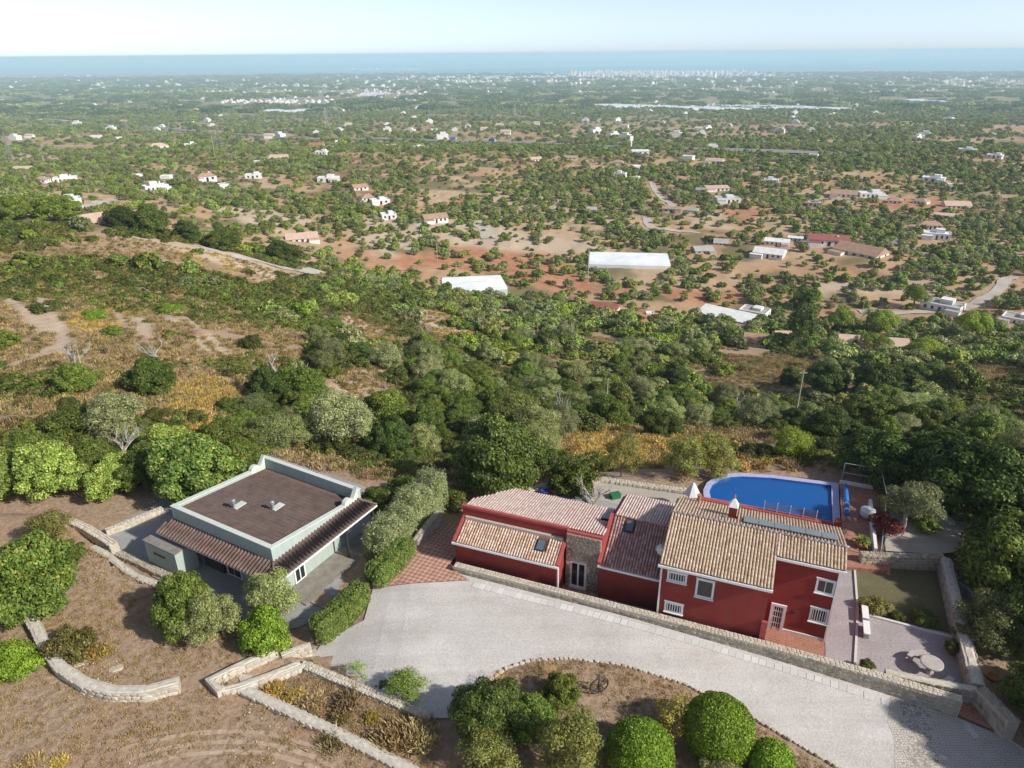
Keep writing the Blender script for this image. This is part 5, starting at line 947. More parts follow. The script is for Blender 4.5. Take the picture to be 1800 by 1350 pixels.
# named plants near the houses: kind, object name, label, category, pixel of the foot, ground height, crown radius, height factor
NEAR = [
 ('carob0', 'carob_tree', 'large bushy green tree at the left edge below the parked wall', 'tree', 70, 1075, .95, 2.35, 1.35), ('palegreen', 'fig_tree', 'pale yellow-green leafy tree behind the bushy tree at left edge', 'tree', 92, 960, .9, 1.5, .8), ('carobbush', 'shrub', 'dark green shrub joined to the bushy tree by the winding wall', 'shrub', 125, 985, .9, 1.0, 1.1),
 ('oakbrown0', 'shrub', 'olive-green shrub with dry base inside the curved wall', 'shrub', 132, 1148, .95, 1.05, 1.3), ('brightbush', 'shrub', 'bright green low shrub at the far left beyond the curved wall', 'shrub', 22, 1178, .95, 1.25, .95),
 ('carob1', 'carob_tree', 'dense dark round tree with yellow tips in front of the green house', 'tree', 330, 1098, .85, 1.85, 1.2), ('olive0', 'olive_tree', 'grey-green olive tree leaning against the dense dark round tree', 'tree', 380, 1118, .85, 1.5, 1.15), ('olive1', 'olive_tree', 'tall olive tree hiding the front corner of the green house', 'tree', 486, 1085, .3, 1.55, 1.3), ('brightbush', 'shrub', 'clipped bright green round shrub below the olive by the stair wall', 'shrub', 466, 1132, .85, 1.32, 1.35),
 ('dark0', 'bush_tree', 'broad dark green shrub tree at the driveway end of the planted island', 'tree', 862, 1285, .6, 1.75, 1.05), ('carob2', 'bush_tree', 'dark green shrub tree next to the pale shrub in the planted island', 'tree', 930, 1282, .6, 1.15, 1.0), ('carobbush', 'shrub', 'small dark green shrub left of the cart wheel', 'shrub', 985, 1235, .65, 1.0, 1.35), ('palegreen', 'shrub', 'pale grey-green shrub at the bottom edge in front of the dark shrub tree', 'shrub', 862, 1352, .55, 1.12, .95), ('palegreen', 'conical_shrub', 'tall pale green pointed shrub at the bottom of the planted island', 'shrub', 1003, 1365, .6, 1.4, 1.3),
 ('yellow0', 'shrub', 'sparse yellow-leaved shrub between the two clipped balls', 'shrub', 1180, 1290, .6, 1.05, 1.15), ('olive0', 'shrub', 'silver-green shrub at the bottom edge in front of the biggest clipped ball', 'shrub', 1262, 1372, .5, 1.05, .8),
 ('young0', 'young_tree', 'young bright-leaved sapling beside the foot of the stairs', 'tree', 632, 1195, .15, .62, 1.0), ('almond0', 'young_tree', 'small light green tree on the gravel by the bed wall', 'tree', 712, 1228, .3, .92, 1.15), ('carobbush', 'shrub', 'little green bush at the foot of the small light green tree', 'shrub', 676, 1212, .3, .4, 1.1), ('orange0', 'dry_sapling', 'withered orange sapling on the island edge', 'tree', 876, 1222, .5, .85, .9), ('orange0', 'dry_sapling', 'thin bare sapling with few orange leaves near the cart wheel', 'tree', 966, 1192, .65, .5, 1.0),
 ('carobpale0', 'carob_tree', 'large pale green tree crowding the rear left wall of the green house', 'tree', 352, 872, .0, 3.3, 1.1), ('carobpale1', 'carob_tree', 'smaller pale green tree between the two large trees left of green house', 'tree', 205, 868, 0, 1.9, 1.15), ('carobpale0', 'carob_tree', 'large pale green tree at left behind the yard', 'tree', 100, 862, 0, 2.5, 1.15), ('carob1', 'carob_tree', 'bushy tree rising behind the rear left corner of the green house', 'tree', 428, 838, -.2, 1.9, 1.1),
 ('carobpale1', 'carob_tree', 'pale green tree at the left edge behind the yard', 'tree', 18, 862, 0, 2.1, 1.1), ('carob1', 'carob_tree', 'mid green tree between the left pale trees, behind them', 'tree', 60, 828, None, 2.2, 1.0), ('carob0', 'carob_tree', 'darker tree filling the gap left of the largest pale tree', 'tree', 258, 856, 0, 2.1, 1.05), ('carob2', 'carob_tree', 'green tree behind the smaller pale tree left of green house', 'tree', 170, 838, None, 2.1, 1.0), ('carobpale1', 'carob_tree', 'light green tree behind the largest pale tree by the green house', 'tree', 310, 815, None, 2.3, 1.0), ('carob1', 'carob_tree', 'green tree above the rear left parapet of the green house', 'tree', 395, 800, None, 2.2, 1.0),
 ('dark1', 'carob_tree', 'big round dark green tree behind the courtyard left of the annex', 'tree', 875, 862, None, 3.7, 1.05), ('carobbush', 'shrub', 'rounded dark shrub between the big round tree and the brownish tree', 'shrub', 1005, 862, None, 2.0, 1.0), ('willow0', 'willowy_tree', 'brownish feathery tree behind the rear terrace', 'tree', 1092, 838, None, 1.75, 1.05), ('palegreen', 'olive_tree', 'pale feathery olive tree, left of the pair behind the pool', 'tree', 1203, 836, None, 1.5, 1.05), ('palegreen', 'olive_tree', 'pale feathery olive tree, right of the pair behind the pool', 'tree', 1250, 832, None, 1.45, 1.1), ('almond0', 'almond_tree', 'yellow-green tree alone on the brown bank below the tall pole', 'tree', 1388, 808, None, 1.7, 1.0),
 ('dark0', 'carob_tree', 'dark round tree behind the pool terrace corner', 'tree', 1545, 842, None, 2.6, 1.0), ('dark1', 'carob_tree', 'largest dark spreading tree above the dirt path at right', 'tree', 1690, 905, None, 4.1, .95), ('dark0', 'carob_tree', 'dark tree at the right edge above the dirt path', 'tree', 1800, 890, None, 3.2, 1.0), ('carob2', 'carob_tree', 'leafy green tree overhanging the garden corner at right edge', 'tree', 1775, 1045, -.5, 3.4, 1.0), ('olive1', 'olive_tree', 'dim olive tree outside the right garden wall', 'tree', 1738, 1140, -.6, 2.0, 1.1), ('dark1', 'carob_tree', 'shadowed tree at the right edge below the leafy green tree', 'tree', 1830, 1145, -.6, 3.0, 1.1), ('dark0', 'carob_tree', 'dark tree in the bottom right corner beside the gate', 'tree', 1845, 1262, -.3, 2.1, 1.15),
 ('terraceolive', 'olive_tree', 'silver olive tree with forked bare trunk on the upper gravel bed', 'tree', 1587, 932, .75, 1.75, 1.0), ('flower0', 'bougainvillea', 'magenta flowering bush beside the steel frame', 'shrub', 1556, 932, .75, .9, 1.15), ('carobbush', 'shrub', 'rounded green shrub right of the olive trunk', 'shrub', 1620, 928, .75, 1.05, 1.0), ('oakbrown0', 'shrub', 'olive-brown shrub behind the magenta bush', 'shrub', 1568, 895, .75, .9, 1.0),
 ('oakbrown0', 'shrub', 'grey-green low shrub at the left end of the lawn edge', 'shrub', 1535, 1072, 0, .75, .9), ('oak0', 'shrub', 'dull green shrub in the middle of the lawn edge', 'shrub', 1622, 1092, 0, .68, 1.0), ('oak1', 'shrub', 'small dark shrub between the two lawn edge shrubs', 'shrub', 1575, 1085, 0, .45, .9), ('olive0', 'shrub', 'dim green shrub leaning over the garden wall by the gravel yard', 'shrub', 1692, 1130, 0, .8, 1.0),
 ('carobbush', 'shrub', 'green bush below the right porch corner of the green house', 'shrub', 668, 890, 0, 1.2, 1.0), ('oak0', 'shrub', 'dark bush between tall olive hedge and annex', 'shrub', 800, 888, None, 1.3, 1.1), ('carobbush', 'shrub', 'bright bush behind the tall olive hedge', 'shrub', 712, 872, None, 1.4, 1.0)]
for kd, nm, lb, ct, x, y, z, r, hs in NEAR:
    p = gp(x, y) if z is None else pz(x, y, z); plant(kd, nm, lb, ct, p - np.array([0, 0, .05]), r, None, hs)
# trees right of the frame, whose shade falls on the drive
for (x, y, r, lb) in ((27.5, 20.5, 3.1, 'tall dark tree outside the driveway gate'), (25.5, 16.0, 2.8, 'dark tree beyond the cobbled drive')): plant('dark1', 'carob_tree', lb, 'tree', (x, y, -.4), r, None, 1.35)
for i, (x, y, r, kd, lb) in enumerate([(545, 1245, .75, 'greybush0', 'grey-brown dry bush in the middle of the planting bed'), (612, 1240, .75, 'greybush1', 'dry bush against the bed wall'), (480, 1215, .7, 'goldbush0', 'golden dry bush at the upper corner of the planting bed'), (518, 1232, .6, 'goldbush1', 'dry golden clump beside the grey-brown bush'), (690, 1308, 1.0, 'drybush0', 'large orange-brown dry bush at the lower end of the planting bed'), (738, 1300, 1.0, 'greybush0', 'dark dry bush touching the orange-brown one'), (583, 1318, .95, 'greybush1', 'grey dead bush leaning on the terrace wall'), (600, 1265, .55, 'drybush1', 'small dry bush between the two walls'), (655, 1265, .5, 'goldbush0', 'small golden dry clump near the bed wall'), (175, 1150, .7, 'goldbush1', 'straw-coloured clump behind the curved wall'), (105, 1345, .5, 'goldbush0', 'yellowish tuft at the bottom left edge'), (55, 1345, .55, 'drybush1', 'dry tuft in the bottom left corner')]):
    plant(kd, 'dry_bush', lb, 'bush', pz(x, y, .5 if x > 400 else .9), r, None, .85)
for t, k, s_, h in POTS: link('plant', PR['oak0'][0], t, (0, 0, h * .75), 0, s_)
# clipped balls
def clipped(name, label, c, rx, rz_, m='bright', n=15000, size=.055):
    rg = np.random.default_rng(hash_(label)); d = rg.normal(size=(n, 3)); d /= np.linalg.norm(d, axis=1)[:, None]; d[:, 2] = np.where(d[:, 2] < -.55, -d[:, 2], d[:, 2]); P = d * (rx, rx, rz_) * (1 + rg.uniform(-.05, .02, (n, 1)) + .035 * (np.sin(d[:, :1] * 9) * np.sin(d[:, 1:2] * 8 + 1) * np.sin(d[:, 2:] * 7))) + (0, 0, rz_ * .8)
    N = d + rg.normal(size=(n, 3)) * .6; N /= np.linalg.norm(N, axis=1)[:, None]; T = np.cross(N, rg.normal(size=(n, 3))); T /= np.linalg.norm(T, axis=1)[:, None]; Bv = np.cross(N, T); s = size * rg.uniform(.6, 1.3, (n, 1))
    V = np.stack([P - T * s, P + Bv * s * .6, P + T * s, P - Bv * s * .6], 1).reshape(-1, 3); t = thing(name, label, 'shrub', c); link('foliage', fast_mesh('foliage', V, np.arange(4 * n).reshape(-1, 4), m), t)
    MB().lathe([(.1, -.02)] + [(rx * .9 * math.sin(a), rz_ * .8 - rz_ * .9 * math.cos(a)) for a in np.linspace(.75, 3.1, 12)], (0, 0, 0), 20).obj('inner_growth', m, t, True)
clipped('clipped_ball', 'biggest clipped green ball beside the driveway edge', pz(1258, 1315, .5), 1.62, 1.55, n=17000); clipped('clipped_ball', 'clipped green ball at the bottom edge, left of the yellow shrub', pz(1122, 1352, .5), 1.5, 1.4, n=16000); clipped('clipped_ball', 'smallest clipped green ball near the bottom of the drive', pz(1352, 1362, .45), 1.0, 1.0, n=9000)
def hedge(name, label, path, w_, h0, h1, m, n, size, aspect, rough=.1):
    """leafy hedge along a path; tops wave between h0 and h1"""
    P = np.array(path); rg = np.random.default_rng(hash_(label)); seg = np.linalg.norm(np.diff(P[:, :2], axis=0), axis=1); cum = np.r_[0, np.cumsum(seg)]; tot = cum[-1]
    def frame(u):
        i = np.clip(np.searchsorted(cum, u) - 1, 0, len(seg) - 1); k = ((u - cum[i]) / seg[i])[:, None]; c = P[i] * (1 - k) + P[i + 1] * k; d = (P[i + 1] - P[i])[:, :2] / seg[i][:, None]; return c, d
    u = rg.uniform(-w_ * .35, tot + w_ * .35, n); a = rg.uniform(-.25, math.pi + .25, n); c, d = frame(np.clip(u, 0, tot)); e = np.minimum(1, np.sqrt(np.clip(1 - (np.maximum(np.maximum(-u, u - tot), 0) / (w_ * .36)) ** 2, .02, 1)))
    hh = (h0 + (h1 - h0) * np.clip(u / tot, 0, 1)) * (1 + rough * (np.sin(u * 2.1) * .5 + np.sin(u * 5.3 + 1) * .5)); sx = np.sign(np.cos(a)) * np.abs(np.cos(a)) ** .45; sz = np.clip(np.sin(a), -.1, 1) ** 1 if False else np.sign(np.sin(a)) * np.abs(np.sin(a)) ** .45
    off = sx * w_ / 2 * e * (1 + rg.uniform(-rough, rough, n)); zz = hh * (.1 + .9 * np.clip(sz, 0, 1)) * (.55 + .45 * e) * (1 + rg.uniform(-rough, rough * .6, n)); zz = np.where(np.sin(a) < .3, rg.uniform(.05, 1, n) * hh * .95, zz)
    nrm2 = np.stack([-d[:, 1], d[:, 0]], 1); ex = np.where(u < 0, u, np.where(u > tot, u - tot, 0)); Q = np.c_[c[:, :2] + nrm2 * off[:, None] + d * ex[:, None], c[:, 2] + zz]
    N = np.c_[nrm2 * (sx * np.abs(np.cos(a)) ** .5)[:, None], np.clip(np.sin(a), 0, 1)] + rg.normal(size=(n, 3)) * .6; N /= np.linalg.norm(N, axis=1)[:, None]; T = np.cross(N, rg.normal(size=(n, 3)) + (0, 0, .0)); T /= np.linalg.norm(T, axis=1)[:, None]; Bv = np.cross(N, T); s = size * rg.uniform(.6, 1.35, (n, 1))
    V = np.stack([Q - T * s, Q + Bv * s * aspect, Q + T * s, Q - Bv * s * aspect], 1).reshape(-1, 3); t = thing(name, label, 'hedge'); link('foliage', fast_mesh('foliage', V, np.arange(4 * n).reshape(-1, 4), m), t)
    mb = MB(); us = np.linspace(0, tot, 14); c, d = frame(us); rows = []
    for cc, dd, uu in zip(c, d, us):
        nn = np.array([-dd[1], dd[0]]); hh = (h0 + (h1 - h0) * uu / tot) * .86; ww = w_ * .41
        for ox, oz in ((-1, .02), (-1, .75), (-.6, 1), (.6, 1), (1, .75), (1, .02)): rows.append((cc[0] + nn[0] * ox * ww, cc[1] + nn[1] * ox * ww, cc[2] + oz * hh))
    Fq = [(i * 6 + j, i * 6 + j + 1, (i + 1) * 6 + j + 1, (i + 1) * 6 + j) for i in range(13) for j in range(5)] + [tuple(range(6))[::-1], tuple(range(78, 84))]; mb.add(rows, Fq).obj('inner_growth', m, t)
MT['hedge'] = leafm('hedge_leaf', c4(.05, .09, .03), c4(.12, .185, .06), c4(.20, .26, .09), vary=.05)
hedge('clipped_hedge', 'clipped low hedge at the driveway side below the wooden ramp', [pz(566, 1122, .1), pz(600, 1098, .1), pz(634, 1062, .1)], 1.35, 1.35, 1.5, 'hedge', 15000, .06, .45, .06)
hedge('clipped_hedge', 'clipped hedge between wooden deck and the checkered courtyard', [pz(664, 1032, .1), pz(690, 1010, .1), pz(712, 985, .1)], 1.5, 1.5, 1.7, 'hedge', 14000, .06, .45, .07)
hedge('olive_hedge', 'tall feathery silver-green olive hedge between the two houses', [pz(668, 985, .1), pz(705, 950, .1), pz(742, 912, .1), pz(765, 895, .1)], 2.0, 2.2, 3.0, 'greyolive', 20000, .085, .25, .2)
# cycad on the pool terrace and dead tree on the rear terrace
cyc = thing('cycad', 'spiky dark green cycad in a pot at the terrace corner', 'plant', hw(11.4, 11.9, .3)); MB().lathe([(.3, 0), (.42, .3), (.42, .36), (.3, .36)], (0, 0, 0), 14).obj('pot', 'pot', cyc); mb = MB()
for i in range(34):
    a = i * 2.399; e = .25 + .9 * (i / 34); d = Vector((math.cos(a), math.sin(a), 0)); pts = [Vector((0, 0, .45)) + d * (k * .75 * math.cos(e * (1 - .0))) + Vector((0, 0, k * .75 * math.sin(e) - k * k * .35)) for k in (0, .35, .7, 1)]; sd_ = Vector((-d.y, d.x, 0)) * .075
    V = [p + sd_ * s_ for p, s_ in zip(pts, (.3, 1, .8, .05))] + [p - sd_ * s_ for p, s_ in zip(pts, (.3, 1, .8, .05))]; mb.add(V, [(k, k + 1, k + 5, k + 4) for k in range(3)])
mb.obj('fronds', 'palm', cyc)
t = thing('dead_tree', 'gnarled bare dead tree on the rear terrace behind the annex', 'tree', hw(-6.4, 10.6, .1), .4); link('branches', DEAD[0], t, scale=1.5)
t = thing('plastic_crate', 'green plastic crate on the rear gravel beside the dead tree', 'crate', hw(-5.2, 12.2, .03), .3); MT['greenplastic'] = plain('green_plastic', c4(.03, .16, .07), None, rough=.5); MB().box((-.35, -.25, 0), (.35, .25, .3)).obj('body', 'greenplastic', t); MB().box((-.38, -.28, .3), (.38, .28, .35)).obj('lid', 'greenplastic', t)
for (x, y, lb) in ((948, 858, 'agave clump'),): pass

# ------------------------------------------------------------------ scattering what nobody could count
def scatter(name, label, cat, P, S, protos, rz=None, hs=None):
    """one 'stuff' object: instances of the given meshes at points P with scales S"""
    pc = bpy.data.collections.new('proto_' + name)
    for i, me in enumerate(protos): pc.objects.link(bpy.data.objects.new('p%02d_%s' % (i, name), me))
    n = len(P); me = bpy.data.meshes.new(name); me.vertices.add(n); me.vertices.foreach_set('co', np.asarray(P, np.float32).ravel())
    S = np.asarray(S); hs = np.ones(n) if hs is None else hs; sc3 = np.stack([S * RNG.uniform(.8, 1.3, n), S * RNG.uniform(.75, 1.15, n), S * hs], 1).astype(np.float32)
    a = me.attributes.new('scl', 'FLOAT_VECTOR', 'POINT'); a.data.foreach_set('vector', sc3.ravel())
    a = me.attributes.new('rotz', 'FLOAT_VECTOR', 'POINT'); rv = np.zeros((n, 3), np.float32); rv[:, 2] = RNG.uniform(0, 6.28, n) if rz is None else rz; a.data.foreach_set('vector', rv.ravel())
    a = me.attributes.new('pick', 'INT', 'POINT'); a.data.foreach_set('value', RNG.integers(0, len(protos), n).astype(np.int32)); me.update()
    o = link(name, me, kind='stuff', label=label, category=cat)
    ng = bpy.data.node_groups.new('scatter_' + name, 'GeometryNodeTree'); ng.interface.new_socket('Geometry', in_out='INPUT', socket_type='NodeSocketGeometry'); ng.interface.new_socket('Geometry', in_out='OUTPUT', socket_type='NodeSocketGeometry')
    N = ng.nodes.new; gi, go, ip, ci = N('NodeGroupInput'), N('NodeGroupOutput'), N('GeometryNodeInstanceOnPoints'), N('GeometryNodeCollectionInfo')
    ci.inputs['Collection'].default_value = pc; ci.inputs['Separate Children'].default_value = True; ci.inputs['Reset Children'].default_value = True; ip.inputs['Pick Instance'].default_value = True
    def na(nm, dt): q = N('GeometryNodeInputNamedAttribute'); q.data_type = dt; q.inputs['Name'].default_value = nm; return q.outputs['Attribute']
    l = ng.links.new; l(gi.outputs[0], ip.inputs['Points']); l(ci.outputs[0], ip.inputs['Instance']); l(na('pick', 'INT'), ip.inputs['Instance Index']); l(na('rotz', 'FLOAT_VECTOR'), ip.inputs['Rotation']); l(na('scl', 'FLOAT_VECTOR'), ip.inputs['Scale']); l(ip.outputs[0], go.inputs[0])
    md = o.modifiers.new('scatter', 'NODES'); md.node_group = ng; return o
def lod(key, m, **kw): return crown_mesh('far_' + key, m, hash_(key) + 1, **kw)[0]
LC = dict(k=9, z0=.28, z1=1.15, lr=.45, n=750, size=.14, aspect=.65, core=.75, spread=.2); LO = dict(k=8, z0=.4, z1=1.25, lr=.42, n=650, size=.13, aspect=.45, core=.65, spread=.3); LS = dict(k=7, z0=.12, z1=.65, lr=.45, n=520, size=.14, aspect=.6, core=.75)
FAR_TREES = [lod('c0', 'carob', **LC), lod('c1', 'carobpale', **LC), lod('c2', 'feather', **LC), lod('c3', 'carob', **LC), lod('c4', 'carobpale', **LC), lod('o0', 'olive', **LO), lod('o1', 'olive', **LO), lod('o2', 'greyolive', **LO), lod('p0', 'pine', **LO)]
FAR_SHRUBS = [lod('s0', 'oak', **LS), lod('s1', 'oak', **LS), lod('s2', 'carob', **LS), lod('s3', 'oakbrown', **LS)]
FAR_GROVE = [lod('g%d' % i, ('oak', 'carob', 'olive', 'darkleaf')[i], k=16, z0=.06, z1=.16, lr=.3, n=420, size=.075, aspect=.7, core=.8) for i in range(4)]
# keep-outs: fields, roads, houses
KEEP = [(np.array(p)[:, :2], 1.5) for p in RED_W + PALE_W]
def fan(n, t0, t1, half=.74):
    a = RNG.uniform(-half, half, n); r = np.sqrt(RNG.uniform(t0 ** 2, t1 ** 2, n)); return r * np.sin(a), r * np.cos(a)
def poisson(X, Y, dmin):
    """thin points so that none is nearer than its own dmin to another"""
    cell = dmin.max(); G = {}; keep = []
    for i in range(len(X)):
        ci, cj = int(X[i] // cell), int(Y[i] // cell); ok = True
        for a in (-1, 0, 1):
            for b in (-1, 0, 1):
                for j in G.get((ci + a, cj + b), ()):
                    if (X[i] - X[j]) ** 2 + (Y[i] - Y[j]) ** 2 < (min(dmin[i], dmin[j])) ** 2: ok = False; break
                if not ok: break
            if not ok: break
        if ok: G.setdefault((ci, cj), []).append(i); keep.append(i)
    return np.array(keep, int)
BROWN = [np.array(gpl(p))[:, :2] for p in [[(-40, 480), (60, 497), (250, 503), (400, 540), (520, 588), (560, 640), (470, 690), (420, 740), (450, 810), (-40, 820)], [(580, 545), (660, 553), (850, 588), (830, 607), (740, 612), (620, 600)], [(960, 775), (1060, 748), (1300, 757), (1420, 772), (1560, 782), (1800, 800), (1800, 830), (1500, 830), (1300, 818), (960, 835)], [(1240, 612), (1450, 617), (1480, 650), (1400, 680), (1260, 660)], [(1650, 640), (1830, 650), (1830, 760), (1700, 760), (1640, 700)], [(455, 800), (640, 785), (800, 822), (800, 860), (640, 850)], [(820, 640), (900, 650), (940, 690), (860, 690)], [(600, 640), (680, 640), (670, 690), (610, 680)], [(1000, 590), (1060, 575), (1090, 620), (1030, 630)]]]
HOUSES = []                                        # filled below, before the trees are placed
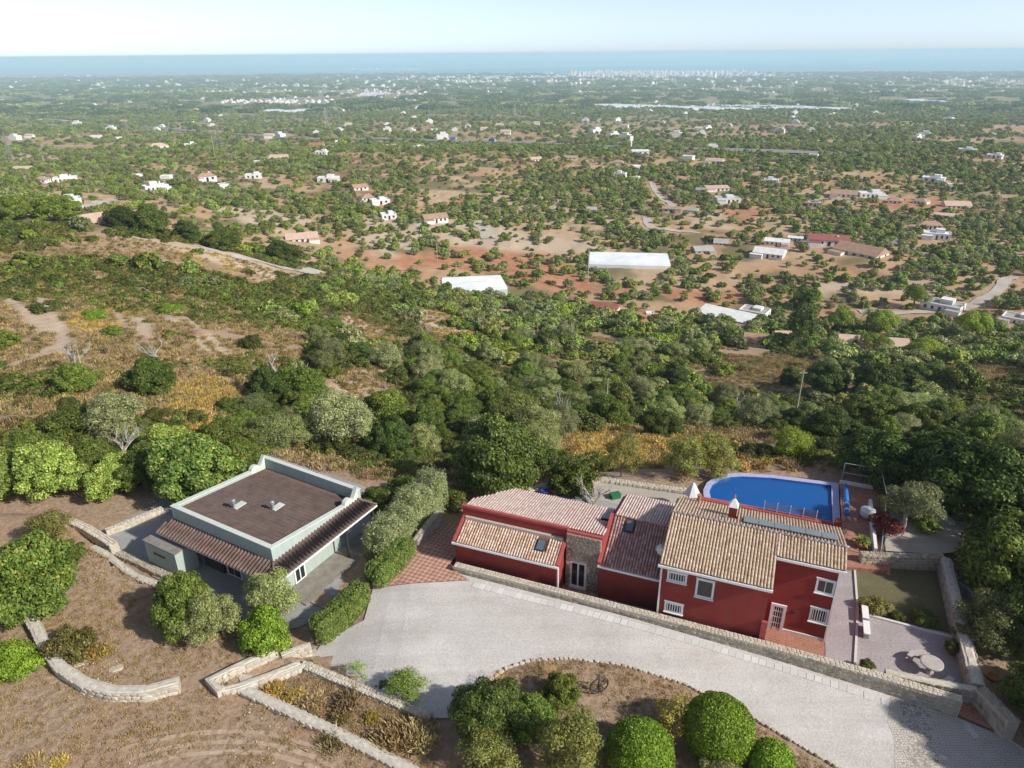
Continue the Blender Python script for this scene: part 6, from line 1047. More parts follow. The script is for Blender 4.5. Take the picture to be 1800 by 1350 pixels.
# x, y (foot centre px), width px, height px, kind, wall, roof, label
HT = [
 (118, 361, 50, 15, 'flat', 'farwhite', 'farwhite', 'white flat-roofed house behind the carob trees on the left ridge'),
 (172, 390, 62, 11, 'gable', 'farwhite', 'pinkroof', 'long low terracotta-roofed house half hidden on the left ridge'),
 (75, 321, 22, 12, 'hip', 'farwhite', 'farroof', 'small white house with orange roof at far left'),
 (116, 320, 40, 11, 'flat', 'farwhite', 'farwhite', 'white flat house beside the orange-roofed one at far left'),
 (42, 300, 30, 8, 'gable', 'farwhite', 'pinkroof', 'pale-roofed house near the left edge below the pylon'),
 (275, 337, 42, 15, 'flat', 'farwhite', 'farwhite', 'bright white blocky house left of centre on the plain'),
 (243, 313, 16, 8, 'flat', 'farwhite', 'farwhite', 'little white house behind the bright blocky house'),
 (293, 314, 18, 7, 'flat', 'farwhite', 'farwhite', 'low white house left of the two-storey tiled house'),
 (363, 318, 34, 17, 'hip', 'farwhite', 'brownroof', 'two-storey white house with hipped brown tile roof'),
 (393, 330, 17, 9, 'flat', 'farwhite', 'greyroof', 'small white annex right of the hipped two-storey house'),
 (446, 313, 28, 9, 'flat', 'farwhite', 'farwhite', 'white L-shaped house right of the hipped two-storey house'),
 (578, 319, 38, 10, 'flat', 'farwhite', 'farwhite', 'white house with roof tanks left of the cypress trees'),
 (632, 333, 28, 10, 'gable', 'farwhite', 'farroof', 'white house with red gable roof, upper of the centre cluster'),
 (645, 352, 24, 12, 'hip', 'farwhite', 'farroof', 'white two-storey house with red ridge, middle of the centre cluster'),
 (668, 357, 34, 9, 'flat', 'farwhite', 'farwhite', 'low white house at the right of the centre cluster'),
 (683, 383, 28, 10, 'flat', 'farwhite', 'farwhite', 'small modern white cube house on the cleared terrace'),
 (764, 389, 46, 15, 'gable', 'farwhite', 'brownroof', 'white barn-like house with brown roof beside the paved yard'),
 (531, 422, 58, 12, 'gable', 'farwhite', 'pinkroof', 'low cream house with chimneys among trees right of the lane'),
 (170, 243, 18, 6, 'flat', 'farwhite', 'farwhite', 'tiny white house under the highway at left'), (210, 245, 14, 5, 'flat', 'farwhite', 'farwhite', 'tinier white house right of the one under the highway'),
 (278, 262, 34, 11, 'hip', 'farwhite', 'pinkroof', 'pink and white villa cluster left of the pylon'), (335, 259, 22, 8, 'flat', 'farwhite', 'farwhite', 'white domed house left of the pylon'),
 (491, 281, 33, 9, 'gable', 'farwhite', 'pinkroof', 'pale pink-roofed villa below the link road'), (557, 259, 26, 9, 'gable', 'farwhite', 'farroof', 'orange-roofed white villa below the link road bend'), (566, 272, 22, 8, 'flat', 'farwhite', 'farwhite', 'white house below the orange-roofed villa'), (595, 251, 12, 5, 'flat', 'farwhite', 'farwhite', 'white speck house right of the orange-roofed villa'),
 (452, 287, 14, 5, 'flat', 'farwhite', 'farwhite', 'small white shed left of the pale pink-roofed villa'), (687, 259, 20, 6, 'gable', 'farwhite', 'farroof', 'small orange-roofed house below the highway'), (735, 262, 24, 6, 'flat', 'farwhite', 'farwhite', 'white house right of the small orange-roofed house'), (763, 230, 14, 4, 'flat', 'farwhite', 'farwhite', 'tiny white house above the highway trucks'),
 (941, 282, 22, 6, 'gable', 'farwhite', 'pinkroof', 'white house alone in the central olive plain'), (1003, 279, 26, 5, 'gable', 'farwhite', 'farroof', 'low reddish farm building in the central plain'), (1086, 289, 20, 9, 'hip', 'farwhite', 'brownroof', 'white two-storey house left of the long white shed'), (1125, 270, 32, 6, 'shed', 'farwhite', 'farwhite', 'long white shed beside the tall sign tower'), (1121, 296, 18, 6, 'flat', 'farwhite', 'farwhite', 'white hut below the long white shed'), (1090, 310, 22, 8, 'flat', 'farwhite', 'greyroof', 'white flat house at the head of the winding lane'), (1122, 316, 24, 5, 'flat', 'farwhite', 'greyroof', 'low white platform house beside the winding lane'),
 (1210, 280, 20, 8, 'flat', 'farwhite', 'farwhite', 'white house right of the sign tower'), (1256, 288, 32, 11, 'gable', 'farwhite', 'pinkroof', 'pinkish white villa group above the right plain'), (1290, 286, 18, 6, 'gable', 'farwhite', 'farroof', 'small house right of the pinkish villa group'),
 (1355, 322, 26, 9, 'flat', 'farwhite', 'farwhite', 'white flat house, upper of the right cluster'), (1232, 336, 16, 6, 'gable', 'farwhite', 'greyroof', 'small grey-roofed hut left of the tan-roofed house'), (1260, 335, 44, 7, 'shed', 'farwhite', 'pinkroof', 'long tan-roofed house in the right plain'), (1278, 355, 44, 10, 'flat', 'farwhite', 'greyroof', 'white house with open porch below the tan-roofed house'), (1218, 372, 18, 7, 'gable', 'grout', 'greyroof', 'small stone barn at the edge of the red field'),
 (1483, 344, 46, 9, 'gable', 'farwhite', 'brownroof', 'long white farmhouse, left half of the row at right'), (1530, 346, 44, 10, 'flat', 'farwhite', 'farwhite', 'long white farmhouse, right half of the row at right'), (1640, 320, 38, 11, 'flat', 'farwhite', 'farwhite', 'white modern house with colonnade at right'), (1671, 328, 12, 6, 'flat', 'farwhite', 'farwhite', 'small white hut right of the colonnaded house'), (1573, 356, 26, 9, 'hip', 'farwhite', 'farroof', 'red-roofed white house, left of the pair at right'), (1619, 357, 24, 9, 'hip', 'farwhite', 'farroof', 'red-roofed white house, right of the pair at right'), (1680, 364, 46, 9, 'gable', 'farwhite', 'pinkroof', 'house with broad plain tan roof at right'), (1432, 362, 26, 9, 'flat', 'grout', 'pinkroof', 'weathered farm ruin among trees at right'),
 (1632, 402, 40, 16, 'hip', 'farwhite', 'farroof', 'tall house with bright orange hipped roof'), (1645, 420, 46, 15, 'flat', 'farwhite', 'farwhite', 'white terrace house below the bright orange roof'),
 (1365, 430, 44, 9, 'shed', 'farwhite', 'farwhite', 'low white open shed above the gabled white barn'), (1352, 450, 54, 15, 'gable', 'farwhite', 'farwhite', 'gabled white barn in the right valley farm'), (1455, 430, 72, 14, 'shed', 'farwhite', 'redroof', 'white farm building with dark red sheet roof'), (1512, 448, 84, 16, 'gable', 'farwhite', 'brownroof', 'large white farmhouse with brown tiled roofs and fenced yard'), (1234, 442, 36, 9, 'gable', 'grout', 'greyroof', 'grey-roofed barn left of the valley farm'), (1267, 428, 26, 7, 'gable', 'grout', 'greyroof', 'smaller grey-roofed barn behind the first'), (1398, 422, 26, 6, 'shed', 'farwhite', 'farwhite', 'small white shed between the open shed and the red roof'),
 (1326, 552, 50, 11, 'flat', 'farwhite', 'greyroof', 'white house with flat grey roof in the valley'), (1275, 560, 100, 9, 'shed', 'farwhite', 'farwhite', 'very long low white farm range beside the flat grey roof'), (1330, 602, 46, 15, 'gable', 'farwhite', 'brownroof', 'white cottage with brown gable roof in the valley trees'), (1375, 592, 30, 11, 'gable', 'farwhite', 'pinkroof', 'white outbuilding right of the brown-gabled cottage'), (1530, 616, 120, 22, 'gable', 'farwhite', 'pinkroof', 'large villa with pale terracotta roofs behind the dark trees'), (1462, 606, 24, 16, 'hip', 'farwhite', 'greyroof', 'dark conservatory end at the left of the large villa'),
 (1655, 545, 68, 18, 'flat', 'farwhite', 'greyroof', 'modern white house with red trim beside the lane'), (1785, 566, 44, 14, 'flat', 'farwhite', 'greyroof', 'white house with a pool at the right edge'), (1062, 543, 52, 8, 'gable', 'farwhite', 'redroof', 'low shed with striped red and white roof among trees'), (1142, 553, 14, 5, 'flat', 'farwhite', 'farwhite', 'tiny white hut right of the striped roof shed'), (1040, 371, 18, 8, 'gable', 'grout', 'greyroof', 'small stone hut in the open olive plain'), (973, 369, 12, 6, 'hip', 'farwhite', 'greyroof', 'white well house left of the small stone hut'), (1180, 372, 34, 8, 'shed', 'grout', 'farroof', 'reddish hut beside the winding lane'),
 (1430, 275, 16, 5, 'flat', 'farwhite', 'pinkroof', 'tiny house below the highway at right'), (1700, 268, 30, 8, 'flat', 'farwhite', 'farwhite', 'white villa group near the right edge, left one'), (1748, 278, 26, 8, 'flat', 'farwhite', 'farwhite', 'white villa group near the right edge, right one'), (1742, 238, 14, 5, 'flat', 'farwhite', 'farwhite', 'tiny white house high on the right plain'), (1670, 212, 24, 5, 'flat', 'farwhite', 'farwhite', 'pale house group on the far right plain'), (1770, 350, 30, 7, 'gable', 'grout', 'brownroof', 'brown-roofed barn at the right edge'), (1660, 382, 34, 6, 'shed', 'grout', 'pinkroof', 'long low shed right of the bright orange roof')]
PXR = .8 / .8
def far_house(x, y, wpx, hpx, kind, wm, rm, label, group='houses scattered over the plain'):
    p = gp(x, y); t = depth(p); W = wpx * t / F * .92; Hh = hpx * t / F * .78; D = max(W * .6, min(W, 7)) if W < 22 else W * .45; rg = random.Random(hash_(label))
    if kind == 'shed': D = W * .4
    root = thing('house', label, 'house', (p[0], p[1], p[2] - .2), -math.atan2(p[0], p[1]) + rg.uniform(-.45, .45), group); big = wpx >= 22; HOUSES.append((p[0], p[1], W * .62))
    wz = Hh * (1 if kind in ('flat', 'shed') else .72)
    MB().box((-W / 2, -D / 2, -2), (W / 2, D / 2, wz)).obj('wall', wm, root); e = min(.35, W * .04)
    if kind == 'flat':
        r = MB().box((-W / 2 + e, -D / 2 + e, wz), (W / 2 - e, D / 2 - e, wz + .05)).obj('roof', rm, root); b = MB()
        b.box((-W / 2 - .06, -D / 2 - .06, wz), (W / 2 + .06, -D / 2 + e, wz + .35)).box((-W / 2 - .06, D / 2 - e, wz), (W / 2 + .06, D / 2 + .06, wz + .35)).box((-W / 2 - .06, -D / 2 + e, wz), (-W / 2 + e, D / 2 - e, wz + .35)).box((W / 2 - e, -D / 2 + e, wz), (W / 2 + .06, D / 2 - e, wz + .35)); b.obj('parapet', wm, root)
        if big: s0 = W * rg.uniform(-.3, .1); MB().box((s0, -D * .1, wz + .05), (s0 + W * .32, D * .42, wz + Hh * .55)).obj('upper_room', wm, root)
    elif kind == 'shed':
        vs = [(-W / 2 - e, -D / 2 - e, wz), (W / 2 + e, -D / 2 - e, wz), (W / 2 + e, D / 2 + e, wz + D * .16), (-W / 2 - e, D / 2 + e, wz + D * .16)]; r = MB().add(vs + [(a, b, c + .18) for a, b, c in vs], [(3, 2, 1, 0), (4, 5, 6, 7), (0, 1, 5, 4), (1, 2, 6, 5), (2, 3, 7, 6), (3, 0, 4, 7)]).obj('roof', rm, root)
    else:
        a = D / 2 + e; bx = W / 2 + e; rx = bx - (a * .9 if kind == 'hip' else 0); zr = wz + D * .24
        if rx <= 0: rx = bx * .1
        V = [(-bx, -a, wz), (bx, -a, wz), (bx, a, wz), (-bx, a, wz), (-rx, 0, zr), (rx, 0, zr)]; V2 = [(q[0], q[1], q[2] - .12) for q in V[:4]]
        r = MB().add(V + V2, [(0, 1, 5, 4), (2, 3, 4, 5), (1, 2, 5), (3, 0, 4), (6, 9, 8, 7), (0, 6, 7, 1), (1, 7, 8, 2), (2, 8, 9, 3), (3, 9, 6, 0)]).obj('roof', rm, root)
        if kind == 'gable':
            for sx in (-1, 1): MB().add([(sx * (W / 2 - .01), -D / 2, wz - .1), (sx * (W / 2 - .01), D / 2, wz - .1), (sx * (W / 2 - .01), 0, wz + D * .21), (sx * (W / 2 - .4), 0, wz - .1)], [(0, 1, 2), (0, 2, 3), (1, 3, 2)]).obj('gable', wm, root)
    if big:
        MB().box((W * .2, D * .1, wz), (W * .2 + W * .05, D * .1 + W * .05, wz + Hh * .5)).obj('chimney', wm, r)
        nw = 3 if wpx < 40 else 5; s_ = W / (nw + .5); ww = min(s_ * .42, 1.6)
        for k in range(nw):
            cx = -W / 2 + s_ * (k + .75); z0 = wz * (.38 if k != nw // 2 else .0); MB().box((cx - ww / 2, -D / 2 - .06, z0), (cx + ww / 2, -D / 2 + .02, wz * .82)).obj('window' if k != nw // 2 else 'door', 'glass', root)
        for k in range(2): cy_ = -D / 2 + D * (k + .6) / 2.2; MB().box((W / 2 - .02, cy_ - ww * .4, wz * .4), (W / 2 + .06, cy_ + ww * .4, wz * .82)).obj('window', 'glass', root)
        if wpx > 30:
            sd_ = rg.choice((-1, 1)); w2 = W * rg.uniform(.3, .42); MB().box((sd_ * W * .36 - w2 / 2, -D / 2 - D * .35, -2), (sd_ * W * .36 + w2 / 2, -D / 2 + .02, wz * .8)).obj('wing', wm, root); MB().box((sd_ * W * .36 - w2 / 2 - .15, -D / 2 - D * .35 - .15, wz * .8), (sd_ * W * .36 + w2 / 2 + .15, -D / 2 - .02, wz * .8 + .14)).obj('wing_roof', rm, root)
for h in HT: far_house(*h)
# plastic greenhouses
def greenhouse(label, x, y, wpx, dpx, n, rot, h=2.6):
    a = gp(x, y + dpx / 2); b = gp(x, y - dpx / 2); p = (a + b) / 2; W = wpx * depth(p) / F; D = np.linalg.norm((b - a)[:2]); t = thing('greenhouse', label, 'greenhouse', (p[0], p[1], p[2]), rot, 'plastic greenhouses'); s = D / n; HOUSES.append((p[0], p[1], W * .5)); dz = (b - a)[2] / D
    for k in range(n):
        y0 = -D / 2 + k * s; pr = [(y0, -1.5), (y0, h * .6), (y0 + s * .2, h * .88), (y0 + s * .5, h), (y0 + s * .8, h * .88), (y0 + s * .96, h * .6), (y0 + s * .96, -1.5)]; m = len(pr); vs = [(-W / 2 + (k % 2) * .3, u, v + dz * (u)) for u, v in pr] + [(W / 2, u, v + dz * u) for u, v in pr]
        MB().add(vs, [tuple(range(m)), tuple(range(m, 2 * m))[::-1]] + [(i, i + m, (i + 1) % m + m, (i + 1) % m) for i in range(m - 1)]).obj('span', 'plastic', t)
greenhouse('wide white plastic greenhouse in the right-hand valley', 1105, 462, 138, 20, 7, -.12); greenhouse('white plastic-covered nursery among trees in the centre', 832, 505, 108, 24, 8, .12, 2.2)
greenhouse('long white greenhouse on the far left plain', 520, 196, 112, 5, 3, .1, 5); greenhouse('bright greenhouse strip on the far centre left', 655, 166, 40, 4, 3, .1, 6); greenhouse('white warehouse roof on the far right plain', 1620, 179, 38, 5, 2, 0, 7)
for i, (x, y, w_) in enumerate([(1065, 187, 26), (1095, 187, 28), (1130, 188, 30), (1165, 190, 34), (1200, 191, 36), (1240, 191, 36), (1280, 190, 32), (1315, 190, 28), (1348, 190, 24), (1380, 190, 22), (1405, 190, 18)]):
    greenhouse('white greenhouse block, number %s from the left in the far zigzag row' % ('one two three four five six seven eight nine ten eleven'.split()[i]), x, y, w_, 8 if i > 2 else 5, 3, .35, 6)
# utility poles and pylons
def pole(label, x, y, hpx, name='utility_pole'):
    p = gp(x, y); HOUSES.append((p[0], p[1], 1.2)); h = hpx * depth(p) / F * 1.3; t = thing(name, label, 'pole', p, random.uniform(-.4, .4), 'utility poles'); MB().tube([(0, 0, -.5), (0, 0, h)], [h * .016, h * .011], 7).obj('shaft', 'pole', t); MB().box((-h * .07, -.05, h * .955), (h * .07, .05, h * .97)).obj('crossarm', 'pole', t)
for a in [('tall weathered pole on the brown bank at right', 1397, 740, 74), ('weathered pole in the dense scrub at centre', 1065, 733, 58), ('thin pole left of the scrub in the middle distance', 945, 588, 30), ('short pole beside the brown clearing', 882, 562, 26), ('pole in front of the wide plastic greenhouse', 1033, 497, 48), ('pole on the bare terrace left of the red field', 655, 452, 22), ('pole left of the red field trees', 769, 460, 24), ('pole beside the red soil field with tall trees', 877, 462, 22), ('pole left of the flat grey roof house', 1285, 585, 22), ('pole by the valley lane', 1515, 552, 26), ('pole right of the orange hipped roof', 1665, 440, 24), ('leaning pole at the right plain edge', 1735, 470, 24), ('pole behind the cream house with chimneys', 558, 415, 24), ('pole near the left ridge track', 158, 345, 22), ('stub pole above the big dark tree', 1675, 758, 14), ('pole below the pink villa cluster', 378, 276, 28)]: pole(*a)
def pylon(label, x, y, hpx):
    p = gp(x, y); h = hpx * depth(p) / F * 1.05; t = thing('pylon', label, 'pylon', p, random.uniform(-.6, .6), 'lattice pylons'); b = h * .1; r = max(h * .006, .12); mb = MB()
    for sx in (-1, 1):
        for sy in (-1, 1): mb.tube([(sx * b, sy * b, 0), (sx * b * .25, sy * b * .25, h * .65), (sx * b * .12, sy * b * .12, h)], r, 4)
    mb.obj('legs', 'galv', t); mb = MB()
    for k in range(8):
        z0, z1 = h * k / 9, h * (k + 1) / 9; w0, w1 = b * (1 - .75 * min(1, z0 / h / .65)), b * (1 - .75 * min(1, z1 / h / .65))
        for s1 in (-1, 1): mb.tube([(-w0, s1 * w0, z0), (w1, s1 * w1, z1)], r * .6, 3); mb.tube([(s1 * w0, -w0, z0), (s1 * w1, w1, z1)], r * .6, 3)
    mb.obj('bracing', 'galv', t)
    for z in (.68, .8, .92): MB().tube([(-h * .12, 0, h * z), (0, 0, h * (z + .02)), (h * .12, 0, h * z)], r, 4).obj('arm', 'galv', t)
for a in [('lattice pylon at the far left edge', 20, 284, 46), ('lattice pylon above the villas at left', 387, 262, 46), ('lattice pylon beyond the long far greenhouse', 575, 229, 36), ('lattice pylon right of the one beyond the far greenhouse', 598, 228, 30), ('faint lattice pylon on the left highway', 225, 232, 26), ('faint pylon left of the substation', 755, 212, 26), ('pylon at the left of the substation', 855, 210, 22), ('tall pylon in the substation', 905, 210, 24), ('pylon at the right of the substation', 946, 208, 24), ('faint pylon right of the substation', 1028, 204, 22), ('faint pylon left of the greenhouse row', 1125, 200, 20)]: pylon(*a)
st = gp(1109, 262); hh = 22 * depth(st) / F; t = thing('sign_tower', 'tall white sign tower beside the highway', 'sign', st, .3); MB().box((-.6, -.6, 0), (.6, .6, hh * .7)).obj('mast', 'farwhite', t); MB().box((-hh * .14, -.5, hh * .62), (hh * .14, .5, hh)).obj('panel', 'farwhite', t)
for lb, x, y, m in (('blue lorry on the highway, left one', 797, 248, 'blue'), ('blue and white lorry on the highway, right one', 865, 251, 'bluepot'), ('white van on the highway near the right', 1252, 263, 'farwhite')):
    p = gp(x, y, 1.3); t = thing('lorry', lb, 'lorry', p, -.1, 'vehicles on the highway'); MB().box((-4, -1.2, .8), (3, 1.2, 4)).obj('cargo_box', m, t); MB().box((3.1, -1.1, .6), (5, 1.1, 3)).obj('cab', 'farwhite', t)
    for wx in (-3, 0, 4): MB().tube([(wx, -1.25, .5), (wx, 1.25, .5)], .5, 8).obj('wheel', 'dark', t)

# distant small houses: the largest as things, the towns as masses
fx, fy = [], []; SMALL = []
for i in range(190):
    fy.append(RNG.uniform(140, 250) if i < 120 else RNG.uniform(136, 190)); fx.append(RNG.uniform(-20, 1820))
hm_ = [MB().box((-.5, -.35, -.3), (.5, .35, .42)).box((-.2, -.36, .42), (.3, .1, .6)).mesh('small_house', 'farwhite'), MB().box((-.5, -.3, -.3), (.5, .3, .34)).add([(-.54, -.34, .34), (.54, -.34, .34), (.54, .34, .34), (-.54, .34, .34), (-.4, 0, .52), (.4, 0, .52)], [(0, 1, 5, 4), (2, 3, 4, 5), (1, 2, 5), (3, 0, 4)], 1).mesh('small_house', ['farwhite', 'pinkroof'])]
for x, y in sorted(zip(fx, fy), key=lambda q: -q[1]):
    p = gp(x, y); k = 0 if random.random() < .75 else 1; o = link('small_house', hm_[k], None, p, random.uniform(-.6, .6), random.uniform(9, 17)); zone = 'left' if x < 600 else 'middle' if x < 1200 else 'right'
    o['category'] = 'house'; SMALL.append((o, 'tiny white house' if k == 0 else 'tiny tile-roofed house')); o['group'] = 'tiny houses on the %s of the far plain' % zone; HOUSES.append((p[0], p[1], 9))
tp = []
def town(n, fx_, fy_):
    for _ in range(n): tp.append((fx_(), fy_()))
R_ = random.uniform; G_ = random.gauss
town(1700, lambda: G_(1160, 95), lambda: 130 + abs(G_(0, 3.0))); town(300, lambda: G_(860, 130), lambda: 135 + abs(G_(0, 6))); town(80, lambda: R_(390, 600), lambda: 184 - 20 * 0 + G_(0, 2) if False else 180 + G_(0, 2.2)); town(330, lambda: R_(-20, 900), lambda: R_(132, 165)); town(330, lambda: R_(1000, 1820), lambda: R_(128, 165)); town(70, lambda: R_(600, 760), lambda: 163 + G_(0, 5)); town(120, lambda: G_(1720, 60), lambda: 147 + G_(0, 2.5)); town(60, lambda: R_(620, 740), lambda: 122.5 + G_(0, .3))
TPs, TS_, TH_ = [], [], []
for x, y in tp:
    p = gp(x, y) if y > 127 else pz(x, y, SEA + 1); d_ = depth(p); TPs.append(p); TS_.append(R_(14, 34) if d_ > 5000 else R_(9, 18)); TH_.append(R_(.7, 1.3) * (2.1 if 1000 < x < 1330 and y < 138 else 1))
o = scatter('distant_town', 'white far-off town and hamlets spread below the coast', 'town', np.array(TPs), np.array(TS_), [hm_[0], hm_[1], hm_[0]], hs=np.array(TH_))
lt = pz(1515, 105.5, SEA); t = thing('lighthouse', 'tiny white lighthouse on the far sand bar', 'lighthouse', lt); MB().lathe([(9, 0), (6, 55), (8, 56), (7, 66), (2, 70)], (0, 0, 0), 10).obj('tower', 'farwhite', t)

# ------------------------------------------------------------------ trees and scrub of hillside and plain
HA = np.array(HOUSES)
def free_of(X, Y, fields=True):
    ok = np.ones(len(X), bool); r_ = np.hypot(X, Y); px_ = np.where(r_ < 420, 7.0, 0.0); X0, Y0 = X, Y
    for hx, hy, hr in HA:
        ok &= (X - hx) ** 2 + (Y - hy) ** 2 > (hr + 2) ** 2
        if math.hypot(hx, hy) < 420:
            for ps_ in (5., 10.): k_ = 1 + ps_ / r_; ok &= (X * k_ - hx) ** 2 + (Y * k_ - hy) ** 2 > (hr * .85) ** 2
    if fields:
        for pw, mrg in KEEP:
            x0, y0 = pw.min(0) - 15; x1, y1 = pw.max(0) + 9; m = np.where((X > x0) & (X < x1) & (Y > y0) & (Y < y1))[0]
            if len(m):
                k_ = 1 + px_[m] / r_[m]; k2 = 1 + px_[m] * 1.9 / r_[m]; d_ = np.minimum(np.minimum(sdf(pw, X[m], Y[m]), sdf(pw, X[m] * k_, Y[m] * k_)), sdf(pw, X[m] * k2, Y[m] * k2)); ok[m] &= (d_ > -1) | (RNG.random(len(m)) < np.where(r_[m] < 260, .03, .48))
    return ok
def road_free(X, Y):
    d = pline_d(HW[::6], X, Y); return d > 22
LANES = [np.array(gpl(L))[:, :2] for L in ([(350, 432), (395, 448), (450, 458), (500, 472), (545, 478), (556, 474)], [(145, 368), (170, 360), (200, 349)], [(1790, 490), (1755, 510), (1720, 530), (1690, 545), (1600, 550), (1510, 548)], [(1145, 320), (1160, 345), (1180, 360), (1175, 375)], [(1135, 382), (1145, 400), (1180, 405), (1230, 410)])]
def lane_free(X, Y):
    ok = np.ones(len(X), bool)
    for L in LANES: ok &= (pline_d(L, X, Y) > 4) & (pline_d(L, X * (1 + 8 / np.hypot(X, Y)), Y * (1 + 8 / np.hypot(X, Y))) > 4.5)
    return ok
# hand-placed trees and bushes of the slope: kind, label, pixel of the foot, radius, height factor
SLOPE = [('greyolive0', 'grey feathery olive tree on the slope behind the pale green trees', 205, 765, 2.5, 1.0), ('carob0', 'leafy tree with bare limbs halfway up the left slope', 270, 690, 2.6, .9), ('carob1', 'bright leafy tree with dead branches at the upper left slope', 140, 690, 2.2, 1.0), ('carobbush', 'wide green shrub below the upper left slope tree', 130, 760, 2.2, .9), ('carob2', 'green tree with a white dead trunk at the slope centre', 530, 710, 2.7, 1.1), ('greyolive0', 'large silver-grey olive tree in the gully behind the green house', 600, 782, 3.2, 1.05), ('oak0', 'dark bush at the foot of the large silver olive', 590, 800, 1.6, 1.0), ('dark0', 'dark tree right of the large silver olive', 690, 800, 2.2, 1.0), ('carob0', 'green tree with a fallen white branch in the gully', 680, 745, 2.6, 1.0), ('olive0', 'grey-green tree left of the big round dark tree', 745, 800, 2.0, 1.0), ('carob1', 'leafy tree behind the big round dark tree', 800, 745, 2.3, 1.1), ('palegreen', 'pale tree behind the big round dark tree on the right', 905, 755, 2.6, .8), ('greyolive0', 'grey twiggy tree above the rounded dark shrub', 985, 765, 2.2, 1.0), ('oak1', 'dark mound left of the pole in the scrub', 1030, 760, 2.2, 1.1), ('dark1', 'dark tree behind the pair of pale olives', 1160, 765, 2.4, .9), ('dark0', 'dark shrubby tree right of the tall pole', 1455, 775, 2.7, .9), ('carob2', 'tree right of the tall pole, behind the first dark one', 1530, 760, 3.0, .9), ('dark1', 'dark oak mass below the large villa, left', 1450, 690, 5.0, .8), ('dark0', 'dark oak mass below the large villa, centre', 1540, 695, 5.2, .8), ('dark1', 'dark oak mass below the large villa, right', 1620, 690, 4.8, .8), ('oak2', 'solitary round dark oak at the right slope', 1685, 690, 4.2, 1.2),
 ('carobbush', 'yellow-green bush at the left edge of the slope', 8, 610, 1.9, 1.0), ('brightbush', 'bright bush on the eroded slope, upper', 165, 560, 1.5, .8), ('carobbush', 'bush on the eroded slope, middle', 200, 590, 1.6, .8), ('brightbush', 'bush on the terraced slope beside the track', 300, 550, 1.7, .8), ('oak0', 'dark bush on the terraced slope', 440, 610, 2.0, .8), ('carobbush', 'green bush on the golden slope patch', 400, 725, 1.5, .9), ('drybush0', 'dry bush on the golden slope patch', 355, 735, 1.2, .8),
 ('pine0', 'bright umbrella pine left of the villa palms', 1475, 588, 5.2, 1.1), ('pine0', 'bright umbrella pine right of the villa palms', 1545, 590, 4.8, 1.1), ('pine0', 'round pine in front of the large villa', 1535, 622, 4.2, .9), ('pine0', 'bright pine at right of the large villa, upper', 1705, 600, 4.8, 1.2), ('pine0', 'bright pine at right of the large villa, lower', 1620, 635, 4.2, .9), ('fir0', 'tall dark conifer left of the large villa', 1402, 615, 3.4, 1.9), ('cypress0', 'dark cypress in front of the large villa', 1500, 620, .9, 1.0), ('cypress0', 'tall cypress at the right edge by the lane', 1768, 548, 1.3, 1.3), ('cypress0', 'cypress right of the large villa, left of three', 1695, 590, 1.1, 1.1), ('cypress0', 'cypress right of the large villa, middle of three', 1717, 588, 1.1, 1.2), ('cypress0', 'cypress right of the large villa, right of three', 1740, 590, 1.1, 1.1), ('pine0', 'bright green pine beside the modern white house', 1605, 540, 4.8, 1.1), ('pine0', 'pine left of the modern white house', 1420, 545, 5.0, 1.0),
 ('dark0', 'large round carob on the left ridge beside the lane, left', 268, 412, 5.2, .95), ('dark1', 'large round carob on the left ridge beside the lane, right', 330, 425, 3.6, 1.0), ('carob0', 'wide carob below the lane bend', 395, 440, 4.6, .8), ('dark0', 'carob at the end of the left lane', 500, 462, 4.8, .9), ('carob2', 'carob hiding the left ridge house', 100, 388, 5.0, .8), ('carob1', 'carob at the left edge of the ridge', 30, 385, 4.5, .8), ('dark1', 'dark carob clump left of the lane', 215, 400, 4.2, .8)]
SX, SY, SRr = [], [], []
for kd, lb, x, y, r, hs in SLOPE:
    p = gp(x, y); SX.append(p[0]); SY.append(p[1]); SRr.append(r); tree = PR[kd][1] is not None; plant(kd, {'c': 'carob_tree', 'd': 'carob_tree', 'g': 'olive_tree', 'o': 'shrub', 'p': 'pine_tree', 'b': 'shrub', 'f': 'fir_tree'}.get(kd[0], 'tree') if kd[:3] != 'cyp' else 'cypress_tree', lb, 'tree' if tree else 'shrub', p - np.array([0, 0, .1]), r, 'trees of the slope and valley' if tree else 'bushes of the slope', hs)
for i, (x, y, s_, lb) in enumerate(((508, 690, 3.0, 'white dead tree standing in the green tree on the slope'), (690, 730, 2.2, 'white fallen branch in the gully'), (985, 745, 2.6, 'grey bare branches above the rounded dark shrub'), (1296, 725, 2.4, 'small white forked dead tree in the right scrub'), (215, 800, 1.8, 'pale dead branches between the pale green trees'), (140, 655, 2.2, 'pale dead limbs on the upper left slope tree'), (270, 640, 2.2, 'bare crooked limbs over the left slope tree'), (590, 580, 2.6, 'bare tree at the left of the brown clearing'), (745, 600, 2.2, 'dead stump tree on the brown clearing edge'))):
    p = gp(x, y); t = thing('dead_tree', lb, 'tree', p, i * 1.3); link('branches', DEAD[i % 3], t, scale=s_)
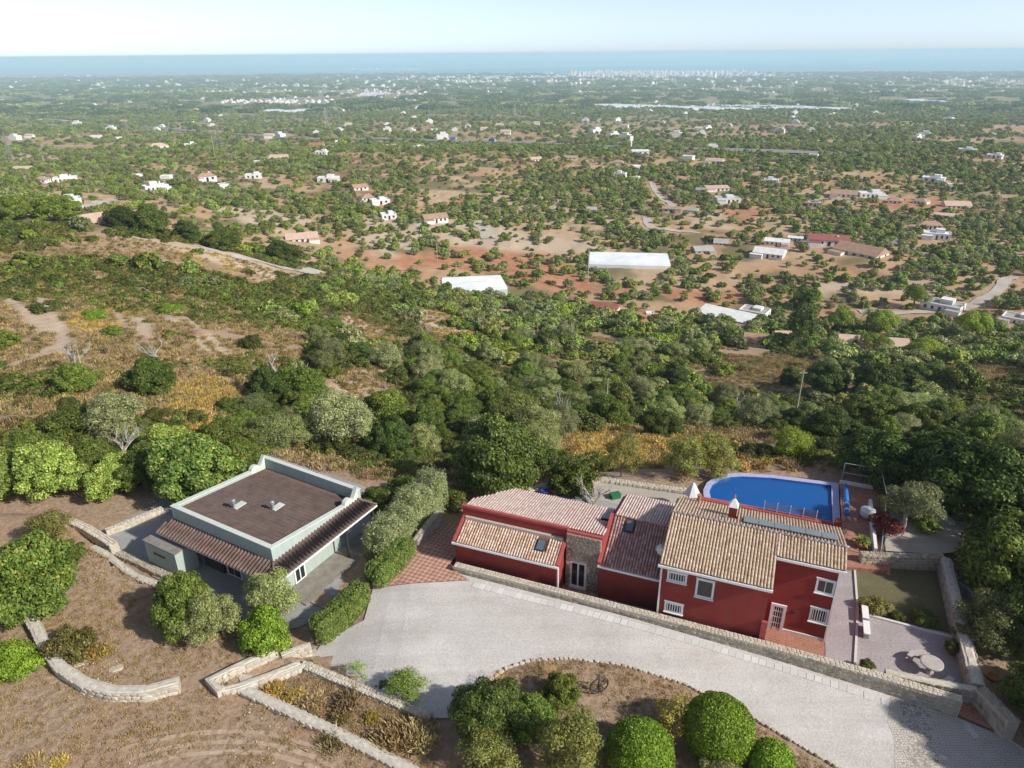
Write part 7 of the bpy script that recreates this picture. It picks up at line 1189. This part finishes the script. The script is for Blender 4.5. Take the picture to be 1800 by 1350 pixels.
for x, lb in ((1518, 'tall palm behind the large villa, left of two'), (1533, 'tall palm behind the large villa, right of two')):
    p = gp(x, 590); t = thing('palm_tree', lb, 'tree', p, 0, 'palms behind the villa'); MB().tube([(0, 0, 0), (.2, 0, 4), (0, 0, 8)], [.3, .24, .22], 7).obj('trunk', 'wood', t); mb = MB()
    for i in range(26):
        a = i * 2.399; e = -.4 + 1.5 * i / 26; d = Vector((math.cos(a), math.sin(a), 0)); pts = [Vector((0, 0, 8)) + d * (k * 2.2 * math.cos(e)) + Vector((0, 0, k * 2.2 * math.sin(e) - k * k * .9)) for k in (0, .4, .75, 1)]; s2 = Vector((-d.y, d.x, 0)) * .3; V = [q + s2 * f for q, f in zip(pts, (.2, 1, .8, .1))] + [q - s2 * f for q, f in zip(pts, (.2, 1, .8, .1))]; mb.add(V, [(k, k + 1, k + 5, k + 4) for k in range(3)])
    mb.obj('crown', 'palm', t)
def zone_of(x, y):
    r = math.hypot(x, y); a = x / max(y, 1); side = 'left' if a < -.25 else 'middle' if a < .25 else 'right'
    return ('left slope' if side == 'left' else 'gully slope behind the houses' if side == 'middle' else 'right bank below the pool') if r < 125 else {'left': 'left ridge', 'middle': 'central valley scrub', 'right': 'right valley woodland'}[side] if r < 250 else {'left': 'left plain', 'middle': 'central orchard plain', 'right': 'right farm plain'}[side]
# slope
X, Y = fan(40000, 50, 250); ok = (sdf(PLATEAU, X, Y) > 3.5) & free_of(X, Y) & lane_free(X, Y); X, Y = X[ok], Y[ok]
br = np.zeros(len(X), bool)
for b_ in BROWN: br |= sdf(b_, X, Y) < 0
# the terrain right at the ridge and the brown slope stays half open
dn = fnoise(X, Y, 16); keep = np.where(br, dn > .53, dn > .37); X, Y, br = X[keep], Y[keep], br[keep]
rad = np.where(RNG.random(len(X)) < np.where((X < -30) & (Y > 70), .04, .22), RNG.uniform(1.6, 2.5, len(X)), RNG.uniform(.6, 1.45, len(X))) * np.where(br, .6, 1) * np.where((Y > 130) & (X > 0), 1.2, 1.0)
sx_, sy_, sr_ = map(np.array, (SX, SY, SRr)); clr = np.ones(len(X), bool)
for a, b_, r in zip(sx_, sy_, sr_): clr &= (X - a) ** 2 + (Y - b_) ** 2 > (r * .75) ** 2
X, Y, rad, br = X[clr], Y[clr], rad[clr], br[clr]; k = poisson(X, Y, rad * 1.15); X, Y, rad, br = X[k], Y[k], rad[k], br[k]; Z = hgt(X, Y); app = rad / np.hypot(X, Y)
istree = (rad > 1.55) & ~br
LM = [('green house', 470, 820), ('tall olive hedge', 720, 850), ('big round dark tree', 875, 760), ('large silver olive', 600, 690), ('golden slope patch', 330, 710), ('eroded left track', 90, 560), ('stepped slope track', 360, 580), ('left ridge lane', 430, 450), ('left ridge house', 110, 370), ('brown clearing', 700, 585), ('plastic-covered nursery', 832, 500), ('pole in the scrub', 1065, 690), ('pair of pale olives', 1230, 760), ('tall pole', 1398, 690), ('yellow-green tree', 1390, 770), ('brown-gabled cottage', 1330, 590), ('large terracotta villa', 1530, 600), ('dark oak mass', 1540, 670), ('solitary round oak', 1685, 660), ('biggest dark tree at right', 1690, 800), ('pool', 1360, 840), ('modern white house', 1655, 535), ('striped red roof', 1060, 540), ('flat grey roof', 1325, 545), ('lane bend carobs', 390, 420), ('cream house with chimneys', 530, 415), ('pale trees by the green house', 150, 800), ('wide greenhouse', 1105, 460)]
LMF = [('long far greenhouse', 520, 195), ('link road bend', 575, 236), ('far zigzag greenhouses', 1200, 190), ('substation pylons', 905, 200), ('sign tower', 1109, 250), ('left highway pylon', 225, 225), ('villa pylon', 387, 240), ('left edge pylon', 20, 262), ('far warehouse roof', 1620, 180), ('right edge villas', 1730, 270), ('seaside town', 1170, 132), ('strip village', 500, 180), ('blue lorries', 830, 248), ('bright greenhouse strip', 655, 166), ('white van on the highway', 1252, 262), ('far right hamlet', 1720, 147), ('far left shore', 60, 128), ('pink villa cluster', 278, 255)]
ORD = 'nearest second third fourth fifth sixth seventh eighth ninth tenth eleventh twelfth thirteenth fourteenth fifteenth sixteenth seventeenth eighteenth nineteenth twentieth'.split()
def proj(p):
    v = np.asarray(p, float) - CPOS; k = v @ CF; return 900 + F * (v @ CR) / k, 675 - F * (v @ CU) / k
def place_labels(items, marks):
    """items: (object, phrase); names each by the nearest landmark, its side and its order outward from it"""
    G = {}
    for o, ph in items:
        x, y = proj(o.location); lm = min(marks, key=lambda m: (m[1] - x) ** 2 + ((m[2] - y) * 1.6) ** 2); dx, dy = x - lm[1], (y - lm[2]) * 1.6
        side = ('right of' if dx > 0 else 'left of') if abs(dx) > abs(dy) else ('below' if dy > 0 else 'above'); G.setdefault((ph, side, lm[0]), []).append((dx * dx + dy * dy, o))
    for (ph, side, lm), L in G.items():
        for i, (_, o) in enumerate(sorted(L, key=lambda q: q[0])):
            o['label'] = ('%s %s the %s' % (ph, side, lm)) if len(L) == 1 else '%s %s %s the %s' % (ORD[min(i, 19)], ph, side, lm)
PLACED = []
def emit(sel, kinds, nm, cat, maxn, phrase):
    order = sel[np.argsort(-app[sel])][:maxn]
    for i in order:
        kd = random.choice(kinds); z = zone_of(X[i], Y[i]); what = {'c': 'green carob', 'd': 'dark carob', 'o': 'scrubby oak', 'g': 'silver olive', 'p': 'pale olive'}[kd[0]] if kd[:5] != 'olive' else 'grey-green olive'
        PLACED.append((plant(kd, '%s_%s' % (what.split()[-1], cat), '', cat, (X[i], Y[i], Z[i] - .08), rad[i], '%ss on the %s' % (cat, z), random.uniform(.8, 1.15)), ('large ' if rad[i] > 2.05 else 'small ' if rad[i] < 1.0 else '') + what + ' ' + cat))
    return sel[np.argsort(-app[sel])][maxn:]
rest_t = emit(np.where(istree)[0], ['carob0', 'carob1', 'carob2', 'dark0', 'dark1', 'olive0', 'olive1', 'greyolive0', 'oak0', 'oak1'], 'tree', 'tree', 235, '')
rest_s = emit(np.where(~istree)[0], ['oak0', 'oak1', 'oak2', 'oak0', 'carobbush'], 'shrub', 'shrub', 255, '')
place_labels(PLACED, LM); place_labels(SMALL, LMF)
scatter('slope_scrub', 'dense low evergreen scrub filling the slopes', 'scrub', np.stack([X, Y, Z - .05], 1)[rest_s], rad[rest_s], FAR_SHRUBS)
TPX = [np.stack([X, Y, Z - .1], 1)[rest_t]]; TSX = [rad[rest_t]]
# dry brush and golden grass on the open slope
X, Y = fan(60000, 44, 190); ok = (sdf(PLATEAU, X, Y) > .8); X, Y = X[ok], Y[ok]; br = np.zeros(len(X), bool)
for b_ in BROWN: br |= sdf(b_, X, Y) < 1
pa_ = np.zeros(len(X))
for L, wd in TRACKS: pa_ = np.maximum(pa_, pline_d(gpl(L), X, Y) < wd)
ok = (pa_ < .5) & (RNG.random(len(X)) < np.where(br, .75, .34)) & (fnoise(X + 40, Y, 9) > .30); X, Y = X[ok], Y[ok]; Z = hgt(X, Y); g = fnoise(X - 70, Y + 20, 26)
def tuft(m, seed, n=110): return brush_mesh('tuft', m, seed, n, .5, .035, .6)
GP = np.array(gpl([(285, 685), (390, 668), (425, 715), (390, 770), (300, 765)]))[:, :2]; lo_, hi_ = GP.min(0), GP.max(0); gx2 = RNG.uniform(lo_[0], hi_[0], 2600); gy2 = RNG.uniform(lo_[1], hi_[1], 2600); k2 = sdf(GP, gx2, gy2) < (fnoise(gx2, gy2, 4) - .5) * 4; X = np.r_[X, gx2[k2]]; Y = np.r_[Y, gy2[k2]]; Z = hgt(X, Y); g = np.r_[g, np.ones(k2.sum())]
gold = g > .68; P3 = np.stack([X, Y, Z - .03], 1); S3 = RNG.uniform(.35, .95, len(X))
scatter('dry_brush', 'low grey-brown dry brush covering the open slope', 'brush', P3[~gold], S3[~gold], [tuft('dry', 1), tuft('drygrey', 2), tuft('drygrey', 3), tuft('dry', 4), tuft('oakbrown', 8)]); scatter('golden_brush', 'golden dry brush patches on the slope', 'brush', P3[gold], S3[gold], [tuft('drygold', 5), tuft('drygold', 6), tuft('dry', 7)])
# plain
X, Y = fan(60000, 235, 950); ok = free_of(X, Y) & road_free(X, Y) & lane_free(X, Y); X, Y = X[ok], Y[ok]; dn = fnoise(X + 300, Y, 75) + .22 * (X / np.maximum(Y, 1)) ; keep = RNG.random(len(X)) < np.clip((dn - .30) * 2.4, .14, .8); X, Y = X[keep], Y[keep]
rad = (.8 + 1.7 * RNG.random(len(X)) ** 1.3) * (1 + .25 * sstep(400, 900, Y)); k = poisson(X, Y, rad * 1.25); X, Y, rad = X[k], Y[k], rad[k]; TPX.append(np.stack([X, Y, hgt(X, Y) - .1], 1)); TSX.append(rad)
X, Y = fan(52000, 930, 2700); ok = free_of(X, Y, False) & road_free(X, Y); X, Y = X[ok], Y[ok]; keep = RNG.random(len(X)) < np.clip((fnoise(X + 300, Y, 170) - .36) * 2.4, .10, .7); X, Y = X[keep], Y[keep]; TPX.append(np.stack([X, Y, hgt(X, Y) - .3], 1)); TSX.append(RNG.uniform(2.0, 4.6, len(X)))
P4, S4 = np.concatenate(TPX), np.concatenate(TSX)
near4 = np.argsort(-S4 / np.hypot(P4[:, 0], P4[:, 1])); scatter('plain_woodland', 'olive, carob and almond trees covering the plain', 'woodland', P4, S4, FAR_TREES, hs=RNG.uniform(.75, 1.15, len(P4)))
X, Y = fan(30000, 2400, 10600); k_ = 10300 / (10300 - .23 * X); ok = (Y * k_ < 10150) & (RNG.random(len(X)) < np.clip((fnoise(X, Y, 700) - .25) * 3, .25, 1)); X, Y = X[ok], Y[ok]; occ = {(int(a // 70), int(b // 110)) for a, b, _ in TPs} | {(int(a // 70), int(b // 110)) for a, b, _ in HOUSES}; ok = np.array([(int(a // 70), int(b // 110)) not in occ and (int(a // 70), int((b + 110) // 110)) not in occ for a, b in zip(X, Y)]); X, Y = X[ok], Y[ok]; scatter('far_woodland', 'hazy far woodland reaching to the coast', 'woodland', np.stack([X, Y, hgt(X, Y) - .5], 1), RNG.uniform(12, 28, len(X)) * (1 + Y / 14000), FAR_GROVE, hs=RNG.uniform(.7, 1.3, len(X)))
# dry grass tufts in the field, the bed and the island
X = RNG.uniform(-32, 22, 60000); Y = RNG.uniform(16, 42, 60000); inl = (sdf(LEFTF, X, Y) < -.3); inb = sdf(BEDW, X, Y) < -.3; ini = sdf(ISLE, X, Y) < -.25; ok = (inl & (RNG.random(len(X)) < .4)) | inb | (ini & (RNG.random(len(X)) < .5)); X, Y = X[ok], Y[ok]; ok = fnoise(X, Y, 2.2) > .36; X, Y = X[ok], Y[ok]
scatter('dry_grass', 'short dry straw grass over the field and beds', 'grass', np.stack([X, Y, hgt(X, Y) - .01], 1), RNG.uniform(.10, .26, len(X)), [brush_mesh('straw', 'dry', 21, 26, .55, .05, .3), brush_mesh('straw', 'dry', 22, 26, .55, .05, .3), brush_mesh('straw', 'drygrey', 23, 26, .55, .04, .3)])
ok = (inl | inb | ini) & (RNG.random(60000) < .02) if False else None
X = RNG.uniform(-32, 10, 5000); Y = RNG.uniform(16, 42, 5000); ok = ((sdf(LEFTF, X, Y) < -.4) | (sdf(BEDW, X, Y) < -.4)) & (fnoise(X + 9, Y, 5) > .56); X, Y = X[ok], Y[ok]; scatter('loose_stones', 'small pale loose stones strewn over the dry field', 'stones', np.stack([X, Y, hgt(X, Y) - .01], 1), RNG.uniform(.03, .09, len(X)), STONES[1][:4], hs=RNG.uniform(.4, .9, len(X)))

# ------------------------------------------------------------------ haze
hz, t, b = newmat('haze_air'); t.nodes.remove(b); pv = node(t, 'ShaderNodeVolumePrincipled'); pv.inputs['Color'].default_value = (.66, .90, 1.0, 1); pv.inputs['Density'].default_value = 1.15e-4; pv.inputs['Anisotropy'].default_value = 0; t.links.new(pv.outputs[0], t.nodes['Material Output'].inputs['Volume'])
MB().box((-95000, -300, SEA - 12), (95000, 102000, 36)).obj('haze', hz, kind='stuff', label='thin blue haze over the plain and sea', category='haze')
